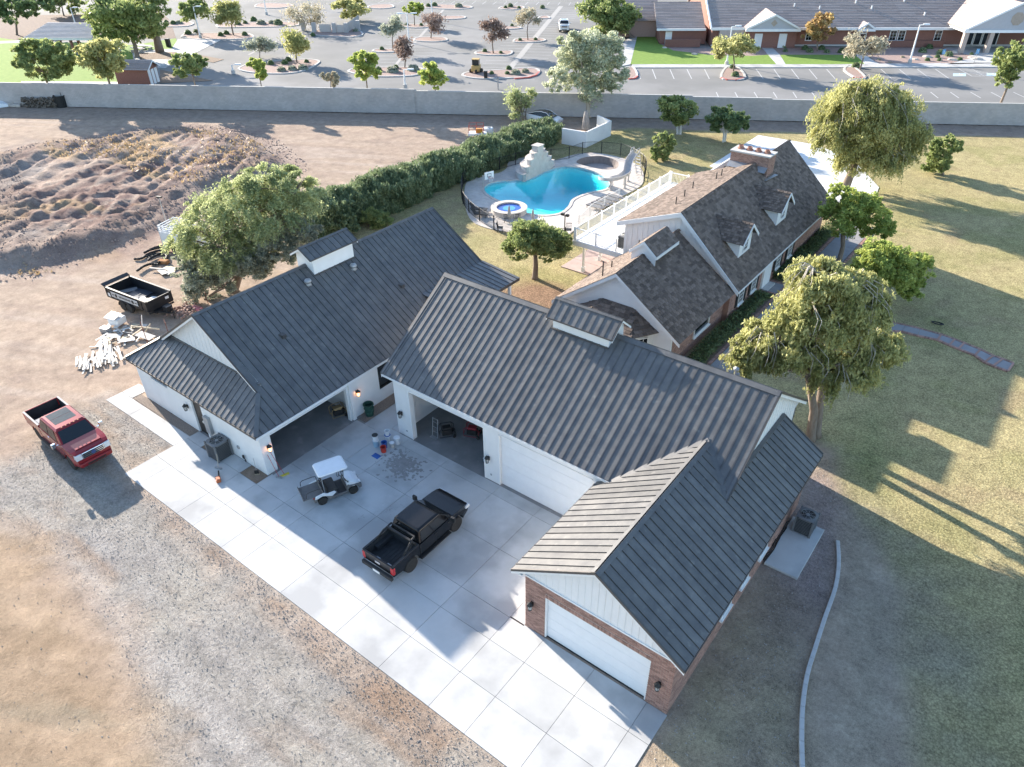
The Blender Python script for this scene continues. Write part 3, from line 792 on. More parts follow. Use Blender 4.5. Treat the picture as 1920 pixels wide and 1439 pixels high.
def bricks(parent, O, d, out, W_, H_, ops, objects=0, skip=None, bl=.215, bh=.075, j=.011, mat=None, z0=0.0):
    """running bond laid on a mortar bed; some bricks single objects, the rest one part"""
    O = Vector(O); d = Vector(d).normalized(); out = Vector(out).normalized(); z = Vector((0,0,1))
    o0 = org(parent)
    rest = MB(); n = 0; row = 0; zz = z0+.006
    key = ('b', tuple(round(c, 3) for c in d))
    if key not in BRICK_MESH:
        mb = MB(); mb.obox((0,0,0), d*(bl-j), out*.016, z*(bh-j)); tmp = mb.build('brick', mat or m_brick); BRICK_MESH[key] = tmp.data
        bpy.data.objects.remove(tmp)
    while zz+bh-j <= z0+H_+.001:
        x = .005 if row % 2 == 0 else .005-bl/2
        while x < W_-.02:
            a, b = max(x, .003), min(x+bl-j, W_-.003)
            for op in ops:                              # trim at the openings
                if zz+bh-j > op[2]+.01 and zz < op[3]-.005:
                    if a < op[1] and b > op[0]:
                        if op[0]-a > b-op[1]: b = min(b, op[0])
                        else: a = max(a, op[1])
            if b-a > .03 and not (skip and skip((a+b)/2, zz)):
                p = O+d*a+z*zz
                if n < objects and abs((b-a)-(bl-j)) < .002:
                    ob = bpy.data.objects.new('brick', BRICK_MESH[key]); COL.objects.link(ob); ob.parent = parent
                    ob.location = p-o0; n += 1
                else:
                    q = [p, p+d*(b-a), p+d*(b-a)+z*(bh-j), p+z*(bh-j)]; q2 = [v+out*(.013+.005*random.random()) for v in q]
                    rest.add(q+q2, [(4,5,6,7),(0,1,5,4),(1,2,6,5),(2,3,7,6),(3,0,4,7)] if d.cross(z).dot(out) > 0 else [(7,6,5,4),(4,5,1,0),(5,6,2,1),(6,7,3,2),(7,4,0,3)])
            x += bl
        zz += bh; row += 1
    if rest.f: rest.build('brickwork', mat or m_brick, parent, kind='stuff')
def lantern(c, out, label, lit=False):
    """carriage lantern on a wall; c = where its arm meets the wall"""
    t = root('wall_lantern', label, 'lantern', c, 'carriage lanterns on the garage walls')
    o = Vector(out).normalized(); s = Vector((-o.y, o.x, 0)); c = Vector(c)
    mb = MB(); mb.obox(c-s*.06+Vector((0,0,-.12)), s*.12, o*.03, (0,0,.26)); mb.bar(c+o*.02+Vector((0,0,.12)), c+o*.2+Vector((0,0,.22)), .025); mb.build('bracket', m_black, t)
    k = c+o*.17
    mb = MB(); mb.lathe([(.012,.30),(.05,.24),(.14,.14),(.15,.10),(.0,.10)][::-1], k, 6); mb.build('lamp_cap', m_black, t)
    mb = MB(); mb.lathe([(.075,-.17),(.105,.10)], k, 6)
    mb.build('lamp_glass', m_lit if lit else m_lampglass, t)
    mb = MB()
    for q in range(6):
        a = 2*math.pi*q/6
        mb.bar(k+Vector((math.cos(a)*.08, math.sin(a)*.08, -.18)), k+Vector((math.cos(a)*.112, math.sin(a)*.112, .11)), .012)
    mb.lathe([(.09,-.20),(.09,-.17)], k, 6); mb.build('lamp_cage', m_black, t)
    return t
m_lit = M('lit_lamp_glass', (.9,.5,.25), rough=.3, emit=((1.0,.42,.16), 2.2))
m_lampglass = M('lamp_glass', (.42,.42,.40), rough=.15, spec=.6)
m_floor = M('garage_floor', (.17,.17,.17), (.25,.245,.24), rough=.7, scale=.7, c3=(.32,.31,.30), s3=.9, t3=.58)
m_door = M('white_door_panel', (.74,.75,.76), (.78,.79,.80), rough=.5)
m_shed = M('dark_shade_cloth', (.03,.03,.032), rough=.9)

def cupola(parent, c0, c1, hw, z_r, z_e, wall_hw, zbase, axis):
    """raised vent box on a ridge: its own root; axis 'x' or 'y' is the ridge direction"""
    pass

# ---------------------------------------------------------------- left garage
def left_garage():
    t = root('white_garage', 'white stucco garage with dark standing seam roof, hipped porch end and a wide open bay', 'garage', (-35.45, 15.5, 0))
    zE, zR = 2.95, 7.35; xR, xL, xM = -28.9, -42.0, -35.45; v0 = 15.23; vb = 36.4; pt = (zR-zE)/6.55; ln = math.hypot(6.55, zR-zE); cp = 6.55/ln
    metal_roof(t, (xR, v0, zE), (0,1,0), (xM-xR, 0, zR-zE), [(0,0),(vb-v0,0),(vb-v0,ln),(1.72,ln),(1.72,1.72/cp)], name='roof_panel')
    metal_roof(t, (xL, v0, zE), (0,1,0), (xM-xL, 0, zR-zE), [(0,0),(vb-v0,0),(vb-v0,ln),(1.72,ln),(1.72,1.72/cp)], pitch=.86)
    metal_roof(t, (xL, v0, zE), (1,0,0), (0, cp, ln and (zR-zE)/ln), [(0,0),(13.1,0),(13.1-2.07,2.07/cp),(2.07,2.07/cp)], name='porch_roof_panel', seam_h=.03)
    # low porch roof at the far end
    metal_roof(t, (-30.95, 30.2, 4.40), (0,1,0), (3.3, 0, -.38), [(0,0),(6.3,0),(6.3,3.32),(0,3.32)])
    mb = MB(); mb.box((-27.74, 30.2, 3.78), (-27.68, 36.52, 3.99)); mb.build('porch_fascia', m_fascia, t)
    for v in (31.2, 35.9):
        mb = MB(); mb.box((-28.2, v-.09, 0), (-28.02, v+.09, 3.95)); mb.build('porch_post', m_white, t)
    ridge_cap(t, (xM, v0+1.7, zR), (xM, vb, zR), (1,0,0), pt)
    for sx, xe in ((1, xR), (-1, xL)):
        a = Vector((xe, v0, zE)); b = Vector((xe-sx*1.72, v0+1.72, zE+1.72*pt))
        mb = MB(); mb.bar(a+Vector((-.04*sx,.04,.03)), b+Vector((0,0,.04)), .26, .05); mb.build('hip_cap', m_roof, t)
        rake_trim(t, b+Vector((0,-.0,.03)), (xM, v0+1.72, zR+.03), (0,-1,0), h=.13)
        rake_trim(t, b+Vector((0,0,-.10)), (xM, v0+1.72, zR-.10), (0,-1,0), h=.14, t=.025, mat=m_white, name='rake_board')
        rake_trim(t, (xe, vb, zE+.03), (xM, vb, zR+.03), (0,1,0), h=.2)
    mb = MB(); mb.box((xL, v0-.03, zE-.16), (xR, v0-.001, zE-.02)); mb.build('eave_trim', m_fascia, t)
    mb = MB(); mb.box((xR+.001, v0-.03, zE-.16), (xR+.03, vb, zE-.035)); mb.build('eave_trim', m_white, t)
    mb = MB(); mb.slab([(xL+.02,v0+.02,zE-.05),(xR-.02,v0+.02,zE-.05),(xR-.02,15.48,zE-.05),(xL+.02,15.48,zE-.05)], (0,0,1), .04)
    mb.slab([(-29.17,15.49,zE-.05),(xR-.02,15.49,zE-.05),(xR-.02,vb-.05,zE-.05),(-29.17,vb-.05,zE-.05)], (0,0,1), .04); mb.build('soffit', m_white, t)
    mb = MB(); mb.bar((xL+2.0, v0+2.09, zE+2.07*pt+.05), (xR-2.0, v0+2.09, zE+2.07*pt+.05), .14, .09); mb.build('porch_flashing', m_roof, t)
    h4 = zE+2.07*pt
    gable(t, (xL+2.0, 17.32), (xR-2.0, 17.32), h4-.1, .5, zR-.12, battens=.42, zend=(h4-.05, h4-.05))
    wall(t, (-41.5, 15.5), (-29.2, 15.5), 0, zE-.1, .18, [(5.83, 6.8, 0, 2.33), (1.6, 3.4, 2.1, 2.32)])
    wall(t, (-29.2, 15.685), (-29.2, 36), 0, zE-.05, .18, [(.46, 5.9, 0, 2.46), (8.45, 10.7, .88, 2.5), (10.71, 12.8, 0, 2.5)])
    wall(t, (-41.5, 36), (-41.5, 15.685), 0, zE-.05, .18)
    wall(t, (-29.385, 36), (-41.315, 36), 0, zE-.05, .18)
    gable(t, (-29.2, 36.0), (-41.5, 36.0), zE-.05, .5, zR-.2, battens=0)
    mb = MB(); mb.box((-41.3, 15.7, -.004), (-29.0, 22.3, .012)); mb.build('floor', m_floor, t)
    wall(t, (-41.3, 22.1), (-29.39, 22.1), 0.012, 2.88, .12, name='partition_wall', mat=M('inner_wall', (.55,.56,.57), (.6,.61,.62)))
    wall(t, (-36.2, 15.7), (-36.2, 22.09), 0.012, 2.88, .12, name='partition_wall', mat=MATS['inner_wall'])
    mb = MB(); mb.box((-41.3, 15.7, 2.8), (-29.39, 22.08, 2.87)); mb.build('ceiling', MATS['inner_wall'], t)
    # opening trim
    mb = MB(); mb.box((-29.42, 16.10, .013), (-29.17, 16.16, 2.47)); mb.box((-29.42, 21.575, .013), (-29.17, 21.64, 2.47)); mb.box((-29.42, 16.161, 2.40), (-29.17, 21.574, 2.47)); mb.build('door_frame', m_white, t)
    # pilaster beside the opening
    mb = MB(); mb.box((-29.19, 21.72, 0), (-29.06, 21.95, 2.86)); mb.build('pilaster', m_stucco, t)
    mb = MB(); mb.box((-29.36, 24.13, .9), (-29.3, 26.35, 2.48)); f = mb.build('window', m_glass, t)
    mb = MB(); mb.box((-29.25, 24.13, .9), (-29.19, 24.18, 2.48)); mb.box((-29.25, 24.19, .9), (-29.19, 26.3, .95)); mb.build('window_frame', m_black, f)
    mb = MB(); mb.box((-29.37, 26.42, .02), (-29.3, 28.45, 2.49)); mb.build('door', m_glass, t)
    mb = MB(); mb.box((-35.66, 15.6, .01), (-34.71, 15.66, 2.32)); dd = mb.build('door', M('dark_bronze_door', (.03,.026,.022), rough=.4), t)
    mb = MB(); mb.lathe([(.03,0),(.03,.05)], (-34.82,15.55,1.0), 8, 'y'); mb.build('door_handle', m_steel, dd)
    mb = MB(); mb.box((-39.9, 15.6, 2.1), (-38.1, 15.64, 2.32)); mb.build('slot_window', m_glass, t)
    # roof vents
    for x, v, z in ((-34.38,24.02,6.63), (-34.08,27.4,6.43)):
        mb = MB(); mb.lathe([(.2,0),(.19,.1),(.12,.16),(.21,.2),(.23,.3),(.17,.4),(.03,.44)], (x,v,z-.08), 14); mb.build('turbine_vent', m_chrome if False else m_steel, t, smooth=True)
    for x, v, z in ((-31.95,29.38,5.0), (-32.51,20.35,5.38)):
        mb = MB(); mb.cbox((x,v,z-.06), .34, .26, .2); mb.obox((x-.17,v-.16,z+.1), (.38,0,-.12), (0,.32,0), (0,0,.04)); mb.build('roof_vent', m_fascia, t)
    # cupola
    cup(t, 'y', (xM, 24.55), 28.35, 8.50, 7.93, .97, .76, 7.35, pt)
    return t
def cup(parent, ax, c, end, zr, ze, hw, whw, zbase, pitch, pn='cupola_roof_panel'):
    """cupola astride a ridge; ax = ridge axis, from c to coordinate end"""
    x0, y0 = c
    def P(a, b, z):            # a along the ridge, b across
        return Vector((b+x0, a, z)) if ax == 'y' else Vector((a, b+y0, z))
    a0 = y0 if ax == 'y' else x0; a1 = end
    mb = MB(); wa0, wa1 = a0+.28, a1-.28
    low = zbase-pitch*whw-.1
    for s in (-1, 1):
        mb.obox(P(wa0, s*whw, low), P(wa1, s*whw, low)-P(wa0, s*whw, low), P(0, -s*.06, 0)-P(0, 0, 0), (0,0,ze+.04-low))
    for a, k in ((wa0, 1), (wa1, -1)):
        pts = [P(a, -whw+.062, low), P(a, whw-.062, low), P(a, whw-.062, ze+.1), P(a, 0, zr-.06), P(a, -whw+.062, ze+.1)]
        mb.slab(pts, P(-k, 0, 0)-P(0, 0, 0), .06)
    w = mb.build('cupola_wall', m_white, parent)
    mb = MB()
    for s in (-1, 1):
        mb.obox(P(wa0-.06, s*(whw+.002), zbase-pitch*whw-.02), P(wa1+.06, 0, 0)-P(wa0-.06, 0, 0), P(0, s*.11, 0)-P(0, 0, 0), (0,0,.035))
    mb.build('cupola_flashing', m_fascia, parent)
    ln = math.hypot(hw, zr-ze)
    U = (0,1,0) if ax == 'y' else (1,0,0)
    for s in (-1, 1):
        e = P(a0, s*hw, ze); r = P(a0, 0, zr)
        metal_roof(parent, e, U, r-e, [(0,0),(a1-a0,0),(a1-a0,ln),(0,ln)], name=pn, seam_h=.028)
        for a, k in ((a0, -1), (a1, 1)):
            rake_trim(parent, P(a, s*hw, ze+.03), P(a, 0, zr+.03), P(k, 0, 0)-P(0, 0, 0), h=.08, t=.05)
            rake_trim(parent, P(a, s*hw, ze-.05), P(a, 0, zr-.05), P(k, 0, 0)-P(0, 0, 0), h=.12, t=.03, mat=m_white, name='rake_board')
        mb = MB(); b0 = P(a0, s*(hw+.002), ze-.05); mb.obox(b0, P(a1, 0, 0)-P(a0, 0, 0), P(0, s*.03, 0)-P(0, 0, 0), (0,0,.07)); mb.build('eave_trim', m_fascia, parent)
    ridge_cap(parent, P(a0-.04, 0, zr), P(a1+.04, 0, zr), P(0, 1, 0)-P(0, 0, 0), (zr-ze)/hw, w=.13)
left_garage()

# ---------------------------------------------------------------- middle garage
def middle_garage():
    t = root('white_garage', 'white two-bay garage under the long striped metal roof, brick wing joined at its end', 'garage', (-16.8, 22.55, 0))
    zE, zR, ve, vr = 4.0, 7.9, 22.4, 28.23; x0, x1 = -26.8, -6.82; vb = 34.06; ln = math.hypot(vr-ve, zR-zE); pt = (zR-zE)/(vr-ve)
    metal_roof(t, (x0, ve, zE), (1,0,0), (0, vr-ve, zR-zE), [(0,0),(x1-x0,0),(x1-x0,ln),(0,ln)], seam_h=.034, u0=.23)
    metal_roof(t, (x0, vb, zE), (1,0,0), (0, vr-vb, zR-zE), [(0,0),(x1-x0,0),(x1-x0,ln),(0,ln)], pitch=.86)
    ridge_cap(t, (x0-.05, vr, zR), (x1+.05, vr, zR), (0,1,0), pt, w=.26)
    for x, k in ((x0, -1), (x1, 1)):
        for e in (ve, vb):
            rake_trim(t, (x, e, zE+.045), (x, vr, zR+.045), (k,0,0), h=.13, t=.09)
            rake_trim(t, (x, e, zE-.085), (x, vr, zR-.085), (k,0,0), h=.18, t=.03, mat=m_white, name='rake_board')
            mb = MB(); mb.bar((x-k*.05, e, zE+.03), (x-k*.05, vr, zR+.03), .12, .035); mb.build('rake_cap', m_roof, t)
    mb = MB(); mb.box((x0, ve-.03, zE-.15), (-6.9, ve-.001, zE-.03)); mb.build('eave_trim', m_white, t)
    mb = MB(); mb.slab([(x0+.05,ve+.02,zE-.06),(-12.4,ve+.02,zE-.06),(-12.4,22.53,zE-.06),(x0+.05,22.53,zE-.06)], (0,0,1), .05); mb.build('soffit', m_white, t)
    # front wall with its two bays
    wall(t, (-26.1, 22.55), (-7.3, 22.55), 0, zE-.08, .3, [(1.13, 6.62, 0, 3.5), (7.56, 13.3, 0, 3.52)])
    wall(t, (-26.1, 34.0), (-26.1, 22.86), 0, zE-.1, .2)
    wall(t, (-7.1, 22.86), (-7.1, 33.4), 0, zE-.1, .2)
    wall(t, (-7.1, 33.42), (-26.1, 33.42), 0, zE-.1, .2)
    gable(t, (-7.1, 22.56), (-7.1, 33.9), zE-.1, .5, zR-.15, battens=.42)
    gable(t, (-26.1, 33.9), (-26.1, 22.56), zE-.1, .5, zR-.15, battens=0)
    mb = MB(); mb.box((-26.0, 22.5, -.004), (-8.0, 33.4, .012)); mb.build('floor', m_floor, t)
    mb = MB(); mb.box((-19.1, 22.9, .013), (-18.95, 33.4, 3.8)); mb.box((-25.88, 28.6, .013), (-19.11, 28.7, 3.8)); mb.build('partition_wall', MATS['inner_wall'], t)
    mb = MB(); mb.box((-25.88, 22.87, 3.8), (-8.2, 33.3, 3.87)); mb.build('ceiling', MATS['inner_wall'], t)
    mb = MB()
    for a, b in ((-24.97, -24.91), (-19.54, -19.48), (-18.54, -18.48), (-12.86, -12.80)):
        mb.box((a, 22.53, .013), (b, 22.86, 3.50))
    mb.box((-24.90, 22.53, 3.44), (-19.55, 22.86, 3.50)); mb.box((-18.47, 22.53, 3.45), (-12.87, 22.86, 3.51)); mb.build('door_frame', m_white, t)
    mb = MB()                                                     # closed sectional door
    for i in range(5): mb.box((-18.47, 22.70-.002*(i % 2), .02+i*.69), (-12.87, 22.76, .02+i*.69+.682))
    mb.build('garage_door', m_door, t, bevel=.006)
    mb = MB()                                                     # the raised door of the open bay, its track
    for sx in (-24.85, -19.62): mb.box((sx, 22.95, 3.30), (sx+.05, 26.0, 3.36))
    mb.build('door_track', m_steel, t)
    cup(t, 'x', (-18.95, vr), -15.0, 8.82, 8.05, .93, .72, zR, pt)
    # plumbing vent behind the ridge
    mb = MB(); mb.lathe([(.05,0),(.05,.5),(.14,.52),(.14,.6),(.02,.68)], (-9.2, 29.0, 7.2), 10); mb.build('flue', m_steel, t)
    for c, nm in (((-20.0, 22.545, .42), 0), ((-19.05, 22.545, .42), 1)):
        pass
    mb = MB(); mb.box((-19.14, 22.53, .38), (-19.04, 22.548, .5)); mb.build('outlet_cover', m_steel, t)
    mb = MB(); mb.box((-25.45, 22.53, .4), (-25.33, 22.548, .48)); mb.build('outlet_cover', m_steel, t)
    return t
middle_garage()

# ---------------------------------------------------------------- brick garage
def brick_garage():
    t = root('brick_garage', 'brick garage wing with white gable, white sectional door and dark metal roof', 'garage', (-8.65, 16.18, 0))
    zE, zR, xl, xr, xm = 3.5, 6.02, -12.6, -4.77, -8.685; v0 = 15.96; ln = math.hypot(xm-xl, zR-zE); pt = (zR-zE)/(xm-xl)
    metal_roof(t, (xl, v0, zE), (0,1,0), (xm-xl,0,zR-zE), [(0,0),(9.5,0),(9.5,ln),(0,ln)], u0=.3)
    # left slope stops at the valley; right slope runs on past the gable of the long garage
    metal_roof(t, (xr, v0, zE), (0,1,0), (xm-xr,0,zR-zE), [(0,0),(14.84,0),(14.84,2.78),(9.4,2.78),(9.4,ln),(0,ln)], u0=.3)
    ridge_cap(t, (xm, v0-.05, zR), (xm, 25.42, zR), (1,0,0), pt, w=.2)
    for x in (xl, xr):
        rake_trim(t, (x, v0, zE+.045), (xm, v0, zR+.045), (0,-1,0), h=.13, t=.07)
        rake_trim(t, (x, v0, zE-.085), (xm, v0, zR-.085), (0,-1,0), h=.16, t=.03, mat=m_white, name='rake_board')
    rake_trim(t, (xr, 30.8, zE+.045), (-7.05, 30.8, zE+.045+(xr+7.05)*pt), (0,1,0), h=.2, t=.07)
    # valley flashings
    def z_long(v): return 4.0+.669*(v-22.4)
    for s, xa, za in ((1, -11.78, 4.03), (-1, -6.85, 4.85)):
        a = Vector((xa, 22.4+(za-4.0)/.669, za+.03)); b = Vector((xm, 22.4+(zR-4.0)/.669, zR+.05))
        mb = MB(); mb.bar(a, b, .3, .03); mb.build('valley_flashing', m_roof, t)
    mb = MB(); mb.bar((-6.98, 23.9, 5.02), (-6.98, 30.75, 5.02), .2, .04); mb.build('wall_flashing', m_roof, t)
    mb = MB(); mb.box((xl-.001-.03, v0, zE-.15), (xl-.001, 22.4, zE-.02)); mb.box((xr+.001, v0, zE-.15), (xr+.03, 30.8, zE-.02)); mb.build('eave_trim', m_fascia, t)
    mb = MB(); mb.slab([(xr-.02,v0+.02,zE-.06),(-5.17,v0+.02,zE-.06),(-5.17,30.7,zE-.06),(xr-.02,30.7,zE-.06)], (0,0,1), .05)
    mb.slab([(xl+.02,v0+.02,zE-.06),(-12.08,v0+.02,zE-.06),(-12.08,22.4,zE-.06),(xl+.02,22.4,zE-.06)], (0,0,1), .05); mb.build('soffit', m_white, t)
    Lw = -5.19+12.06
    op = [(1.03, 5.88, 0, 2.6)]
    wall(t, (-12.06, 16.2), (-5.21, 16.2), 0, 3.42, .2, [(1.01, 5.9, 0, 2.62)], mat=m_mortar, name='mortar_wall')
    wins = [(20.74,21.75),(22.8,23.61),(24.88,25.82)]
    wall(t, (-5.21, 16.402), (-5.21, 30.6), 0, 3.42, .2, [(a-16.402, b-16.402, 1.05, 2.55) for a, b in wins], mat=m_mortar, name='mortar_wall')
    wall(t, (-12.06, 22.54), (-12.06, 16.402), 0, 3.42, .2, mat=m_stucco)
    wall(t, (-5.41, 30.602), (-7.09, 30.602), 0, 3.42, .2, mat=m_mortar, name='mortar_wall', inner=-1)
    sol = [(.0, Lw, 2.6, 2.62)]
    bricks(t, (-12.06, 16.2, 0), (1,0,0), (0,-1,0), Lw, 3.36, [(1.01, 5.9, 0, 2.82)], objects=300)
    mb = MB(); x = -11.06                                          # soldier course over the door
    while x < -6.14:
        mb.box((x, 16.178, 2.615), (x+.064, 16.199, 2.815)); x += .0745
    mb.build('soldier_course', m_brick, t, kind='stuff')
    bricks(t, (-5.21, 16.18, 0), (0,1,0), (1,0,0), 14.4, 3.36, [(a-16.18, b-16.18, .95, 2.65) for a, b in wins])
    bricks(t, (-12.06, 16.2, 0), (0,1,0), (-1,0,0), 1.2, 3.36, [])
    for a, b in wins:
        window(t, (-5.215, (a+b)/2, 1.05), (0,1,0), b-a, 1.5, .07, out=(1,0,0), fw=.09, sill=True)
    # white board gable above the brick
    gable(t, (-12.06, 16.17), (-5.19, 16.17), 3.36, .5, zR-.18, battens=.3, t=.16, zend=(3.4,3.4))
    mb = MB(); mb.box((-12.0, 16.12, 3.33), (-5.25, 16.165, 3.41)); mb.build('gable_sill', m_white, t)
    mb = MB(); mb.box((-11.05, 16.21, .012), (-10.99, 16.42, 2.60)); mb.box((-6.22, 16.21, .012), (-6.16, 16.42, 2.60)); mb.box((-10.98, 16.21, 2.54), (-6.23, 16.42, 2.60)); mb.build('door_frame', m_white, t)
    mb = MB()
    for i in range(4):
        mb.box((-10.98, 16.32, .025+i*.628), (-6.23, 16.37, .025+i*.628+.62))
    mb.build('garage_door', m_door, t, bevel=.008)
    mb = MB(); mb.box((-10.98, 16.28, .0), (-6.23, 16.40, .02)); mb.build('door_seal', m_black, t)
    return t
brick_garage()
lantern((-11.68, 16.17, 1.75), (0,-1,0), 'unlit carriage lantern on the brick pier between courtyard and closed brick garage door')
lantern((-5.68, 16.17, 1.62), (0,-1,0), 'unlit carriage lantern on the outer brick corner beside the white door')
lantern((-29.19, 15.9, 1.75), (1,0,0), 'glowing carriage lantern above the leaning brooms at the open bay corner', lit=True)
lantern((-29.19, 22.3, 1.72), (1,0,0), 'glowing carriage lantern over the dark green bin', lit=True)
lantern((-36.17, 15.49, 1.65), (0,-1,0), 'unlit carriage lantern beside the tall dark entry door')
lantern((-25.65, 22.54, 1.6), (0,-1,0), 'unlit carriage lantern on the pier above the paint buckets')
lantern((-19.2, 22.54, 1.55), (0,-1,0), 'unlit carriage lantern on the pier between open bay and closed white door')

# ---------------------------------------------------------------- old shingled house
SH_LEFT = [300]
SH_MESH = {}
def shingles(parent, O, U, W, poly, objects=0, ex=.24, wd=.33, th=.028, name='shingle', mat=None, jit=.5):
    O, U, W, n = plane_frame(O, U, W); o0 = org(parent); mat = mat or m_shingle
    # the boarding below
    mb = MB(); mb.slab([O+U*x+W*w for x, w in poly], n, .06); mb.build('roof_deck', M('roof_boards', (.09,.075,.065), rough=1), parent)
    us = [p[0] for p in poly]; ws = [p[1] for p in poly]
    def inside(x, w):
        c = False; k = len(poly)
        for i in range(k):
            (ax, ay), (bx, by) = poly[i], poly[(i+1) % k]
            if (ay > w) != (by > w) and x < (bx-ax)*(w-ay)/(by-ay)+ax: c = not c
        return c
    key = tuple(round(c, 3) for c in (*U, *W, wd))
    variants = []
    rest = MB(); cnt = 0; w = 0.0; row = 0
    while w < max(ws)-.02:
        x = min(us)-wd*random.random()
        while x < max(us):
            ww = wd*(1-jit*.5+jit*random.random()) if cnt >= objects else wd*(.82 if (row+int(x*7)) % 3 else 1.1)
            a, b = max(x, min(us)), min(x+ww-.012, max(us))
            if b-a > .05 and inside((a+b)/2, min(w+ex*.5, max(ws)-.01)):
                top = min(w+ex*1.12, max(ws)); h = th*(.7+.9*random.random())
                p0 = O+U*a+W*(w-.02*random.random()); L1 = b-a; L2 = top-w
                if cnt < objects and a > min(us)+.01 and b < max(us)-.01 and top < max(ws)-.01:
                    kk = (key, round(L1, 2))
                    if kk not in SH_MESH:
                        m_ = MB(); q = [Vector((0,0,0)), U*L1, U*L1+W*L2, W*L2]; m_.slab([q[0]+n*.034, q[1]+n*.034, q[2]+n*.006, q[3]+n*.006], n, .03)
                        tmp = m_.build(name, mat); SH_MESH[kk] = tmp.data; bpy.data.objects.remove(tmp)
                    ob = bpy.data.objects.new(name, SH_MESH[kk]); COL.objects.link(ob); ob.parent = parent; ob.location = O+U*a+W*w-o0
                    ob.rotation_euler = (0, 0, 0); cnt += 1
                else:
                    q = [p0+n*h, p0+U*L1+n*h, p0+U*L1+W*L2+n*.004, p0+W*L2+n*.004]
                    rest.add([p0-n*.0, p0+U*L1]+q, [(2,3,4,5) if U.cross(W).dot(n) > 0 else (5,4,3,2), (0,1,3,2) if U.cross(W).dot(n) > 0 else (2,3,1,0)])
            x += ww
        w += ex; row += 1
    if rest.f: rest.build(name+'_courses', mat, parent, kind='stuff')
def old_house():
    t = root('shingled_house', 'long old house with weathered brown shingle roof, white gables and brick chimney', 'house', (-20.5, 46, 0))
    # lower front wing
    zR1, zE1 = 6.1, 2.6; f0 = 37.3; f1 = 45.75; hw = 4.9; ln = math.hypot(hw, zR1-zE1); xm = -20.55
    shingles(t, (xm+hw, f0, zE1), (0,1,0), (-hw,0,zR1-zE1), [(0,0),(f1-f0,0),(f1-f0,ln),(0,ln)], objects=300)
    shingles(t, (xm-hw, f0, zE1), (0,1,0), (hw,0,zR1-zE1), [(0,0),(f1-f0,0),(f1-f0,ln),(0,ln)])
    for s in (-1, 1):
        rake_trim(t, (xm+s*hw, f0, zE1), (xm, f0, zR1), (0,-1,0), h=.26, t=.05, mat=m_white, name='barge_board')
        rake_trim(t, (xm+s*hw, f0-.0, zE1+.04), (xm, f0, zR1+.04), (0,-1,0), h=.035, t=.07, mat=m_shingle, name='shingle_edge')
    wall(t, (-24.9, f0+.35), (-16.4, f0+.35), 0, 2.9, .2, [(3.2, 5.2, .9, 2.2)])
    gable(t, (-24.9, f0+.34), (-16.4, f0+.34), 2.9, .5, zR1-.25, battens=0, zend=(3.0,3.0))
    # ridge shingles
    def ridge_sh(a, b, side, p):
        a = Vector(a); b = Vector(b); L_ = (b-a).length; d = (b-a).normalized(); s = Vector(side); mb = MB(); k = 0
        while k < L_:
            for q in (-1, 1):
                dn = (s*q-Vector((0,0,p))).normalized(); nn = Vector((s.x*q*p, s.y*q*p, 1)).normalized()
                mb.obox(a+d*k+nn*.03, d*.26, dn*.16, nn*.03)
            k += .3
        mb.build('ridge_shingle', m_shingle, t, kind='stuff')
    ridge_sh((xm, f0, zR1), (xm, f1, zR1), (1,0,0), .714)
    # brick side wall with a long low window
    wall(t, (-16.42, 37.9), (-16.42, 46.0), 0, 2.7, .2, [(3.2, 5.6, .95, 2.1)], mat=m_mortar, name='mortar_wall')
    bricks(t, (-16.42, 37.66, 0), (0,1,0), (1,0,0), 8.3, 2.6, [(3.44, 5.84, .95, 2.1)])
    window(t, (-16.42, 42.3, .95), (0,1,0), 2.4, 1.15, .1, out=(1,0,0), fw=.07, sill=True)
    # small raised cap on the front wing's ridge
    va, vb_ = 40.7, 43.9; hw2 = 1.0
    for s in (-1, 1):
        shingles(t, (xm+s*hw2, va, 6.2), (0,1,0), (-s*hw2,0,.85), [(0,0),(vb_-va,0),(vb_-va,1.3),(0,1.3)], ex=.22)
        rake_trim(t, (xm+s*hw2, va, 6.2), (xm, va, 7.05), (0,-1,0), h=.22, t=.05, mat=m_white, name='barge_board')
        mb = MB(); mb.box((xm+s*(hw2)-(.05 if s < 0 else 0), va, 5.98), (xm+s*hw2+(.05 if s > 0 else 0), vb_, 6.19)); mb.build('vent_fascia', m_white, t)
    mb = MB(); mb.slab([(xm-hw2+.1, va+.1, 5.2),(xm+hw2-.1, va+.1, 5.2),(xm+hw2-.1, va+.1, 6.2),(xm, va+.1, 6.95),(xm-hw2+.1, va+.1, 6.2)], (0,-1,0), .06); mb.build('vent_gable', m_white, t)
    # hipped bay at the front
    bx0, bx1, by = -23.6, -17.3, 35.9; zt, zb = 3.85, 2.7; bd = f0+.34-by
    def hip(Oa, Ua, Wa, L_, cut0, cut1):
        w_ = math.hypot(bd, zt-zb)
        shingles(t, Oa, Ua, Wa, [(0,0),(L_,0),(L_-cut1,w_),(cut0,w_)], ex=.25, wd=.36, th=.035)
    hip((bx0+1.0, by, zb), (1,0,0), (0,bd,zt-zb), bx1-bx0-2.0, 1.0, 1.0)
    for sd, xb_ in ((1, bx1-1.0), (-1, bx0+1.0)):
        shingles(t, (xb_, by, zb), (sd*1.0,1.74,0), (-sd*.87*bd,.5*bd,zt-zb), [(0,0),(2.0,0),(1.0,2.09)], ex=.25, wd=.36, th=.035)
    wall(t, (bx0+1.2, by+.2), (bx1-1.2, by+.2), 0, 2.68, .15, [(.6,2.9,.9,2.3)])
    wall(t, (bx1-1.2, by+.2), (bx1-.35, f0+.34), 0, 2.68, .15, [(.3,1.3,.9,2.4)])
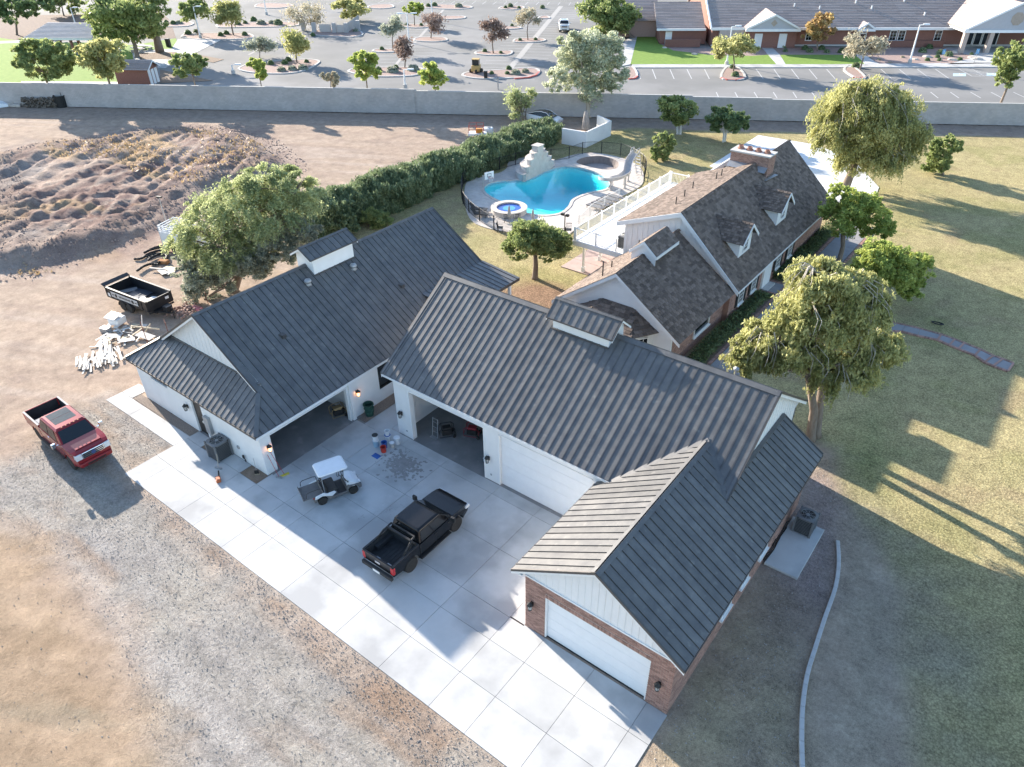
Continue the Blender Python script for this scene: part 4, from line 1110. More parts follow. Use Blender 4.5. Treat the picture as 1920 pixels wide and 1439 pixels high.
    wall(t, (bx0+.35, f0+.34), (bx0+1.2, by+.2), 0, 2.68, .15)
    window(t, (bx1-2.9, by+.2, .9), (1,0,0), 2.3, 1.4, .06, grid=(4,1), out=(0,-1,0))
    window(t, (bx1-.8, by+.9, .9), (.85,1.24,0), 1.0, 1.5, .06, grid=(2,2), out=(1.24,-.85,0))
    # main block
    zR2, zE2, xm2 = 7.45, 2.8, -20.45; g0, g1 = 45.7, 66.5; hwR = 5.05; lnR = math.hypot(hwR, zR2-zE2); p2 = (zR2-zE2)/hwR
    shingles(t, (xm2+hwR, g0, zE2), (0,1,0), (-hwR,0,zR2-zE2), [(0,0),(g1-g0,0),(g1-g0,lnR),(0,lnR)])
    zL = 5.6; hwL = 5.0; lnL = math.hypot(hwL, zR2-zL)
    shingles(t, (xm2-hwL, g0, zL), (0,1,0), (hwL,0,zR2-zL), [(0,0),(13.3,0),(13.3,lnL),(0,lnL)])
    lnS = math.hypot(4.2, 3.9)
    shingles(t, (xm2-4.2, g0+13.32, zR2-3.9), (0,1,0), (4.2,0,3.9), [(0,0),(g1-g0-13.32,0),(g1-g0-13.32,lnS),(0,lnS)])
    ridge_sh((xm2, g0, zR2), (xm2, 58.8, zR2), (1,0,0), .6); ridge_sh((xm2, 60.4, zR2), (xm2, g1, zR2), (1,0,0), .9)
    rake_trim(t, (xm2+hwR, g0, zE2), (xm2, g0, zR2), (0,-1,0), h=.34, t=.06, mat=m_white, name='barge_board')
    rake_trim(t, (xm2-hwL, g0, zL), (xm2, g0, zR2), (0,-1,0), h=.34, t=.06, mat=m_white, name='barge_board')
    rake_trim(t, (xm2+hwR, g1, zE2), (xm2, g1, zR2), (0,1,0), h=.3, t=.06, mat=m_white, name='barge_board')
    # its near gable wall in white boards
    mb = MB(); yw = 45.98
    mb.slab([(-24.9,yw,2.6),(-16.3,yw,2.6),(-16.3,yw,3.35),(xm2,yw,zR2-.3),(-24.9,yw,5.5)], (0,-1,0), .15)
    k = -24.7
    while k < -16.4:
        top = 5.5+(zR2-.3-5.5)*(k+24.9)/(xm2+24.9) if k < xm2 else zR2-.3-(k-xm2)*p2
        if top > 3.0: mb.box((k, yw-.03, 2.7), (k+.04, yw+.001, top-.1))
        k += .42
    mb.build('gable_wall', m_white, t)
    wall(t, (-24.9, 66.2), (-24.9, 46.0), 0, 5.5, .15, [(2.0,3.0,3.1,5.1),(7.4,8.3,3.1,5.1),(9.6,10.6,3.1,5.1)], mat=m_white)
    for v in (63.7, 58.35, 56.1): 
        window(t, (-24.9, v, 3.1), (0,1,0), .95, 2.0, .05, out=(-1,0,0))
    wall(t, (-16.02, 46.3), (-16.02, 66.0), 0, 2.8, .2, mat=m_mortar, name='mortar_wall')
    bricks(t, (-16.02, 45.99, 0), (0,1,0), (1,0,0), 20, 2.75, [(1.35,2.65,.6,2.2),(3.9,5.0,.6,2.2),(6.2,8.1,0,2.4),(8.8,10.0,.6,2.2),(11.3,12.6,.6,2.2)])
    wall(t, (-16.42, 45.97), (-16.0, 45.97), 0, 2.8, .02, mat=m_brick, name='brick_return', inner=-1)
    for v in (48.05, 50.45, 55.4, 58.0):
        w_ = window(t, (-16.0, v, .7), (0,1,0), .95, 1.45, .07, grid=(2,3), out=(1,0,0), fw=.07, sill=True)
        for s in (-1, 1):
            mb = MB(); mb.box((-16.0, v+s*.72-.19, .68), (-15.94, v+s*.72+.19, 2.2)); mb.build('shutter', m_black, t)
    mb = MB(); mb.box((-16.02, 52.35, .05), (-15.9, 53.95, 2.35)); d_ = mb.build('front_door', m_white, t, bevel=.02)
    mb = MB(); mb.box((-15.88, 52.3, .02), (-15.4, 53.9, .12)); mb.build('door_step', m_kerb, t)
    # far part, brick end seen past the tree
    mb = MB(); mb.box((-20.2, 66.0, 0), (-16.0, 66.2, 2.9)); mb.build('end_wall', m_brick, t)
    # eave gutter boards
    mb = MB(); mb.box((xm2+hwR+.001, g0, zE2-.16), (xm2+hwR+.04, g1, zE2-.01)); mb.build('gutter_board', m_white, t)
    # chimney
    cx0, cx1, cy0, cy1 = -22.6, -19.35, 58.85, 60.35
    mb = MB(); mb.box((cx0+.02, cy0+.02, 5.0), (cx1-.02, cy1-.02, 8.05)); ch = mb.build('chimney', m_mortar, t)
    bb = MB()
    def courses(O, d, out, L_, za, zb_):
        O = Vector(O); d = Vector(d); out = Vector(out); z = za; r_ = 0
        while z < zb_:
            x = 0 if r_ % 2 else -.11
            while x < L_:
                a, b = max(x, 0), min(x+.205, L_)
                if b-a > .03: bb.obox(O+d*a+Vector((0,0,z)), d*(b-a), out*.018, (0,0,.064))
                x += .217
            z += .076; r_ += 1
    courses((cx0, cy0+.02, 0), (1,0,0), (0,-1,0), cx1-cx0, 5.2, 8.0)
    courses((cx1-.02, cy0+.01, 0), (0,1,0), (1,0,0), cy1-cy0, 5.2, 8.0)
    bb.build('chimney_bricks', m_brick, ch, kind='stuff')
    mb = MB(); mb.box((cx0-.08, cy0-.08, 8.05), (cx1+.08, cy1+.08, 8.16)); mb.build('chimney_cap', m_kerb, ch)
    for i in range(4):
        c = (cx0+.5+i*.75, (cy0+cy1)/2, 8.16)
        mb = MB(); mb.lathe([(.30,0),(.29,.07),(.2,.09),(.2,.26),(.15,.26),(.15,.1)], c, 14); mb.build('chimney_pot', M('terracotta_pot', (.30,.15,.11), (.36,.2,.15), rough=.9), ch)
    mb = MB(); mb.bar((cx1+.1, cy0-.5, 6.38), (cx1+.3, cy1+.1, 6.32), .3, .03); mb.slab([(cx0,cy0-.6,7.0),(cx1,cy0-.55,6.95),(cx1,cy0,7.25),(cx0,cy0,7.3)], (0,0,1), .03); mb.build('chimney_flashing', m_steel, t)
    # dormers
    for vc, zr, zz in ((49.25, 6.41, 0), (56.55, 6.50, .05)):
        hw_ = 1.4; ze = 5.24+zz; xf = -16.4; n_ = 'dormer'
        mb = MB(); wv = 1.05; xw = -16.75; zb2 = 3.95+zz
        xs = xm2+ (zR2-5.35)/p2
        # cheeks and front
        for s in (-1, 1):
            mb.slab([(xw, vc+s*wv, zb2-.1), (xw, vc+s*wv, ze+.25), (xm2+(zR2-ze-.25)/p2, vc+s*wv, ze+.25)], (0,s,0), .08)
        mb.slab([(xw+.002, vc-wv+.081, zb2-.1),(xw+.002, vc+wv-.081, zb2-.1),(xw+.002, vc+wv-.081, ze+.2),(xw+.002, vc, zr-.12),(xw+.002, vc-wv+.081, ze+.2)], (1,0,0), .08)
        dm = mb.build('dormer', m_white, t)
        window(t, (xw+.004, vc, zb2+.32), (0,1,0), .85, .95, .06, grid=(2,2), out=(1,0,0), fw=.08, name='dormer_window')
        for s in (-1, 1):
            e = Vector((xf, vc+s*hw_, ze)); L_ = 4.0; ww = math.hypot(hw_, zr-ze)
            back_e = (xm2+(zR2-ze)/p2); back_r = (xm2+(zR2-zr)/p2)
            shingles(t, (xf, vc+s*hw_, ze), (-1,0,0), (0,-s*hw_,zr-ze), [(0,0),(xf-back_e,0),(xf-back_r,ww),(0,ww)], ex=.2, wd=.24)
            rake_trim(t, e, (xf, vc, zr), (1,0,0), h=.2, t=.05, mat=m_white, name='barge_board')
        ridge_sh((xf, vc, zr), (back_r, vc, zr), (0,1,0), .8)
    # roof pipes
    for x, v, h in ((-22.3,38.6,1.1),(-23.0,41.0,.5),(-22.6,44.0,.8),(-22.3,44.2,.7)):
        z = zR1-(xm-x)*.714; mb = MB(); mb.tube([(x,v,z-.1),(x,v,z+h)], .05, 8); mb.build('roof_pipe', m_fascia, t)
    for x, v in ((-22.2,48.5),(-22.5,50.5),(-23.0,53.0),(-22.0,55.0),(-22.0,56)):
        z = zR2-(xm2-x)*(zR2-zL)/hwL; mb = MB(); mb.tube([(x,v,z-.1),(x,v,z+.55)], .05, 8); mb.build('roof_pipe', m_fascia, t)
    # upper deck
    dz = 3.0; dx0, dx1, dv0, dv1 = -29.45, -24.92, 45.95, 62.2
    v = dv0; 
    while v < dv1-.01:
        mb = MB(); mb.box((dx0, v, dz-.04), (dx1, min(v+1.35, dv1)-.012, dz)); mb.build('deck_board_panel', m_white, t); v += 1.355
    mb = MB(); mb.box((dx0-.04, dv0-.04, dz-.42), (dx1, dv0+.05, dz-.045)); mb.box((dx0-.04, dv0+.055, dz-.42), (dx0+.05, dv1, dz-.045)); mb.box((dx0+.055, dv0+.055, dz-.16), (dx1, dv1, dz-.06)); mb.build('deck_fascia', m_white, t)
    for v in (46.8, 49.4, 52.6, 56, 59.4, 61.9):
        for x in (-28.9,) if v > 46 else ():
            mb = MB(); mb.box((x-.08, v-.08, 0), (x+.08, v+.08, dz-.17)); mb.box((x-.13, v-.13, 0), (x+.13, v+.13, .45)); mb.build('deck_post', m_white, t)
    # railing along the pool side: posts, rails, lattice sheets
    def rail(p0, p1, lattice=True):
        p0 = Vector(p0); p1 = Vector(p1); d = p1-p0; L_ = d.length; d.normalize(); n = max(1, round(L_/1.9)); 
        for i in range(n+1):
            q = p0+d*L_*i/n; mb = MB(); mb.cbox(q, .1, .1, 1.08, math.atan2(d.y, d.x)); mb.cbox(q+Vector((0,0,1.08)), .14, .14, .04); mb.build('railing_post', m_white, t)
        mb = MB(); mb.bar(p0+Vector((0,0,1.0)), p1+Vector((0,0,1.0)), .09, .05); mb.bar(p0+Vector((0,0,.1)), p1+Vector((0,0,.1)), .05, .05); mb.build('handrail', m_white, t)
        mb = MB(); step = .14; k = step
        while k < L_-.05:
            q = p0+d*k; mb.bar(q+Vector((0,0,.12)), q+Vector((0,0,.98)), .03, .012, up=(d.x, d.y, 0)); k += step
        mb.build('baluster', m_white, t, kind='stuff')
    rail((dx0+.06, dv0+.08, dz), (dx0+.06, dv1-.06, dz))
    rail((dx0+.2, dv0+.06, dz), (dx1-.6, dv0+.06, dz), False)
    rail((dx0+.2, dv1-.06, dz), (dx1-.9, dv1-.06, dz))
    return t
old_house()
# ================================================================== paving
def slabs(name, xs, vs_, skip=(), z=.0, th=.10, gap=.012, cuts=()):
    t = bpy.data.objects.new(name, None); COL.objects.link(t); t['kind'] = 'structure'; ORG[t] = Vector((0,0,0))
    for i in range(len(xs)-1):
        for j in range(len(vs_)-1):
            if (i, j) in skip: continue
            mb = MB(); mb.box((xs[i]+gap/2, vs_[j]+gap/2, z-th), (xs[i+1]-gap/2, vs_[j+1]-gap/2, z))
            mb.build('slab', m_concrete, t)
    return t
XS = [-35.75,-34.3,-30.62,-29.15,-26.72,-25.2,-22.12,-18.42,-15.7,-12.86,-11.0,-8.5,-6.05,-5.15]
def driveway():
    t = bpy.data.objects.new('driveway', None); COL.objects.link(t); t['kind'] = 'structure'; ORG[t] = Vector((0,0,0))
    mb = MB(); mb.box((-35.6, 10.9, -.2), (-5.3, 16.1, -.028)); mb.box((-28.9, 16.1, -.2), (-12.3, 22.4, -.028)); mb.box((-30.5, 15.0, -.2), (-28.95, 22.0, -.028)); mb.build('slab_joint', m_joint, t)
    def s(x0, x1, y0, y1):
        mb = MB(); g = .0085; mb.box((x0+g, y0+g, -.12), (x1-g, y1-g, .0)); mb.build('slab', m_concrete, t)
    rows = [10.81, 12.73, 14.68]
    for j in range(2):
        for i in range(len(XS)-1):
            if i in (): continue
            s(XS[i], XS[i+1], rows[j], rows[j+1])
    # in front of the brick garage
    for i in range(9, 13): s(XS[i], XS[i+1], 14.68, 16.18)
    # court
    for i in range(4, 9):
        for a, b in ((14.68,16.9),(16.9,18.95),(18.95,21.76)) if i < 7 else ((14.68,16.1),(16.1,18.95),(18.95,21.76)):
            s(XS[i], XS[i+1], a, b)
        if i in (5, 6, 7, 8) : s(XS[i], XS[i+1], 21.76, 22.53)
    for a, b in ((14.68,16.9),(16.9,18.95),(18.95,21.86)): s(-29.14, XS[4], a, b)
    for a, b in ((16.1,18.95),(18.95,21.76),(21.76,22.53)): s(-12.86, -12.09, a, b)
    s(-26.72, -25.2, 21.76, 22.53); s(-28.35, -26.72, 21.86, 24.6); s(-26.72, -26.13, 22.55, 24.6)
    s(-28.35, -26.15, 24.6, 27.2); s(-28.35, -26.15, 27.2, 29.8)
    # walk along the gable end and round it
    s(-35.75, -34.36, 14.68, 15.48); s(-34.34, -33.7, 14.95, 15.48); s(-33.7, -30.66, 14.68, 15.48)
    for a, b in ((-43.35,-42.2),(-42.2,-40.66),(-40.66,-39.02),(-39.02,-37.42),(-37.42,-35.75)): s(a, b, 13.78, 14.86)
    s(-43.35, -42.2, 14.87, 16.0)
    return t
driveway()
sheet('gravel_bed', [[(-29.15,22.0),(-28.37,22.0),(-28.37,30),(-29.15,30)], [(-42.1,14.9),(-35.8,14.9),(-35.8,15.47),(-42.1,15.47)]], .002, M('dark_gravel', (.14,.11,.09), (.30,.25,.21), rough=1, scale=16, bump=.8, bscale=20, world_co=True))
sheet('soil_bed', [[(-30.62,14.70),(-29.16,14.70),(-29.16,15.48),(-30.62,15.48)], [(-34.33,14.72),(-33.75,14.72),(-33.75,14.93),(-34.33,14.93)]], .002, m_soil)
# stains of water on the court
def blots(name, spots, mat, z=.004):
    mb = MB()
    for x, v, rx, rv, n in spots:
        for k in range(n):
            a = random.gauss(0, .45)*rx+x; b = random.gauss(0, .45)*rv+v; r_ = random.uniform(.02, .10)*min(1, rx)
            pts = []; m_ = 9; ph = random.random()*6
            for q in range(m_):
                an = 2*math.pi*q/m_; rr = r_*(.5+random.random()); pts.append((a+math.cos(an)*rr*1.2, b+math.sin(an)*rr, z+.00002*k))
            mb.poly(pts)
    o = mb.build(name, mat); o['kind'] = 'stuff'; tag(o, 'dark wet splashes drying on the pale courtyard slabs', 'water stain'); return o
m_wet = M('wet_concrete', (.20,.195,.19), (.30,.29,.28), rough=.4, scale=5)
blots('water_stain', [(-23.9,20.6,1.25,.95,420),(-24.6,21.5,.35,.3,14),(-21.9,17.6,.3,.5,16),(-21.6,18.1,.25,.3,12),(-22.6,16.4,.25,.2,14),(-23.9,14.9,.2,.2,7),(-22.4,17.2,.2,.5,10)], m_wet)
# AC pad and curb beside the brick wing
t = root('equipment_pad', 'small pale concrete pad against the brick wall under the condenser unit', 'concrete pad', (-4.3, 27.2, 0))
mb = MB(); mb.box((-5.08,25.78,-.1), (-3.5,29.6,.09)); mb.build('pad_slab', m_concrete, t, bevel=.015)
CURB = smooth_ring([(-2.76,29.29),(-2.28,27.92),(-1.93,26.32),(-1.77,24.4),(-1.58,22.51),(-1.42,21.14),(-1.08,19.65),(-.62,18.25),(-.1,16.9),(.5,15.2)], 3, closed=False)
mb = MB()
for i in range(len(CURB)-1):
    a = Vector((*CURB[i], 0)); b = Vector((*CURB[i+1], 0)); d = (b-a).normalized(); s = Vector((-d.y, d.x, 0))
    mb.obox(a-s*.09-Vector((0,0,.1)), b-a-d*.008, s*.18, (0,0,.2))
o = mb.build('curb', m_kerb, bevel=.02); o['kind'] = 'structure'
# garden walk beside the old house, brick edges, the branch with steps
m_walk = M('grey_walk', (.25,.245,.25), (.31,.30,.30), rough=.9, scale=.8, rand=.04, bump=.1, bscale=50, world_co=True)
gw = bpy.data.objects.new('garden_path', None); COL.objects.link(gw); gw['kind'] = 'structure'; ORG[gw] = Vector((0,0,0))
v = 34.5; 
while v < 70:
    mb = MB(); mb.box((-14.45, v+.006, -.1), (-12.35, v+1.85, .03)); mb.build('slab', m_walk, gw); v += 1.87
def brick_edge(path, name='brick_edging', parent=gw, w=.2, z0=-.05, z1=.06, step=.11, col=m_brick):
    mb = MB()
    for i in range(len(path)-1):
        a = Vector((*path[i], z0)); b = Vector((*path[i+1], z0)); d = (b-a).normalized(); s = Vector((-d.y, d.x, 0)); k = 0
        while k < (b-a).length-step*.5:
            mb.obox(a+d*k-s*w/2, d*(step-.012), s*w, (0,0,z1-z0+random.uniform(-.006,.006))); k += step
    mb.build(name, col, parent, kind='stuff')
brick_edge([(-14.6,38),(-14.6,69)], step=.13); brick_edge([(-12.2,34.5),(-12.2,69)], step=.13)
brick_edge([(-14.65,52.3),(-15.4,52.3)]); brick_edge([(-14.65,54.3),(-16,54.3)])
for a, b in ((52.4,54.2),):
    mb = MB(); mb.box((-15.95, a, -.1), (-14.72, b, .028)); mb.build('slab', m_walk, gw)
pa = [G(1590,592), G(1650,600), G(1700,611), G(1725,617), G(1765,628), G(1790,637), G(1808,644), G(1838,656), G(1862,668), G(1880,674), G(1900,682)]
pb = [G(1585,618), G(1640,622), G(1690,622), G(1720,630), G(1758,638), G(1780,648), G(1797,655), G(1828,667), G(1846,680), G(1862,687), G(1890,697)]
for i in range(len(pa)-1):
    dz = -.03*max(0, i-3)
    a, b, c, d = pa[i], pa[i+1], pb[i+1], pb[i]
    mb = MB(); q = [Vector((p.x, p.y, .03)) for p in (a, b, c, d)]; cc = sum(q, Vector())/4; q = [cc+(p-cc)*.985 for p in q]
    mb.slab(q, (0,0,1), .12); mb.build('slab', m_walk, gw)
    if i >= 3:
        mb = MB(); mb.bar(Vector((b.x,b.y,.05)), Vector((c.x,c.y,.05)), .12, .06); mb.build('step_edge', m_brick, gw)
brick_edge([tuple(p[:2]) for p in pa]); brick_edge([tuple(p[:2]) for p in pb])
sheet('planting_bed', [[(-15.98,38),(-14.72,38),(-14.72,52.2),(-15.98,52.2)], [(-15.98,54.4),(-14.72,54.4),(-14.72,68),(-15.98,68)], [(-16.35,34.6),(-14.72,34.6),(-14.72,37.9),(-16.35,37.9)]], .01, m_soil)
# pink patio under the deck
t = bpy.data.objects.new('patio', None); COL.objects.link(t); t['kind'] = 'structure'; ORG[t] = Vector((0,0,0))
m_patio = M('pink_patio', (.40,.30,.265), (.47,.365,.33), rough=.85, scale=1.2, rand=.04, world_co=True)
for i in range(2):
    for j in range(8):
        mb = MB(); mb.box((-30.9+i*3.0, 46.5+j*1.9+.01, -.1), (-30.9+i*3.0+2.99, 46.5+j*1.9+1.89, .04)); mb.build('slab', m_patio, t)
# white court beyond the house
WC = GP([(1422,254),(1530,272),(1600,300),(1648,352),(1632,392),(1530,372),(1375,330),(1330,312)])
sheet('white_court', [WC], .015, M('white_court_paint', (.62,.63,.64), (.70,.71,.72), rough=.7, scale=.5, world_co=True))
# ================================================================== pool
m_deckstone = M('travertine', (.46,.41,.36), (.58,.53,.48), rough=.85, scale=2.2, c3=(.50,.40,.34), s3=1.2, t3=.58, bump=.08, bscale=20, world_co=True)
m_plaster = M('pool_plaster', (.40,.72,.74), (.47,.77,.79), rough=.6, scale=1)
def tiles_in(poly, holes, name, mat, z, parent, w=.9, h=.6, ang=0, lim=300, th=.05):
    """paving stones laid inside poly but not in holes"""
    xs = [p[0] for p in poly]; ys = [p[1] for p in poly]
    nx = int((max(xs)-min(xs))/w)+2; ny = int((max(ys)-min(ys))/h)+2
    cx = np.array([[min(xs)+(i+(.5 if j % 2 else 0))*w for i in range(nx)] for j in range(ny)]); cy = np.array([[min(ys)+j*h for i in range(nx)] for j in range(ny)])
    return cx, cy
def pool():
    t = root('swimming_pool', 'free form turquoise swimming pool set in pale stone paving', 'swimming pool', (-42, 61, 0))
    cop = inset(POOL, -.32)
    # coping stones
    n = len(POOL)
    for i in range(0, n, 2):
        j = (i+2) % n; m_ = (i+1) % n
        q = [Vector((*POOL[k], .07)) for k in (i, m_, j)] + [Vector((*cop[k], .07)) for k in (j, m_, i)]
        c = sum(q, Vector())/6; q = [c+(p-c)*.985 for p in q]
        mb = MB(); mb.slab(q, (0,0,1), .1); mb.build('coping_stone', m_deckstone, t)
    def wallring(ring, z0, z1, mat, name, par):
        mb = MB(); k = len(ring)
        vs_ = [(x, y, z0) for x, y in ring]+[(x, y, z1) for x, y in ring]
        mb.add(vs_, [(i, (i+1) % k, (i+1) % k+k, i+k) for i in range(k)]); return mb.build(name, mat, par)
    depth = -1.7
    # basin: floor falls from the shallow shelf by the near end to the deep end
    ring = POOL; k = len(ring); c = Vector((-41.5, 61.5, 0))
    stp = .3; gx = np.arange(-50, -36, stp); gy = np.arange(53, 70, stp); GX, GY = np.meshgrid(gx, gy); sd = sdf(ring, GX, GY)
    dp = np.where(GY > 56.3, .3+1.75*np.clip((GY-56.3)/8.5, 0, 1)**.75, .28); Zb = -(.18+np.minimum(np.maximum(sd, 0)*1.7, dp))
    nx_ = len(gx); vs_ = [(GX.flat[i], GY.flat[i], Zb.flat[i]) for i in range(GX.size)]
    fs_ = [(j*nx_+i, j*nx_+i+1, (j+1)*nx_+i+1, (j+1)*nx_+i) for j in range(len(gy)-1) for i in range(nx_-1) if sd[j, i] > -.45]
    mb = MB(); mb.add(vs_, fs_); mb.build('basin', m_plaster, t, smooth=True)
    mb = MB(); vs2 = [(x, y, .0) for x, y in inset(ring, -.01)]+[(x, y, -.4) for x, y in inset(ring, -.01)]
    mb.add(vs2, [(i, (i+1) % k, (i+1) % k+k, i+k) for i in range(k)]); mb.build('waterline_tile', M('waterline_tile', (.30,.44,.50), (.38,.52,.57), rough=.3, scale=6), t)
    # water body
    w = bpy.data.materials.new('pool_water'); w.use_nodes = True; N = w.node_tree.nodes; L = w.node_tree.links; N.clear()
    out = N.new('ShaderNodeOutputMaterial'); tr = N.new('ShaderNodeBsdfTransparent'); gl = N.new('ShaderNodeBsdfGlossy'); gl.inputs['Roughness'].default_value = .03
    fr = N.new('ShaderNodeFresnel'); fr.inputs['IOR'].default_value = 1.33; mx = N.new('ShaderNodeMixShader')
    nz = N.new('ShaderNodeTexNoise'); nz.inputs['Scale'].default_value = 1.6; nz.inputs['Detail'].default_value = 3; bp = N.new('ShaderNodeBump'); bp.inputs['Strength'].default_value = .25; bp.inputs['Distance'].default_value = .05
    co = N.new('ShaderNodeTexCoord'); L.new(co.outputs['Object'], nz.inputs['Vector']); L.new(nz.outputs['Fac'], bp.inputs['Height']); L.new(bp.outputs[0], gl.inputs['Normal']); L.new(bp.outputs[0], fr.inputs['Normal'])
    va = N.new('ShaderNodeVolumeAbsorption'); va.inputs['Color'].default_value = (.0,.91,.95,1); va.inputs['Density'].default_value = .6
    gb = N.new('ShaderNodeNewGeometry'); bf = N.new('ShaderNodeMath'); bf.operation = 'SUBTRACT'; bf.inputs[0].default_value = 1; L.new(gb.outputs['Backfacing'], bf.inputs[1]); fm = N.new('ShaderNodeMath'); fm.operation = 'MULTIPLY'; L.new(fr.outputs[0], fm.inputs[0]); L.new(bf.outputs[0], fm.inputs[1]); L.new(fm.outputs[0], mx.inputs[0]); L.new(tr.outputs[0], mx.inputs[1]); L.new(gl.outputs[0], mx.inputs[2]); L.new(mx.outputs[0], out.inputs['Surface']); L.new(va.outputs[0], out.inputs['Volume'])
    r2 = inset(ring, -.0)
    sheet_v = [Vector((x, y, -.05)) for x, y in r2]
    mb = MB(); mb.slab(sheet_v, (0,0,1), 2.6); ww = mb.build('water', w, t)
    ww['kind'] = 'structure'
    # deck paving
    stone_deck = sheet('pool_paving', [POOL_DECK], .03, m_deckstone, holes=[cop, inset(DRYPOOL, -.02)], thick=.1)
    # joints between paving stones as shallow grooves: the stones themselves
    pv = bpy.data.objects.new('paving', None); COL.objects.link(pv); pv['kind'] = 'structure'; ORG[pv] = Vector((0,0,0))
    P_ = np.array(POOL_DECK); xs = np.arange(P_[:,0].min(), P_[:,0].max(), .92); ys = np.arange(P_[:,1].min(), P_[:,1].max(), .62)
    cnt = 0; rest = MB(); cells = []
    for j, y in enumerate(ys):
        for x in xs+(.46 if j % 2 else 0): cells.append((x, y))
    cells = np.array(cells)
    def ok(ringp, mrg, X_, Y_): return sdf(ringp, X_, Y_) > mrg
    cor = [(dx, dy) for dx in (0,.9) for dy in (0,.6)]
    good = np.ones(len(cells), bool)
    for dx, dy in cor:
        X_ = cells[:,0]+dx; Y_ = cells[:,1]+dy
        good &= (sdf(POOL_DECK, X_, Y_) > .05) & (sdf(cop, X_, Y_) < -.02) & (sdf(DRYPOOL, X_, Y_) < -.1)
    for (x, y) in cells[good]:
        if cnt < 300:
            mb = MB(); mb.box((x, y, .031), (x+.9, y+.6, .046+random.uniform(0,.002))); mb.build('paver', m_deckstone_r, pv); cnt += 1
        else: rest.box((x, y, .031), (x+.9, y+.6, .046+random.uniform(0,.002)))
    if rest.f: rest.build('paving_stones', m_deckstone_r, pv, kind='stuff')
    # dry hollow of the unfinished second pool
    t2 = root('dry_basin', 'empty shallow basin with dark sides next to the turquoise pool', 'basin', (-42.4, 71.3, 0))
    k = len(DRYPOOL); ib = inset(DRYPOOL, .25)
    mb = MB(); vs_ = [(x, y, .04) for x, y in DRYPOOL]+[(x, y, -.75) for x, y in ib]
    mb.add(vs_, [(i, (i+1) % k, (i+1) % k+k, i+k) for i in range(k)]); mb.build('basin_wall', M('basin_wall', (.20,.17,.155), (.26,.225,.205), rough=.95), t2)
    mb = MB(); mb.poly([(x, y, -.745) for x, y in ib]); mb.build('basin_floor', M('basin_floor', (.34,.29,.26), (.40,.35,.32), rough=.95), t2)
    c2 = G(1118, 318); mb = MB(); mb.cbox((c2.x, c2.y, -.74), .55, .3, .12, .5); mb.build('drain', m_black, t2)
    # spa
    c = Vector((-41.75, 53.45, 0))
    s = root('spa', 'round raised spa with deep blue water and pale stone rim', 'spa', c)
    mb = MB(); mb.lathe([(1.72,-.02),(1.72,.48),(1.78,.48),(1.78,.56),(1.22,.56),(1.22,-.3)], c, 40); mb.build('spa_rim', m_deckstone, s)
    mb = MB(); mb.lathe([(1.21,.0),(1.21,.42),(.0,.42)], c, 40); mb.build('spa_water', M('spa_water', (.012,.06,.30), (.018,.09,.40), rough=.06, scale=2, spec=.6), s)
    mb = MB(); mb.lathe([(.5,.43),(.62,.43),(.62,.425),(.5,.425)], c, 24); mb.build('spa_bench_line', M('spa_pale', (.08,.3,.6), rough=.3), s)
    # stepped water feature
    a = Vector((-47.2, 61.9, 0)); f = root('stone_waterfall', 'stepped stone water feature with curved tiers at the pool edge', 'water feature', (-46.6, 63.5, 0))
    m_st = M('grey_feature_stone', (.42,.41,.40), (.54,.53,.52), rough=.9, scale=1.6)
    cc = Vector((-45.95, 64.2, 0)); 
    tiers = [(3.0,.75),(2.4,1.35),(1.75,1.95),(1.15,2.5)]
    for i, (r_, h) in enumerate(tiers):
        pts = [(cc.x+.1, cc.y+r_*.0-.0)]
        angs = np.linspace(math.pi*.5, math.pi*1.5+.2, 14)
        ring_ = [(cc.x+math.cos(an)*r_*.72, cc.y+math.sin(an)*r_) for an in angs]
        mb = MB(); mb.prism([(cc.x, cc.y+r_*.9)]+ring_+[(cc.x+.1, cc.y-r_)], (tiers[i-1][1]+.001 if i else 0), h-.08); mb.build('tier', m_st, f)
        ring2 = [(cc.x+math.cos(an)*(r_+.07)*.72, cc.y+math.sin(an)*(r_+.07)) for an in angs]
        mb = MB(); mb.prism([(cc.x, cc.y+r_*.9)]+ring2+[(cc.x+.1, cc.y-r_)], h-.08, h); mb.build('tier_coping', m_deckstone, f)
    mb = MB(); mb.box((cc.x-.55, cc.y-.5, 2.501), (cc.x+.25, cc.y+.45, 3.05)); mb.build('tower', m_st, f)
    mb = MB(); mb.box((cc.x-.63, cc.y-.58, 3.05), (cc.x+.33, cc.y+.53, 3.14)); mb.build('tower_cap', m_deckstone, f)
    mb = MB(); st = [(-3.1,0),(-3.1,.8),(-2.5,.8),(-2.5,1.4),(-1.85,1.4),(-1.85,2.0),(-1.2,2.0),(-1.2,2.55),(-.56,2.55),(-.56,3.045),(.5,3.045),(.5,2.3),(1.1,2.3),(1.1,1.6),(1.7,1.6),(1.7,.95),(2.3,.95),(2.3,0)]
    P3 = [Vector((cc.x+.26, cc.y+y, z)) for y, z in st]; mb.slab(P3, (1,0,0), .14); mb.build('stepped_wall', m_deckstone, f)
m_deckstone_r = M('travertine_paver', (.50,.45,.40), (.60,.55,.50), rough=.85, scale=2.2, rand=.09, world_co=True, bump=.06, bscale=25)
pool()

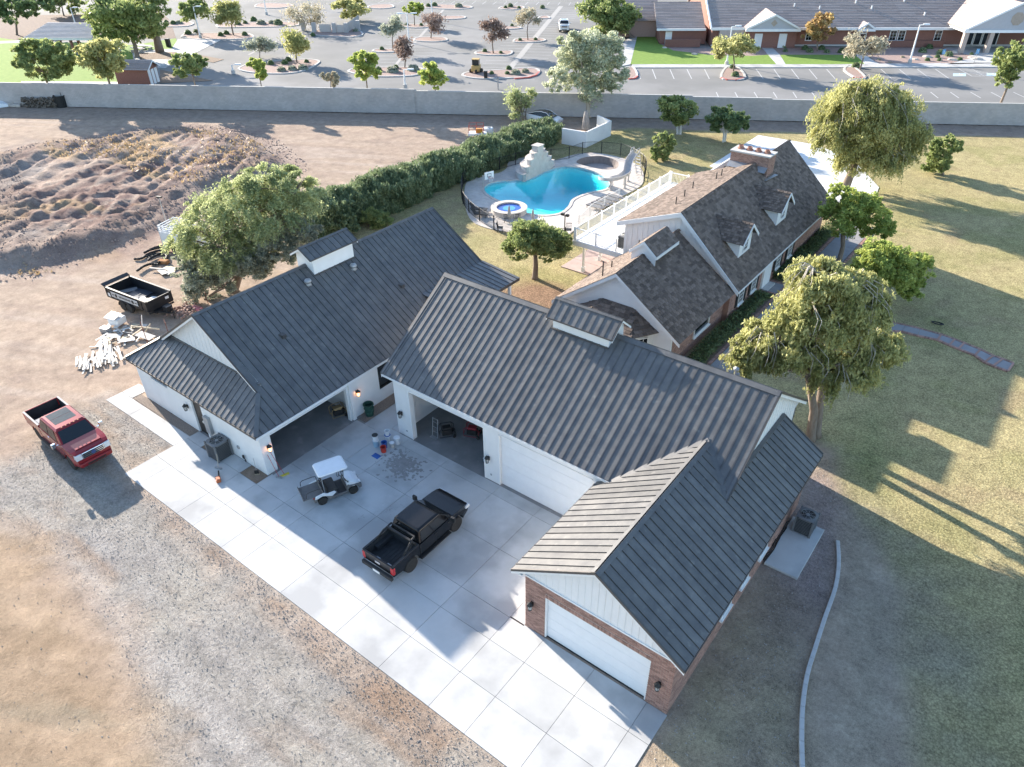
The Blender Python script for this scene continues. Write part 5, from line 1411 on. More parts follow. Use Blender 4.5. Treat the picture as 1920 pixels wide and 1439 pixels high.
# ================================================================== block wall
def block_wall():
    t = root('block_wall', 'long grey concrete block wall stepping along the back of the dirt lot', 'wall', WALL_A)
    segs = [(-260, 62.2, 3.16), (62.2, 97, 2.93), (97, 99.4, 3.05), (99.4, 109, 2.98), (109, 141, 2.9), (141, 420, 3.0)]
    segs = [(-260, 62.2, 3.14), (62.2, 99.4, 2.95), (99.4, 109.5, 2.78), (109.5, 260, 2.62)]
    for a, b, h in segs:
        p0 = wall_pt(a); p1 = wall_pt(b)
        mb = MB(); mb.obox(p0, p1-p0, WN*.2, (0,0,h)); mb.build('wall_core', m_block, t)
        mb = MB(); mb.obox(p0-WN*.03+Vector((0,0,h)), p1-p0, WN*.26, (0,0,.06)); mb.build('wall_cap', m_kerb, t)
        mb = MB(); z = 0.0; r_ = 0
        aa = max(a, -12); bb = min(b, 175)
        while z < h-.1:
            x = aa+(.2 if r_ % 2 else 0)
            while x < bb:
                q = wall_pt(x)-WN*.018
                mb.obox(q+Vector((0,0,z+.008)), WD*.385, WN*.018, (0,0,.185)); x += .4
            z += .2; r_ += 1
        mb.build('blockwork', m_block_r, t, kind='stuff')
    for k in range(0, 175, 5):
        mb = MB(); p = wall_pt(k+.5)+WN*.2; mb.obox(p, WD*.4, WN*.2, (0,0,2.5)); mb.build('pilaster', m_block, t)
m_block_r = M('grey_block_face', (.41,.375,.355), (.51,.47,.445), rough=.95, scale=.5, rand=.07, c3=(.50,.45,.41), s3=.22, t3=.58, world_co=True, bump=.1, bscale=20)
block_wall()
# white three sided enclosure
def enclosure():
    t = root('white_wall_enclosure', 'bright white stucco wall folded round a corner behind the pool fence', 'wall', (-48, 78, 0))
    pts = [(-49.99,74.57),(-46.7,74.83),(-46.85,80.84),(-49.5,82.0)]
    for a, b in zip(pts, pts[1:]): wall(t, a, b, 0, 1.85, .2, name='wall_side')
enclosure()
# ================================================================== church
def church():
    O = Vector((-55.16, 144.31, .1)); ang = math.atan2(24.54, 36.51); D = Vector((math.cos(ang), math.sin(ang), 0)); Nn = Vector((-D.y, D.x, 0))
    t = root('brick_church', 'long low red brick church hall with grey tiled roof and white pedimented porches', 'church', O)
    def P(a, b, z=0): return O+D*a+Nn*b+Vector((0,0,z))
    a0, a1 = -7.6, 60; eave = 3.15; run = 17; rise = 6.6
    Wv = (Nn*run+Vector((0,0,rise)))
    def tiles(Oa, U, W, poly, ex=.55, th=.05, name='roof_tile_courses', mat=None, deck=True):
        Oa, U, W, n = plane_frame(Oa, U, W); mb = MB()
        mb.slab([Oa+U*x+W*w for x, w in poly], n, .15); mb.build('roof_deck', m_tile, t)
        mb = MB(); w = 0; top = max(p[1] for p in poly)
        while w < top:
            q = clip_poly(clip_poly(poly, lambda p: p[1]-w), lambda p: w+ex-p[1])
            if len(q) >= 3:
                lo = min(p[0] for p in q); hi = max(p[0] for p in q); x = lo+random.random()*.6
                cuts = [lo]
                while x < hi: cuts.append(x); x += random.uniform(1.2, 3.2)
                cuts.append(hi)
                for c0, c1 in zip(cuts, cuts[1:]):
                    q2 = clip_poly(clip_poly(q, lambda p: p[0]-c0), lambda p: c1-p[0])
                    if len(q2) < 3: continue
                    pts = [Oa+U*x_+W*w_+n*(th*(1-(w_-w)/ex)+.005) for x_, w_ in q2]
                    if (pts[1]-pts[0]).cross(pts[2]-pts[1]).dot(n) < 0: pts.reverse()
                    mb.poly(pts)
                    mb.add([Oa+U*c0+W*w+n*.004, Oa+U*c1+W*w+n*.004, Oa+U*c1+W*w+n*(th+.005), Oa+U*c0+W*w+n*(th+.005)], [(0,1,2,3)])
            w += ex
        mb.build(name, mat or m_tile, t, kind='stuff')
    Lr = math.hypot(run, rise)
    tiles(P(a0, -.8, eave), D, Wv, [(0,0),(a1-a0,0),(a1-a0,Lr),(0,Lr)])
    # far slope so that the roof is whole from the side
    mb = MB(); mb.slab([P(a0, run-.8, eave+rise-.15), P(a1, run-.8, eave+rise-.15), P(a1, 2*run-.8, eave), P(a0, 2*run-.8, eave)], (0,0,1), .15); mb.build('roof_back', m_tile, t)
    # left gable end
    mb = MB(); mb.slab([P(a0+.35, -.1, 0), P(a0+.35, 2*run-1.5, 0), P(a0+.35, 2*run-1.5, eave-.1), P(a0+.35, run-.8, eave+rise-.25), P(a0+.35, -.1, eave+.1)], D*-1, .2); mb.build('end_wall', m_brickdark, t)
    for s in (1,):
        mb = MB(); mb.obox(P(a0-.12, -.8, eave-.2), Wv, D*.25, (0,0,.38)); mb.build('barge_board', m_white, t)
    mb = MB(); mb.obox(P(a0, -1.0, eave-.3), D*(a1-a0), Nn*.2, (0,0,.42)); mb.build('eave_fascia', m_white, t)
    mb = MB(); mb.obox(P(a0+.4, 0, 0), D*(a1-a0-.4), Nn*.25, (0,0,eave-.25)); mb.build('front_wall', m_brickdark, t)
    mb = MB(); mb.obox(P(a0+.4, -.12, 0), D*(a1-a0-.4), Nn*.118, (0,0,.3)); mb.build('plinth', m_kerb, t)
    def door(a, w, h, dark=False, b=-.02, nm='door'):
        mb = MB(); mb.obox(P(a-w/2, b-.08, 0), D*w, Nn*.078, (0,0,h)); d_ = mb.build(nm, m_white, t)
        if dark:
            mb = MB(); mb.obox(P(a-w/2+.12, b-.1, .15), D*(w-.24), Nn*.018, (0,0,h-.35)); mb.build('pane', m_glass, d_)
    def win(a, w, h, z=.9):
        window(t, P(a, 0, z), D, w, h, .08, grid=(1,2), out=-Nn, fw=.12)
    door(1.0, 1.5, 2.4); door(5.2, 1.5, 2.4)
    win(10.5, 1.2, 1.9); door(20.2, 1.2, 2.3, True); win(25.6, 1.3, 1.8); win(27.1, 1.3, 1.8); win(33.6, 1.3, 1.8)
    # roller shutter bay at the left end
    mb = MB(); mb.obox(P(-6.0, -1.1, 0), D*4.6, Nn*1.0, (0,0,2.9)); mb.build('store_bay', M('beige_shutter', (.40,.34,.31), (.44,.38,.35), rough=.7, scale=2), t)
    # pedimented porches
    def porch(a, w, dep, h, rise_, pill, board=True):
        hw = w/2; zb = h
        for s in (-1, 1):
            e = P(a+s*hw, -dep, zb+.45); r_ = P(a, -dep, zb+.45+rise_)
            W_ = r_-e; L2 = W_.length; dd = dep+8
            tiles(e, Nn, W_, [(0,0),(dd,0),(dd,L2),(0,L2)], ex=.6, mat=M('warm_tile', (.36,.29,.26), (.44,.36,.33), rough=.9, scale=4, rand=.06))
            mb = MB(); mb.obox(e-Nn*.15+Vector((0,0,-.22)), r_-e, Nn*.14, (0,0,.34)); mb.build('barge_board', m_white, t)
            mb = MB(); mb.obox(P(a+s*hw-.1*s, -dep-.05, zb), D*(-.25*s), Nn*(dep+.0), (0,0,.5)); mb.build('porch_fascia', m_white, t)
        mb = MB(); mb.slab([P(a-hw+.3, -dep+.1, zb+.4), P(a+hw-.3, -dep+.1, zb+.4), P(a, -dep+.1, zb+.35+rise_)], -Nn, .15); mb.build('pediment', M('grey_pediment', (.40,.40,.42), (.44,.44,.46), rough=.8), t)
        mb = MB(); mb.obox(P(a-hw-.1, -dep-.12, zb), D*(w+.2), Nn*.25, (0,0,.42)); mb.build('porch_beam', m_white, t)
        c = P(a, -dep+.06, zb+.4+rise_*.42); q = rise_*.26
        mb = MB(); mb.slab([c-D*q, c-Vector((0,0,q)), c+D*q, c+Vector((0,0,q))] if rise_ < 3.5 else [c+D*math.cos(k*math.pi/4+.39)*q+Vector((0,0,1))*math.sin(k*math.pi/4+.39)*q for k in range(8)], -Nn, .05); mb.build('stone_emblem', M('tan_stone', (.34,.28,.23), (.42,.35,.29), rough=.9, scale=3), t)
        for x in pill:
            mb = MB(); mb.cbox(P(x, -dep+.5), .75, .75, zb, ang); mb.build('porch_pillar', M('tan_pillar', (.42,.34,.29), (.48,.40,.35), rough=.9), t)
    porch(3.2, 9.6, 2.6, 2.9, 2.3, ())
    mb = MB(); mb.obox(P(-1.4, -1.6, 0), D*9.2, Nn*1.59, (0,0,2.9)); mb.build('porch_wall', m_brickdark, t)
    door(1.0, 1.4, 2.4, b=-1.6); door(5.4, 1.4, 2.4, b=-1.6)
    porch(20.2, 2.9, 1.3, 2.7, .9, ())
    # big entrance
    porch(43.2, 16.5, 6.5, 3.3, 4.2, (35.6, 39.9, 46.3, 50.6))
    for k in range(4):
        window(t, P(39.3+k*1.45, -.02, .05), D, 1.35, 2.5, .1, out=-Nn, fw=.14, name='entrance_door')
    window(t, P(41.5, -.02, 2.56), D, 6.6, .55, .09, grid=(5,0), out=-Nn, fw=.08)
    # low brick wall and roof vents
    mb = MB(); mb.obox(P(22.5, -1.2, 0), D*12.0, Nn*.25, (0,0,1.1)); mb.build('low_wall', m_brickdark, t)
    for a, b in ((13,5.2),(20,7),(22.5,5.2),(29,7.5),(31.5,3.1),(8.5,6),(38,8)):
        z = eave+rise*(b+.8)/run; mb = MB(); mb.tube([P(a, b, z-.1), P(a, b, z+.55)], .13, 8); mb.build('vent_pipe', m_white, t)
    # left annex
    mb = MB(); mb.obox(P(-16.5, 2, 0), D*8.6, Nn*9, (0,0,2.7)); mb.build('annex_wall', m_brickdark, t)
    tiles(P(-17.3, 1.3, 2.75), D, Nn*9+Vector((0,0,3.4)), [(0,0),(9.0,0),(9.0,9.6),(0,9.6)])
    mb = MB(); mb.obox(P(-17.3, 1.1, 2.45), D*9.1, Nn*.2, (0,0,.35)); mb.build('eave_fascia', m_white, t)
    mb = MB(); mb.obox(P(-15.5, 1.9, 0), D*1.2, Nn*.09, (0,0,2.2)); mb.build('door', m_white, t)
    mb = MB(); mb.obox(P(-15.8, -1.0, 0), D*6.5, Nn*.25, (0,0,1.3)); mb.build('low_wall', m_brickdark, t)
    tiles(P(-25, 9, 3.0), D, Nn*9+Vector((0,0,3.4)), [(0,0),(9.0,0),(9.0,9.6),(0,9.6)])
    mb = MB(); mb.obox(P(-24.5, 9.6, 0), D*8, Nn*8, (0,0,2.95)); mb.build('annex_wall', M('pink_brick', (.40,.27,.23), (.48,.34,.30), rough=.9, scale=8), t)
church()
# picnic pavilion and brick shed in the park
def pavilion():
    c = G(110, 85); t = root('picnic_pavilion', 'long picnic shelter with pale tiled hip roof on the park lawn', 'pavilion', c)
    e0 = G(44, 71, 3.0); e1 = G(172, 72, 3.0); D = (e1-e0).normalized(); Nn = Vector((-D.y, D.x, 0)); L_ = (e1-e0).length
    r0 = Vector(e0)+D*2.6+Nn*4.6+Vector((0,0,1.9)); r1 = Vector(e0)+D*(L_-1)+Nn*4.6+Vector((0,0,1.9))
    mt = M('pale_roof_tile', (.42,.385,.365), (.52,.48,.46), rough=.9, scale=6, rand=.08)
    f0 = Vector(e0)+Nn*9.2; f1 = Vector(e1)+Nn*9.2
    def rows(a, b, c_, d_, n=12):
        mb = MB(); nn = (b-a).cross(d_-a).normalized()
        if nn.z < 0: nn = -nn
        for k in range(n):
            q = [a+(d_-a)*(k/n), b+(c_-b)*(k/n), b+(c_-b)*((k+1)/n), a+(d_-a)*((k+1)/n)]
            m_ = 14
            for j in range(m_):
                p = [q[0]+(q[1]-q[0])*(j/m_), q[0]+(q[1]-q[0])*((j+1)/m_), q[3]+(q[2]-q[3])*((j+1)/m_), q[3]+(q[2]-q[3])*(j/m_)]
                z = nn*.045; mb.add([p[0]+z, p[1]+z, p[2]+nn*.005, p[3]+nn*.005, p[0], p[1]], [(0,1,2,3), (4,5,1,0)])
        mb.build('roof_tiles', mt, t, kind='stuff')
        mb = MB(); mb.slab([a, b, c_, d_], nn, .12); mb.build('roof_deck', mt, t)
    rows(Vector(e0), Vector(e1), r1, r0); rows(f1, f0, r0, r1); rows(f0, Vector(e0), r0, r0, 6)
    mb = MB()
    for a, b in ((Vector(e0), Vector(e1)), (f0, Vector(e0)), (f0, f1), (Vector(e1), f1)): mb.bar(a-Vector((0,0,.2)), b-Vector((0,0,.2)), .15, .35)
    mb.build('eave_fascia', m_white, t)
    for k in range(4):
        for b in (.7, 8.4):
            p = Vector((e0.x, e0.y, 0))+D*(1+k*(L_-2)/3)+Nn*b; mb = MB(); mb.cbox(p, .4, .4, 2.8, math.atan2(D.y, D.x)); mb.build('shelter_post', m_brickdark, t)
pavilion()
def shed():
    a = G(222, 160); b = G(283, 161); D = (b-a).normalized(); Nn = Vector((-D.y, D.x, 0)); L_ = (b-a).length
    t = root('brick_shed', 'small brick shed with tiled gable roof and white panelled end', 'shed', a)
    mb = MB(); mb.obox(a, D*L_, Nn*3.0, (0,0,2.35)); mb.build('wall', m_brickdark, t)
    e = a-Nn*.4-D*.4+Vector((0,0,2.35)); r = a+Nn*1.5-D*.4+Vector((0,0,3.5)); W_ = L_+.8
    for s, (p, q) in enumerate(((e, r), (a+Nn*3.4-D*.4+Vector((0,0,2.35)), r))):
        mb = MB(); n = 8; nn = (D.cross(q-p)).normalized(); nn = -nn if nn.z < 0 else nn
        for k in range(n): mb.obox(p+(q-p)*(k/n), D*W_, (q-p)/n, nn*(.07 if k % 2 else .04))
        mb.build('roof_tiles', m_tile, t)
    for (p, q) in ((e, r), (a+Nn*3.4-D*.4+Vector((0,0,2.35)), r)):
        mb = MB(); mb.obox(p+D*W_, D*.08, q-p, (0,0,-.2)); mb.build('barge_board', m_white, t)
    mb = MB(); mb.slab([a+D*L_+Vector((0,0,2.35)), a+D*L_+Nn*3+Vector((0,0,2.35)), a+D*L_+Nn*1.5+Vector((0,0,3.35))], D, .1); mb.build('gable_end', m_brickdark, t)
    for k in range(3):
        mb = MB(); mb.obox(a+D*(L_+.005)+Nn*(.1+k*.98)+Vector((0,0,.02)), D*.06, Nn*.72, (0,0,2.2)); mb.build('white_panel', m_white, t)
shed()
# gate of the bin yard in the far parking lot
def bin_yard():
    c = G(605, 60); t = root('bin_yard', 'low block bin enclosure with pale slatted gates in the parking lot', 'enclosure', c)
    pts = [(588,60),(597,62),(628,61),(641,58),(672,52),(675,40)]
    for px, py in ((570,58),(590,61),(628,62),(650,62),(672,57)):
        p = G(px, py); mb = MB(); mb.cbox(p, .8, .8, 1.9, .6); mb.build('gate_pier', m_block, t)
    for (a, b) in (((600,61),(622,61)), ((632,62),(648,62))):
        p = G(*a); q = G(*b); mb = MB(); mb.bar(p+Vector((0,0,.8)), q+Vector((0,0,.8)), .1, 1.5); mb.build('gate_panel', M('pale_gate', (.55,.5,.46), rough=.7), t)
    p = G(652, 62); q = G(674, 45); mb = MB(); mb.obox(p, q-p, WN*.2, (0,0,1.8)); mb.build('yard_wall', m_block, t)
bin_yard()
# ================================================================== planting
def leaf_mesh(name, P, size, mat, parent, tilt=None, elong=1.0, rr=None, up=.3, seed=0):
    """P (n,3) leaf centres; one small four-cornered leaf at each"""
    n = len(P); g = np.random.default_rng(seed)
    nrm = g.normal(size=(n, 3)); nrm[:, 2] += up*1.2; nrm /= np.linalg.norm(nrm, axis=1)[:, None]+1e-9
    if tilt is not None: ax = tilt+g.normal(size=(n, 3))*.35
    else: ax = g.normal(size=(n, 3))
    ax -= nrm*(ax*nrm).sum(1)[:, None]; ax /= np.linalg.norm(ax, axis=1)[:, None]+1e-9
    bx = np.cross(nrm, ax); s = size*(.6+.8*g.random(n))
    a = ax*(s*elong)[:, None]*.5; b = bx*s[:, None]*.5
    o0 = np.array(org(parent))
    V = np.stack([P-a, P+b*.9-a*.1, P+a, P-b*.9+a*.15], 1).reshape(-1, 3)-o0
    me = bpy.data.meshes.new(name)
    me.vertices.add(n*4); me.vertices.foreach_set('co', V.astype(np.float32).ravel())
    me.loops.add(n*4); me.loops.foreach_set('vertex_index', np.arange(n*4, dtype=np.int32))
    me.polygons.add(n); me.polygons.foreach_set('loop_start', np.arange(0, n*4, 4, dtype=np.int32))
    me.update(calc_edges=True)
    at = me.attributes.new('r', 'FLOAT', 'FACE'); at.data.foreach_set('value', (g.random(n) if rr is None else np.clip(rr+g.normal(size=n)*.16, 0, 1)).astype(np.float32))
    me.materials.append(mat)
    o = bpy.data.objects.new(name, me); COL.objects.link(o); o.parent = parent
    return o
def px_ell(base, cx, cy, rx, ry, deep=1.0):
    c = above(base, cx, cy); m = mpp(c); d = (c-Vector((0,0,CAM_H))); s = abs(d.z)/d.length; co = math.sqrt(1-s*s)
    RX = rx*m; RZ = ry*m; RZ = math.sqrt(max(RZ*RZ-(RX*deep*s*.8)**2, (.45*RX*.9)**2))/max(co, .5)
    RZ = min(RZ, 1.3*ry*m/co)
    return c, RX, RZ
def crown_points(ells, n, g, clump=.24, shell=.5, per=40, hollow=.35):
    """leaf centres gathered in clumps through the ellipsoids, loose at the edge"""
    vol = np.array([e[1]*e[1]*e[2] for e in ells])**.75; vol = vol/vol.sum(); out = []; rr = []
    for (c, R, Z), f in zip(ells, vol):
        k = max(6, int(n*f/per)); J = max(5, min(26, k//5))
        bd = g.normal(size=(J, 3)); bd[:, 2] = bd[:, 2]*.9+.15; bd /= np.linalg.norm(bd, axis=1)[:, None]
        bc = bd*(.35+.62*g.random(J)**.6)[:, None]; br = .2+.26*g.random(J); w = g.integers(0, J, k)
        d = g.normal(size=(k, 3)); d /= np.linalg.norm(d, axis=1)[:, None]
        cc = (bc[w]+d*(br[w]*(shell+(1-shell)*g.random(k)))[:, None])*np.array([R, R, Z])+np.array(c)
        cr = R*clump*.75*(.35+1.0*g.random(k)**1.5); tone = np.clip(g.random(J)[w]*.5+g.random(k)*.35+.1, 0, 1)
        idx = g.integers(0, k, int(n*f)); q = g.normal(size=(len(idx), 3)); q /= np.linalg.norm(q, axis=1)[:, None]; q *= (g.random(len(idx))**.5)[:, None]
        p = cc[idx]+q*cr[idx][:, None]*np.array([1.1, 1.1, .75]); out.append(p); rr.append(tone[idx])
    return np.concatenate(out), np.concatenate(rr)
def strands(ells, n, g, length=(.6, 1.8), per=14, top=-.2, outw=.35, drop=1.0, deep_=.62):
    out = []; rr = []
    vol = np.array([e[1]**1.6 for e in ells]); vol = vol/vol.sum()
    for (c, R, Z), f in zip(ells, vol):
        k = int(n*f/per); d = g.normal(size=(k, 3)); d[:, 2] = np.abs(d[:, 2])*.9+top*g.random(k)
        d /= np.linalg.norm(d, axis=1)[:, None]; r = .62+.38*g.random(k)
        bunch = g.integers(0, max(6, k//22), k); off = g.normal(size=(max(6, k//22), 3))
        off[:, 2] = np.abs(off[:, 2])*.8-.15; off /= np.linalg.norm(off, axis=1)[:, None]; rb = .55+.55*g.random(len(off))
        d = off[bunch]+g.normal(size=(k, 3))*.11; d /= np.linalg.norm(d, axis=1)[:, None]; r = rb[bunch]*(.8+.25*g.random(k))
        s = d*r[:, None]*np.array([R, R, Z])+np.array(c)
        L_ = g.uniform(*length, k); t = (np.arange(per)+.5)/per
        p = s[:, None, :]+np.stack([d[:, 0][:, None]*t*outw*L_[:, None], d[:, 1][:, None]*t*outw*L_[:, None], (d[:, 2][:, None]*t*outw*.6-(t**1.7)*drop)*L_[:, None]], -1)
        p += g.normal(size=p.shape)*.045; out.append(p.reshape(-1, 3)); tone = g.random(max(6, k//22))[bunch]*.7+.15; rr.append(np.repeat(tone, per))
    return np.concatenate(out), np.concatenate(rr)
def limbs(t, base, ells, r0, mat, g, fork=.35, lean=None, n_limb=4, twigs=10, stems=1, seed=0, wash=False):
    rnd = random.Random(seed); c = Vector(ells[0][0])*0; tot = 0
    for e in ells: w = e[1]**2; c += Vector(e[0])*w; tot += w
    c /= tot; zlow = min(e[0][2]-e[2]*.75 for e in ells); zlow = max(zlow, .35)
    base = Vector((base[0], base[1], 0))
    for s in range(stems):
        a = rnd.random()*6.28; off = Vector((math.cos(a), math.sin(a), 0))*r0*(1.3 if stems > 1 else 0)
        top = Vector((base.x+(c.x-base.x)*.45, base.y+(c.y-base.y)*.45, zlow+(c.z-zlow)*.25))+off*3
        mid = base.lerp(top, .5)+Vector((rnd.uniform(-.1,.1), rnd.uniform(-.1,.1), 0))*top.z*.5
        mb = MB(); mb.tube([base+off-Vector((0,0,.1)), base+off+(mid-base-off)*.15, mid, top], [r0*1.5, r0*1.12, r0*.95, r0*.75], 9); mb.build('trunk', mat, t, smooth=True)
        for k in range(n_limb):
            e = ells[(k+s) % len(ells)]; a = rnd.random()*6.28
            q = Vector(e[0])+Vector((math.cos(a)*e[1]*.5, math.sin(a)*e[1]*.5, e[2]*rnd.uniform(-.1,.5)))
            m_ = top.lerp(q, .5)+Vector((0,0,-e[2]*.12))
            mb = MB(); mb.tube([top-Vector((0,0,.05)), m_, q], [r0*.6, r0*.36, r0*.12], 7)
            for j in range(twigs):
                st = top.lerp(q, rnd.uniform(.35, 1)); aa = rnd.random()*6.28; e2 = rnd.choice(ells)
                en = Vector(e2[0])+Vector((math.cos(aa)*e2[1]*.85, math.sin(aa)*e2[1]*.85, e2[2]*rnd.uniform(-.4,.8)))
                if (en-st).length > 1.8*e2[1]: continue
                mb.tube([st, st.lerp(en, .5)+Vector((0,0,.15)), en], [r0*.16, r0*.09, r0*.03], 4, cap=False)
            mb.build('limb', mat, t, smooth=True)
TREES = 0
def tree(name, label, base_px, ells_px, kind, leaf, n, size, trunk_r=.16, bark=m_bark, group=None, cat='tree', stems=1, base=None, n_limb=4, twigs=6, length=(.6,1.8), whitewash=False, deep=1.0, clump=.24, elong=1.6, shell=.5):
    global TREES; TREES += 1; seed = TREES*13+5
    b = base if base is not None else G(*base_px); g = np.random.default_rng(seed)
    t = root(name, label, cat, (b.x, b.y, 0), group)
    ells = [px_ell(b, *e, deep=deep) for e in ells_px]
    limbs(t, b, ells, trunk_r, bark, g, stems=stems, n_limb=n_limb, twigs=twigs, seed=seed)
    if kind == 'clump':
        P, rr = crown_points(ells, n, g, clump=clump, shell=shell); tilt = None
        leaf_mesh('crown', P, size, leaf, t, rr=rr, elong=elong, seed=seed)
    elif kind == 'weep':
        P1, r1 = strands(ells, int(n*.5), g, length); P2, r2 = crown_points(ells, int(n*.5), g, clump=.3, shell=.3, per=26)
        leaf_mesh('crown', np.concatenate([P1, P2]), size, leaf, t, tilt=np.array([0,0,-1.0]), rr=np.concatenate([r1, r2]), elong=2.2, up=.1, seed=seed)
        mb = MB(); rn = random.Random(seed)
        for k in range(150):
            e = rn.choice(ells); a = rn.random()*6.28; c_ = Vector(e[0]); o1 = c_+Vector((0,0,e[2]*rn.uniform(-.2,.3))); f_ = rn.uniform(.7,1.12)
            p1 = c_+Vector((math.cos(a)*e[1]*f_*.6, math.sin(a)*e[1]*f_*.6, e[2]*rn.uniform(.5,1.0))); p2 = c_+Vector((math.cos(a+.3)*e[1]*f_, math.sin(a+.3)*e[1]*f_, e[2]*rn.uniform(.1,.6)))
            mb.tube([o1, p1, p2, p2+Vector((math.cos(a)*.2, math.sin(a)*.2, -rn.uniform(.3,1.1)))], [.035,.026,.016,.008], 4, cap=False)
        mb.build('twigs', M('pale_twig', (.36,.32,.27), (.5,.46,.4), rough=1), t)
    elif kind == 'frond':
        P1, r1 = strands(ells, int(n*.6), g, (.6, 1.5), 16, -.9, .9, .55); P2, r2 = crown_points(ells, int(n*.4), g, clump=.3, shell=.2, per=30)
        leaf_mesh('crown', np.concatenate([P1, P2]), size, leaf, t, rr=np.concatenate([r1, r2]), elong=2.4, seed=seed)
    elif kind == 'airy':
        P, rr = crown_points(ells, n, g, clump=.8, shell=.05, per=60)
        leaf_mesh('crown', P, size, leaf, t, rr=rr, elong=2.6, seed=seed)
    P = None
    return t
L_pale = leaf_mat('leaf_yellow_olive', (.24,.26,.09), (.62,.60,.28), 0.50)
L_lime = leaf_mat('leaf_lime', (.20,.29,.07), (.58,.62,.19), 0.50)
L_mesq = leaf_mat('leaf_soft_green', (.23,.275,.12), (.56,.60,.32), 0.50)
L_dark = leaf_mat('leaf_deep_green', (0.094,0.149,0.064), (0.212,0.285,0.124), 0.35)
L_ole = leaf_mat('leaf_oleander', (.09,.13,.06), (.34,.41,.22), 0.35)
L_mid = leaf_mat('leaf_mid_green', (.14,.20,.07), (.42,.47,.19), 0.45)
L_ash = leaf_mat('leaf_grey_green', (0.204,0.227,0.167), (0.468,0.493,0.382), 0.40)
L_rust = leaf_mat('leaf_rust', (.22,.15,.12), (.36,.27,.225), .3)
L_orange = leaf_mat('leaf_orange', (0.402,0.252,0.118), (0.590,0.454,0.196), 0.45)
L_tan = leaf_mat('leaf_straw', (.36,.32,.23), (.54,.5,.37), .35)
L_euc = leaf_mat('leaf_silver_green', (0.308,0.352,0.203), (0.696,0.713,0.549), 0.45)

tree('mesquite_tree', 'broad feathery light green tree behind the left garage roof', (430,548), [(455,385,75,62),(385,430,55,60),(520,400,70,60),(440,470,75,55),(560,355,32,32),(500,340,45,30),(345,455,28,40)], 'frond', L_mesq, 90000, .085, .28, stems=2, n_limb=6, twigs=10)
tree('grey_green_shrub', 'rounded grey green shrub crowding the left garage gable below the feathery tree', (385,560), [(388,525,45,42),(430,505,40,35),(360,500,28,30),(470,490,42,40),(520,468,42,38),(565,445,36,32)], 'clump', L_ash, 60000, .11, .07, stems=2, cat='shrub')
tree('garden_tree', 'round crowned tree with dark trunk on the lawn in front of the pool', (1003,522), [(985,450,42,32),(1030,460,38,30),(1000,435,34,22),(1050,450,22,24),(965,468,24,24)], 'clump', L_mid, 52000, .10, .22, n_limb=5)
tree('willow_tree', 'huge drooping tree with heavy dark trunk beyond the old house', (1583,355), [(1600,225,72,64),(1672,240,60,58),(1560,258,38,48),(1705,268,34,46),(1630,182,56,34),(1655,292,56,34),(1600,300,36,32)], 'weep', L_pale, 105000, .12, .42, n_limb=6, twigs=10, length=(.5,1.8))
tree('round_shrub_tree', 'smaller round green tree touching the right side of the huge drooping one', (1768,328), [(1765,290,30,32),(1750,302,20,20)], 'clump', L_mid, 9000, .2, .12)
tree('ash_tree', 'slender lime green tree with forked trunk beside the garden walk', (1578,490), [(1580,408,38,36),(1640,405,36,40),(1606,385,34,24),(1575,365,22,22),(1545,392,14,22),(1655,430,22,24)], 'clump', L_lime, 42000, .115, .17, stems=2, n_limb=4)
tree('ash_tree', 'bright green leafy tree just behind the big drooping one at the garden walk', (1640,575), [(1625,500,32,34),(1680,505,48,36),(1655,475,40,22),(1720,500,28,26),(1700,535,30,24)], 'clump', L_lime, 42000, .115, .16, stems=1)
tree('willow_tree', 'large drooping yellow green tree beside the long garage with two leaning trunks', (1528,822), [(1530,590,78,56),(1595,580,66,50),(1450,645,58,44),(1628,650,56,40),(1540,522,60,34),(1580,695,56,42),(1402,672,44,34),(1500,665,54,42),(1600,540,44,34)], 'weep', L_pale, 120000, .1, .24, stems=2, n_limb=7, twigs=12, length=(.3,1.2))
tree('citrus_tree', 'round citrus tree with whitewashed trunk, left one of the pair by the wall', (1273,252), [(1270,207,36,25),(1255,200,24,18),(1290,210,22,20)], 'clump', L_mid, 12000, .22, .13, bark=m_whitewash, stems=2, group=None)
tree('citrus_tree', 'dark glossy citrus tree with whitewashed trunk next to the white court', (1358,266), [(1365,226,34,22),(1350,218,22,15),(1385,232,18,16)], 'clump', L_dark, 12000, .22, .12, bark=m_whitewash, stems=2)
tree('garden_bush', 'bushy green shrub alone on the lawn behind the pool fence', (1242,300), [(1242,277,21,25),(1235,290,17,14),(1250,268,14,14)], 'clump', L_mid, 9000, .2, .06, stems=3, cat='shrub')
tree('eucalyptus_tree', 'tall pale trunked tree with silvery crown rising behind the white wall', (1103,219), [(1105,90,45,35),(1090,120,45,35),(1140,130,35,38),(1050,150,28,24),(1110,165,40,24),(1075,80,28,24),(1150,95,28,28)], 'clump', L_euc, 30000, .2, .33, bark=m_barkpale, n_limb=6, twigs=8, clump=.34)
tree('palo_verde_tree', 'thin feathery green tree leaning over the white car', (985,232), [(976,187,24,22),(962,204,16,16),(993,180,14,12)], 'airy', L_mesq, 4200, .13, .09, stems=2)
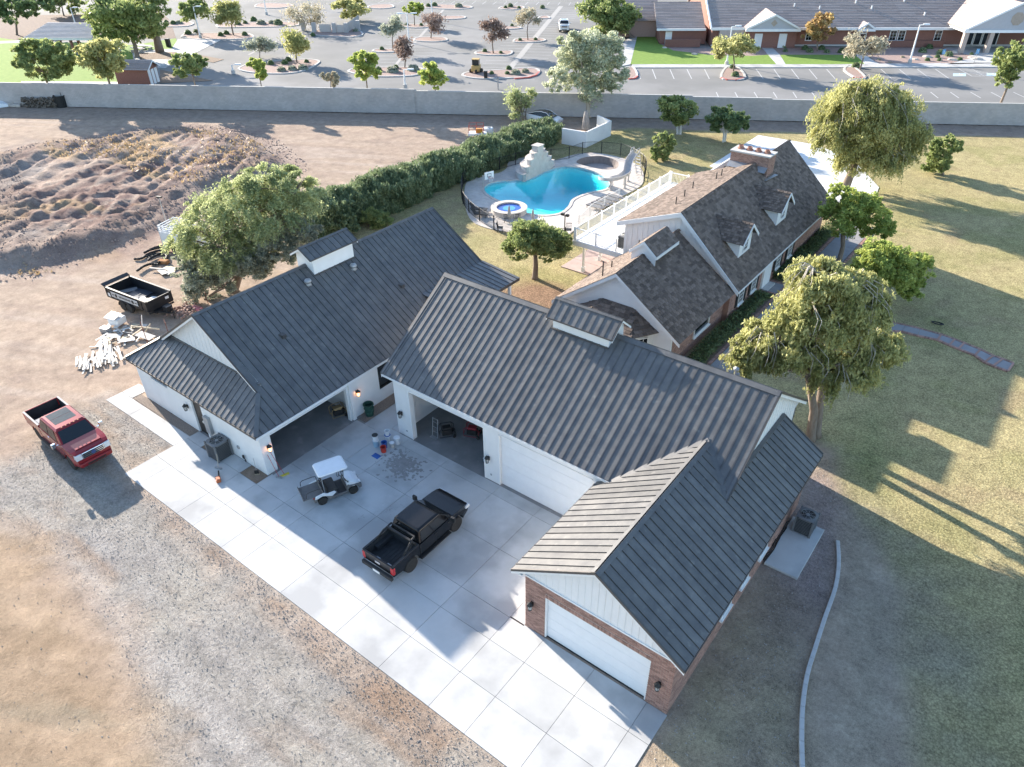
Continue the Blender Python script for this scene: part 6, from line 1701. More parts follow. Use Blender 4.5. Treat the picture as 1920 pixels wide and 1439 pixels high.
# the hedge
def hedge():
    a = Vector((-52.9, 37.5, 0)); b = Vector((-52.9, 75.8, 0)); t = root('oleander_hedge', 'tall dense oleander hedge between the dirt lot and the pool', 'hedge', (-52.9, 56, 0))
    g = np.random.default_rng(5); n = 170000; y = g.uniform(36.5, 76.5, n); ph = y*.9
    w = 2.1+.25*np.sin(y*.55)+.15*np.sin(y*1.7+2); h = 3.45-(y-38)*.033+.22*np.sin(y*.8+1)+.16*np.sin(y*2.1)
    th = g.uniform(0, math.pi, n); r = .72+.3*g.random(n)**.5
    x = -52.9+np.cos(th)*w*r*(1.0)+.15*np.sin(y*1.3); z = np.where(g.random(n) < .4, g.random(n)*h*.85, np.sin(th)*h*r)
    m_ = z < np.sin(th)*h*r*.98; x = np.where(m_, -52.9+np.sign(np.cos(th))*w*(.8+.25*g.random(n)), x)
    P = np.stack([x, y, np.clip(z, .1, 4)], -1)+g.normal(size=(n, 3))*.1+np.stack([vnoise(y*1.6, z*1.6+x, 8)-.5, 0*y, vnoise(y*1.9+5, x*1.7, 12)-.5], -1)*.55
    end = np.abs(y-76.5) < 1.2
    leaf_mesh('foliage', P, .13, L_ole, t, tilt=np.array([0,0,1.0]), rr=.15+.6*vnoise(y*2.1+x, z*2.2+x*1.3, 3), elong=2.6, up=.3, seed=3)
    mb = MB()
    for k in range(60):
        yy = 37+k*.66; mb.tube([(-52.9+random.uniform(-.4,.4), yy, 0), (-52.9+random.uniform(-.9,.9), yy+random.uniform(-.4,.4), 2.2)], .035, 5)
    mb.build('stems', m_bark, t)
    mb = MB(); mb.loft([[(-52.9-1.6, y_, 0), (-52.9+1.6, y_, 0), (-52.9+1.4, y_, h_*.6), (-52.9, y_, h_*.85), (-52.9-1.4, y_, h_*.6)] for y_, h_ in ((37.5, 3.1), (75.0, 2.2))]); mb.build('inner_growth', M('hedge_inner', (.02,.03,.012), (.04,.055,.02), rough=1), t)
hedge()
tree('yellow_green_bush', 'light green bush at the near end of the oleander hedge', (690,425), [(710,410,24,16),(690,400,20,14)], 'clump', L_mid, 7000, .16, .05, cat='shrub')
tree('yellow_green_bush', 'sprawling bush between feathery tree and oleander hedge', (610,440), [(600,400,36,34),(640,420,30,24)], 'clump', L_ole, 14000, .17, .06, cat='shrub', stems=2)

# far trees: (label, base px, crown ellipses, kind, leaves, count, size, trunk)
FAR = [
 ('small yellow green tree against the wall', (565+56,163), [(621,145,15,14)], 'clump', L_tan, 1500, .4, .08),
 ('narrow lime tree overhanging the wall beside the round island', (490,163), [(483,128,17,16),(492,143,12,14)], 'clump', L_lime, 2600, .42, .09),
 ('leaning lime tree on twin stems by the brick shed', (370,160), [(358,122,30,20),(352,135,22,14)], 'clump', L_mid, 3800, .42, .12),
 ('olive green tree on the round island', (557,119), [(556,78,27,18),(548,88,18,12)], 'airy', L_pale, 3200, .42, .12),
 ('wispy grey tree on open asphalt', (487,109), [(490,88,24,12)], 'airy', L_ash, 1300, .38, .07),
 ('wide olive tree over the clipped shrubs', (438,67), [(430,26,30,18),(440,20,22,14)], 'airy', L_pale, 3600, .5, .15),
 ('dark green tree beside a lamp post', (372,67), [(365,22,28,18)], 'clump', L_mid, 3200, .5, .14),
 ('broad leafless tan tree by the bin yard', (572,57), [(570,28,34,20)], 'airy', L_tan, 1900, .36, .14),
 ('spreading yellow green tree at the top of the lot', (660,40), [(658,14,35,18)], 'clump', L_pale, 3200, .5, .14),
 ('small yellow tree behind the tall lamp', (777,49), [(776,19,20,11)], 'clump', L_lime, 1800, .5, .1),
 ('reddish sparse tree on the narrow island with kerb', (808,73), [(808,40,22,15)], 'airy', L_rust, 1700, .4, .1),
 ('greyish tree between two gutters', (737,96), [(737,52,19,15)], 'airy', L_ash, 1500, .4, .1),
 ('rusty sparse tree beside the central gutter', (759,128), [(757,90,18,15)], 'airy', L_rust, 1700, .4, .1),
 ('red brown sparse tree in the middle of the lot', (925,101), [(924,56,20,19)], 'airy', L_rust, 2000, .42, .11),
 ('bare tan tree on the right hand strip', (990,76), [(990,36,22,15)], 'airy', L_tan, 1300, .4, .1),
 ('double crowned lime tree hanging at the wall', (686,166), [(684,112,24,16),(690,133,20,18)], 'clump', L_lime, 3800, .42, .11),
 ('small bright green tree leaning over the wall', (816,168), [(811,142,25,20)], 'clump', L_lime, 3200, .4, .1),
 ('bright green park tree, first from the frame edge', (90,158), [(75,103,38,26),(110,105,30,28),(50,112,26,24),(90,135,38,14)], 'clump', L_mid, 7500, .48, .2),
 ('rounded olive park tree beside the brick shed', (208,158), [(195,103,44,30),(170,100,26,20),(205,130,30,14)], 'clump', L_pale, 6500, .46, .17),
 ('massive dark green tree towering over the picnic shelter', (258,108), [(225,25,62,36),(270,20,42,34),(210,52,40,24),(255,55,38,20)], 'clump', L_mid, 12000, .6, .38),
 ('shady tree at the frame corner above the shelter', (32,66), [(25,15,34,28),(60,5,28,16)], 'clump', L_dark, 4200, .6, .2),
 ('thin tree on the dark bed behind the shelter', (120,30), [(115,4,36,18)], 'clump', L_mid, 3000, .6, .16),
 ('full green tree beside the parked white pickup', (1188,72), [(1140,20,48,26),(1145,48,40,20),(1165,35,34,26)], 'clump', L_mid, 8500, .6, .26),
 ('dull green tree behind the full one at the church end', (1218,40), [(1208,14,24,18)], 'clump', L_ash, 2200, .6, .18),
 ('olive tree on the red curbed island before the church', (1375,135), [(1377,90,38,20),(1360,98,24,12)], 'clump', L_pale, 4200, .42, .12),
 ('orange leaved tree in front of the church windows', (1533,97), [(1535,52,26,20),(1520,62,16,13)], 'clump', L_orange, 3200, .5, .12),
 ('pale wispy tree on the second church island', (1612,132), [(1618,88,33,20),(1640,90,20,12)], 'airy', L_tan, 2600, .42, .12),
 ('green tree at the frame edge overlapping church and wall', (1888,184), [(1900,120,32,32),(1880,150,24,22),(1925,110,26,30)], 'clump', L_mid, 6500, .42, .16),
]
def by_wall(px, off=2.4):
    d = G(px, 170)-Vector((0,0,0)); d.z = 0; A = WALL_A+WN*off
    t_ = (A.x*WN.x+A.y*WN.y)/(d.x*WN.x+d.y*WN.y); return Vector((d.x*t_, d.y*t_, 0))
for lab, bp_, el, kd, lf, n, sz, tr_ in FAR:
    near = bp_[1] >= 150
    tree('lot_tree', lab, bp_, el, kd, lf, int(n*(1.3 if kd == 'airy' else 1.6)), sz*(.55 if kd == 'airy' else .62), tr_, base=by_wall(bp_[0]) if near else None, n_limb=3, twigs=5 if kd != 'airy' else 12, group='trees beyond the block wall', stems=1, clump=.28)
# clipped shrubs of the islands
def shrub_proto(mat, n=420, flat=.8, sz=.3):
    t = root('clipped_shrub', '', 'shrub', (0,0,0)); g = np.random.default_rng(n)
    d = g.normal(size=(n, 3)); d /= np.linalg.norm(d, axis=1)[:, None]; d[:, 2] = np.abs(d[:, 2]); P = d*(.8+.25*g.random(n))[:, None]*np.array([.9,.9,flat*1.25])
    leaf_mesh('foliage', P, sz, mat, t, seed=n, elong=1.4, up=.6)
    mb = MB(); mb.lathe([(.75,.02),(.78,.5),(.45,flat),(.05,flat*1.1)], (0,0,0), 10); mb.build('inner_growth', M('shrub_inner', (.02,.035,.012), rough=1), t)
    return t
SHR = {'d': shrub_proto(L_dark), 'g': shrub_proto(L_ole, 430), 'a': shrub_proto(L_ash, 440, .6), 't': shrub_proto(L_tan, 300, .55)}
first = {k: True for k in SHR}
spots = [
 ('d',353,63,7),('d',369,62,7),('d',414,66,6),('d',425,63,6),('d',459,65,6),
 ('d',508,120,7),('d',534,119,7),('d',541,114,7),('d',575,116,5),('a',528,132,9),('a',548,130,9),('a',568,129,10),
 ('d',446,45,6),('d',460,43,5),('d',476,38,7),('a',490,44,9),('a',510,43,7),('g',522,45,9),
 ('d',710,132,7),('a',736,134,12),('d',742,127,6),('a',775,131,12),('d',716,92,5),
 ('d',922,138,5),('d',954,129,6),('d',951,138,5),('a',967,138,10),('a',985,135,8),
 ('d',909,96,5),('d',939,99,4),('d',960,48,4),('d',932,49,4),
 ('d',790,47,4),('d',763,46,4),('d',803,11,5),('g',815,10,6),('a',860,12,8),('d',948,14,4),('g',957,12,6),('d',973,15,4),('g',1017,14,5),
 ('d',975,75,4),('d',1004,74,4),('d',1102,12,5),
 ('d',325,44,6),('d',312,42,5),('a',336,43,7),('d',587,66,5),('a',667,58,6),
 ('d',1373,127,6),('g',1378,142,8),('d',1237,68,6),('d',1242,76,7),('d',1266,80,7),
 ('d',1468,88,8),('g',1472,96,5),('d',1509,92,7),('g',1518,97,7),('d',1540,92,7),('g',1550,98,6),
 ('d',1578,98,8),('d',1597,102,7),('g',1604,125,8),
 ('g',1729,97,8),('d',1742,90,7),('t',1692,107,4),('t',1648,112,4),('t',1668,117,3),
 ('g',1762,100,7),('d',1757,107,5),('d',1738,113,5),('d',1761,113,5),('g',1778,104,8),('d',1799,112,5),('d',1821,102,4),
]
KIND_ADJ = {'d': 'dark green', 'g': 'dull green', 'a': 'grey green', 't': 'straw coloured'}
def where(px, py):
    if px > 1600: return 'in the church gravel bed'
    if px > 1440: return 'at the church front wall'
    if px > 1200: return 'near the church annex'
    if px < 480 and py < 75: return 'by the park walk'
    if py > 110 and px < 600: return 'on the round island'
    if py > 110 and px < 800: return 'on the long island'
    if py > 110: return 'on the red kerbed island'
    return 'out in the lot'
def shrub_label(kk, r_, px, py): return ('low spreading ' if kk == 'a' else 'small clipped ' if r_ < 6 else 'clipped ')+KIND_ADJ[kk]+' shrub '+where(px, py)
ORD = 'first second third fourth fifth sixth seventh eighth ninth tenth eleventh twelfth thirteenth fourteenth fifteenth'.split()
peers = {}
for sp in sorted(spots, key=lambda q: q[1]): peers.setdefault(shrub_label(sp[0], sp[3], sp[1], sp[2]), []).append(sp)
for kk, px, py, r_ in spots:
    p = G(px, py+2); s = r_*mpp(p)/.95
    grp = shrub_label(kk, r_, px, py); k_ = peers[grp].index((kk, px, py, r_)); lab = grp if len(peers[grp]) == 1 else grp+', '+ORD[k_]+' from the left'
    if first[kk]: o = SHR[kk]; first[kk] = False
    else: o = copy_tree(SHR[kk])
    o['label'] = lab; o['group'] = 'shrubs '+where(px, py); o.location = (p.x, p.y, .08); o.scale = (s, s, s*.95); o.rotation_euler.z = random.random()*6
# dark hedging under the house wall
def bed_plants():
    g = np.random.default_rng(11); n = 16000
    t = root('foundation_shrubs', 'dense dark low shrubs filling the bed along the old house wall', 'shrubs', (-15.4, 50, 0))
    y = np.concatenate([g.uniform(34.8, 52.0, n//2), g.uniform(54.6, 67.5, n//2)]); x = -15.35+g.uniform(-.55,.55,n); z = g.random(n)**.6*(.45+.35*vnoise(x*2, y*1.5, 4))
    z = np.where((y > 51.2) & (y < 52.3), z*.2, z)
    o = leaf_mesh('foliage', np.stack([x, y, z], -1), .12, leaf_mat('leaf_bed', (0.066,0.096,0.043), (0.209,0.271,0.123), 0.35), t, seed=4, up=.8)
    tag(t, kind='stuff'); o['kind'] = 'stuff'
bed_plants()
# boulders of the church bed and beside the park walk
for i, (px, py, w_, lab) in enumerate([(1737,108,9,'broad pale boulder in the church bed beside green shrubs'),(1716,113,7,'pinkish flat boulder nearest the church lamp post'),(1785,114,9,'low grey boulder in the church bed by the kerb'),(1821,110,8,'upright pale boulder near the entrance walk'),(1832,113,10,'large boulder at the end of the church bed'),(1790,100,7,'white boulder deep among the church shrubs'),(1302,103,7,'boulder lying between church lawn and gravel'),(1246,91,6,'round boulder by the dark shrubs at the annex'),(1265,89,6,'pale boulder next to the low annex wall'),(345,71,7,'flat tan boulder at the end of the park walk'),(366,66,8,'tan boulder under the dark shrubs by the lamp')]):
    p = G(px, py); m_ = mpp(p)*w_; t = root('boulder', lab, 'boulder', (p.x, p.y, 0), 'landscape boulders'); rr_ = random.Random(i)
    mb = MB(); rings_ = []
    for z, f in ((-.1,1.0),(.25,.95),(.5,.7),(.62,.35)):
        rings_.append([(p.x+math.cos(a)*m_*f*(1+.25*rr_.uniform(-1,1)), p.y+math.sin(a)*m_*.7*f*(1+.25*rr_.uniform(-1,1)), z*m_*.75) for a in np.linspace(0, 2*math.pi, 9)[:-1]])
    mb.loft(rings_); mb.build('stone', m_rock, t, smooth=False, bevel=.05)
# ================================================================== vehicles
def arch(xc, zc, r, n=9, a0=math.pi, a1=0.0):
    return [(xc+r*math.cos(a0+(a1-a0)*k/n), zc+r*math.sin(a0+(a1-a0)*k/n)) for k in range(n+1)]
def wheel(t, x, y, r, w, side, rimmat, spokes=6, dark=False):
    mb = MB(); mb.lathe([(r*.6,-w/2),(r*.93,-w/2),(r,-w*.32),(r,w*.32),(r*.93,w/2),(r*.6,w/2)], (x,y,r), 22, 'y')
    wh = mb.build('wheel', m_rubber, t, smooth=False, bevel=.01)
    yo = y+side*w*.5
    mb = MB(); mb.lathe([(r*.6,-w*.4),(r*.62,w*.44),(r*.56,w*.46),(r*.54,w*.2),(.02,w*.2)] if side > 0 else [(r*.6,w*.4),(r*.62,-w*.44),(r*.56,-w*.46),(r*.54,-w*.2),(.02,-w*.2)], (x,y,r), 20, 'y'); mb.build('rim', rimmat, wh)
    mb = MB()
    for k in range(spokes):
        a = 2*math.pi*k/spokes; c, s = math.cos(a), math.sin(a)
        mb.obox((x-s*r*.05, y+side*w*.24, r+c*r*.0-.0), (c*r*.55, 0, s*r*.55), (s*r*.1, 0, -c*r*.1) if False else (-s*r*.11, 0, c*r*.11), (0, side*w*.2, 0))
    mb.lathe([(r*.16,w*.2),(r*.16,w*.46),(r*.02,w*.48)] if side > 0 else [(r*.16,-w*.2),(r*.16,-w*.46),(r*.02,-w*.48)], (x,y,r), 10, 'y')
    mb.build('spokes', rimmat, wh)
    return wh
def panel(t, name, A, B, C, D, u0, u1, v0, v1, out, mat, off=.004, th=.012):
    """thin pane set on the face A,B (bottom) D,C (top)"""
    A, B, C, D = map(Vector, (A, B, C, D))
    def q(u, v): return (A+(B-A)*u)*(1-v)+(D+(C-D)*u)*v
    n = (B-A).cross(D-A).normalized()
    if n.dot(Vector(out)) < 0: n = -n
    pts = [q(u0,v0), q(u1,v0), q(u1,v1), q(u0,v1)]
    mb = MB(); mb.slab([p+n*(off+th) for p in pts], n, th); return mb.build(name, mat, t)
def cabin(t, xb, xf, tb, tf, W, zb, zt, ins, paint, splits, roofmat=None, back=True):
    """greenhouse: base xb..xf, roof tb..tf, width W, inset ins"""
    w = W/2; v = w-ins
    P = [(xb,-w,zb),(xf,-w,zb),(xf,w,zb),(xb,w,zb),(tb,-v,zt),(tf,-v,zt),(tf,v,zt),(tb,v,zt)]
    mid = [(tb-.0,-v*.99,zt+.0)]
    mb = MB(); top = [(tb+.1,-v+.1,zt+.05),(tf-.15,-v+.1,zt+.05),(tf-.15,v-.1,zt+.05),(tb+.1,v-.1,zt+.05)]
    mb.add(P+top, [(0,3,2,1),(0,1,5,4),(1,2,6,5),(2,3,7,6),(3,0,4,7),(4,5,9,8),(5,6,10,9),(6,7,11,10),(7,4,8,11),(8,9,10,11)])
    mb.build('cab', paint, t, bevel=.06, seg=3)
    panel(t, 'windscreen', P[1], P[2], P[6], P[5], .05, .95, .04, .93, (1,0,.3), m_glass)
    if back: panel(t, 'rear_window', P[3], P[0], P[4], P[7], .12, .88, .15, .88, (-1,0,.1), m_glass)
    for a, b in splits:
        panel(t, 'side_window', P[0], P[1], P[5], P[4], a, b, .1, .88, (0,-1,.2), m_glass)
        panel(t, 'side_window', P[3], P[2], P[6], P[7], a, b, .1, .88, (0,1,.2), m_glass)
    return P
def pickup(label, loc, heading, paint, L=6.3, W=2.05, wb=4.1, wr=.43, zb=.55, belt=1.32, roof=2.03, hood=1.36, bedlen=2.0, rail=1.45, rim=m_rim, style='red', name='pickup_truck'):
    t = root(name, label, 'pickup truck', (0,0,0))
    xn = L/2; xr = -L/2; xF = xn-1.02; xR = xF-wb; xbed = xr+bedlen; ra = wr+.1; w = W/2
    bl = M('bed_liner', (.03,.03,.032), (.05,.05,.05), rough=.8)
    cow = xF-.28
    prof = [(xbed+.02, zb)]+[(xF-ra, zb)]+arch(xF, wr+.02, ra)[0:]+[(xF+ra, zb),(xn-.06, zb+.08),(xn, zb+.25),(xn, hood-.24),(xn-.1, hood-.08),(xn-.3, hood-.01),(cow, hood+.07),(cow-.1, belt+.02),(xbed+.02, belt)]
    def nose(mb):
        mb.v = [(x, y*(1-.13*max(0, (x-(xn-.75))/.75)**2), z) for x, y, z in mb.v]; return mb
    prof2 = prof[:-5]+[(xn-.03, hood-.15),(xn-.12, hood-.05),(xn-.32, hood+.0),(xn-.6, hood+.03),(cow, hood+.08),(cow-.1, belt+.02),(xbed+.02, belt)]
    mb = MB(); mb.extr(prof2, -w, w); nose(mb).build('body', paint, t, bevel=.07, seg=3)
    mb = MB(); mb.box((cow-.0, -w+.28, hood+.0), (xn-.32, w-.28, hood+.055)) if style == 'red' else mb.box((cow, -w+.22, hood), (xn-.4, w-.22, hood+.04)); nose(mb).build('bonnet', paint, t, bevel=.05, seg=3)
    cabin(t, xbed+.04, cow+.05, xbed+.22, cow-.72, W-.06, belt-.005, roof, .17, paint, [(.06,.40),(.44,.80)])
    # box
    pr = [(xr+.02, zb+.16),(xR-ra, zb+.05)]+arch(xR, wr+.02, ra)+[(xR+ra, zb),(xbed, zb),(xbed, rail),(xr+.02, rail)]
    for s in (-1, 1):
        mb = MB(); mb.extr(pr, s*w, s*(w-.09)); mb.build('bed_side', paint, t, bevel=.02)
        mb = MB(); mb.box((xr+.1, s*(w-.12) if s > 0 else -w+.093, zb+.262), (xbed-.1, w-.093 if s > 0 else -w+.12, rail-.03)); mb.build('bed_lining', bl, t)
        mb = MB(); mb.box((xr+.03, s*(w-.1) if s > 0 else -w+.0, rail+.001), (xbed-.01, s*w if s > 0 else -w+.1, rail+.022)); mb.build('bed_rail_cap', bl if style == 'black' else M('rail_silver', (.5,.48,.46), rough=.9, spec=.05), t)
        mb = MB(); mb.box((xR-.55, (w-.32) if s > 0 else -w+.092, zb+.27), (xR+.55, (w-.092) if s > 0 else -w+.32, zb+.55)); mb.build('wheel_housing', bl, t, bevel=.03)
    mb = MB(); mb.box((xr+.03, -w+.092, zb+.2), (xbed-.001, w-.092, zb+.262))
    for k in range(9): mb.box((xr+.1, -w+.2+k*(W-.4)/8.0-.03, zb+.262), (xbed-.1, -w+.2+k*(W-.4)/8.0+.03, zb+.275))
    mb.box((xbed-.09, -w+.092, zb+.28), (xbed-.001, w-.092, rail)); mb.build('bed_floor', bl, t)
    mb = MB(); mb.box((xr, -w+.03, zb+.22), (xr+.08, w-.03, rail+.01)); tg = mb.build('tailgate', paint, t, bevel=.02)
    mb = MB(); mb.box((xr+.081, -w+.13, zb+.27), (xr+.1, w-.13, rail-.03)); mb.build('bed_lining', bl, t)
    mb = MB(); mb.box((xr-.02, -.16, rail-.32), (xr-.001, .16, rail-.2)); mb.build('badge', m_chrome, tg)
    # ends
    mb = MB(); mb.box((xr-.16, -w+.02, zb-.02), (xr-.001, w-.02, zb+.2)); mb.build('rear_bumper', bl if style == 'black' else m_chrome, t, bevel=.03)
    if style == 'black':
        mb = MB(); mb.box((xr-.175, -.22, zb+.0), (xr-.162, .22, zb+.14)); mb.build('number_plate', m_white, t)
    m_tail = M('tail_lamp', (.45,.02,.025), (.55,.03,.03), rough=.25, coat=.5)
    for s in (-1, 1):
        mb = MB(); mb.box((xr-.015, s*(w-.17) if s > 0 else -w-.012, rail-.5), (xr+.14, w+.012 if s > 0 else -w+.17, rail-.08)); mb.build('tail_lamp', m_tail, t, bevel=.02)
        mb = MB(); 
        if style == 'red': mb.box((xn-.3, s*(w-.42) if s > 0 else -w+.08, hood-.46), (xn+.02, w-.08 if s > 0 else -w+.42, hood-.12))
        else: mb.box((xn-.3, s*(w-.42) if s > 0 else -w-.006, hood-.3), (xn-.0, w+.006 if s > 0 else -w+.42, hood-.13))
        mb.build('headlight', M('headlight', (.6,.6,.6), (.75,.75,.75), rough=.15, spec=.8), t, bevel=.03)
        # mirror
        mm = m_chrome if style == 'red' else m_black
        mb = MB(); yy = s*w
        mb.bar((cow-.28, yy*.97, belt+.05), (cow-.25, yy+s*.26, belt+.13), .07, .06); 
        mb.obox((cow-.33, yy+s*.16, belt+.0), (.13,0,0), (0,s*.24,0), (0,0,.3)); mb.build('wing_mirror', mm, t, bevel=.03)
        mb = MB(); mb.box((xR+ra+.05, (w-.08) if s > 0 else -w-.12, zb-.13), (xF-ra-.05, (w+.12) if s > 0 else -w+.08, zb-.06)); mb.build('side_step', m_black, t, bevel=.015)
        for k in (.16, .56):
            xx = xbed+.1+(cow-xbed)*k+.55
            mb = MB(); mb.box((xx, s*w-.0 if s > 0 else -w-.025, belt-.15), (xx+.2, s*w+.025 if s > 0 else -w, belt-.11)); mb.build('door_handle', m_chrome if style == 'red' else m_black, t)
        for xx in (xbed+.05, xbed+(cow-xbed)*.47, cow-.02):
            mb = MB(); mb.box((xx, s*w-.0 if s > 0 else -w-.003, zb+.05), (xx+.014, s*w+.003 if s > 0 else -w, belt-.03)); mb.build('door_gap', m_black, t)
        for x in (xF, xR):
            wheel(t, x, s*(w-.14), wr, .28, s, rim)
            mb = MB(); mb.lathe([(wr*.9,-.15),(wr*.9,.15)], (x, s*(w-.4), wr+.02), 14, 'y'); mb.build('wheel_well', m_black, t)
    mb = MB(); mb.box((xR-.9, -w+.45, .38), (xn-.3, w-.45, zb+.15)); mb.build('chassis', m_black, t)
    if style == 'red':
        mb = MB(); mb.box((xn-.001, -w+.42, hood-.46), (xn+.045, w-.42, hood-.1)); mb.build('grille_surround', m_chrome, t, bevel=.02)
        for k in range(3):
            mb = MB(); mb.box((xn+.04, -w+.47, hood-.42+k*.105), (xn+.052, w-.47, hood-.355+k*.105)); mb.build('grille_slot', m_black, t)
        mb = MB(); mb.lathe([(.12,.0),(.12,.02)], (xn+.045, 0, hood-.28), 14, 'x'); mb.build('badge', M('blue_badge', (.05,.08,.2), rough=.3), t)
        mb = MB(); mb.box((xn-.3, -w-.0, zb-.08), (xn+.1, w, zb+.2)); nose(mb).build('front_bumper', paint, t, bevel=.07, seg=3)
        mb = MB(); mb.box((xn+.09, -.5, zb-.0), (xn+.108, .5, zb+.1)); mb.build('bumper_intake', m_black, t)
        mb = MB(); x0 = xbed+.42; mb.box((x0, -.58, roof+.047), (x0+.66, .58, roof+.056)); mb.box((x0+.69, -.58, roof+.047), (x0+1.3, .58, roof+.056)); mb.build('sunroof', M('sunroof_glass', (.04,.05,.055), (.07,.08,.08), rough=.06, spec=.3), t)
        for y in (-.45,-.22,0,.22,.45):
            mb = MB(); mb.cbox((cow-.8, y, roof+.04), .07, .07, .03); mb.build('roof_marker_lamp', M('amber_lamp', (.5,.25,.15), rough=.8, spec=.1), t)
        mb = MB(); mb.box((xbed+.0, -w+.1, rail+.02), (xbed+.08, w-.1, roof-.35)) if False else mb.box((xbed-.62, -w+.12, rail-.1), (xbed-.12, w-.12, rail+.03)); mb.build('bed_tool_box', M('pale_box', (.4,.39,.38), rough=.9, spec=.1), t, bevel=.02)
    else:
        # roll bar of the black truck
        for s in (-1, 1):
            mb = MB(); pts = [(xbed-.95, s*(w-.12), rail+.02), (xbed-.5, s*(w-.16), rail+.28), (xbed-.28, s*(w-.22), roof-.22), (xbed-.05, s*(w-.24), roof-.16)]
            mb.tube(pts, .05, 6); mb.tube([(xbed-.12, s*(w-.12), rail+.02), (xbed-.28, s*(w-.22), roof-.24)], .05, 6); mb.tube([(xbed-.6, s*(w-.12), rail+.02), (xbed-.2, s*(w-.2), roof-.42)], .03, 5); mb.build('roll_bar', m_black, t, smooth=True)
        mb = MB(); mb.box((xbed-.36, -w+.22, roof-.26), (xbed-.24, w-.22, roof-.15)); mb.box((xbed-.08, -w+.22, roof-.2), (xbed-.0, w-.22, roof-.12)); mb.build('roll_bar', m_black, t, bevel=.02)
        for s in (-1, 1):
            mb = MB(); mb.box((xr+.35, s*.35-.12, zb+.262), (xr+.4, s*.35+.12, zb+.285)); mb.build('tie_down', m_steel, t)
    t.location = (loc[0], loc[1], 0); t.rotation_euler.z = heading
    return t
m_red = M('metallic_red', (.22,.02,.024), (.26,.025,.03), rough=.14, metal=.1, coat=.3, scale=.5)
m_blackpaint = M('gloss_black_paint', (.006,.006,.007), (.008,.008,.009), rough=.25, coat=.25, spec=.3)
m_whitecar = M('gloss_white_paint', (.72,.73,.74), (.76,.77,.78), rough=.25, coat=.6)
pickup('large metallic red crew cab pickup with sunroof parked on grey gravel', (-40.5,10.35), R_(-1.5), m_red, L=6.35, W=2.05, wb=4.15, wr=.44, zb=.6, belt=1.42, roof=2.05, hood=1.48, bedlen=2.05, rail=1.5)
pickup('gloss black crew cab pickup with roll bar parked on the shaded court slabs', (-19.12,16.95), R_(90.5), m_blackpaint, L=5.45, W=1.98, wb=3.25, wr=.41, zb=.5, belt=1.22, roof=1.86, hood=1.2, bedlen=1.78, rail=1.28, rim=m_black, style='black')
wp = G(1057,57)
pickup('white work pickup parked among the stalls of the far lot', (wp.x, wp.y), math.atan2((G(1057,57)-G(1052,30)).y, (G(1057,57)-G(1052,30)).x), m_whitecar, L=6.4, W=2.1, wb=4.2, wr=.45, zb=.6, belt=1.4, roof=2.05, hood=1.45, bedlen=2.3, rail=1.5, name='work_truck')

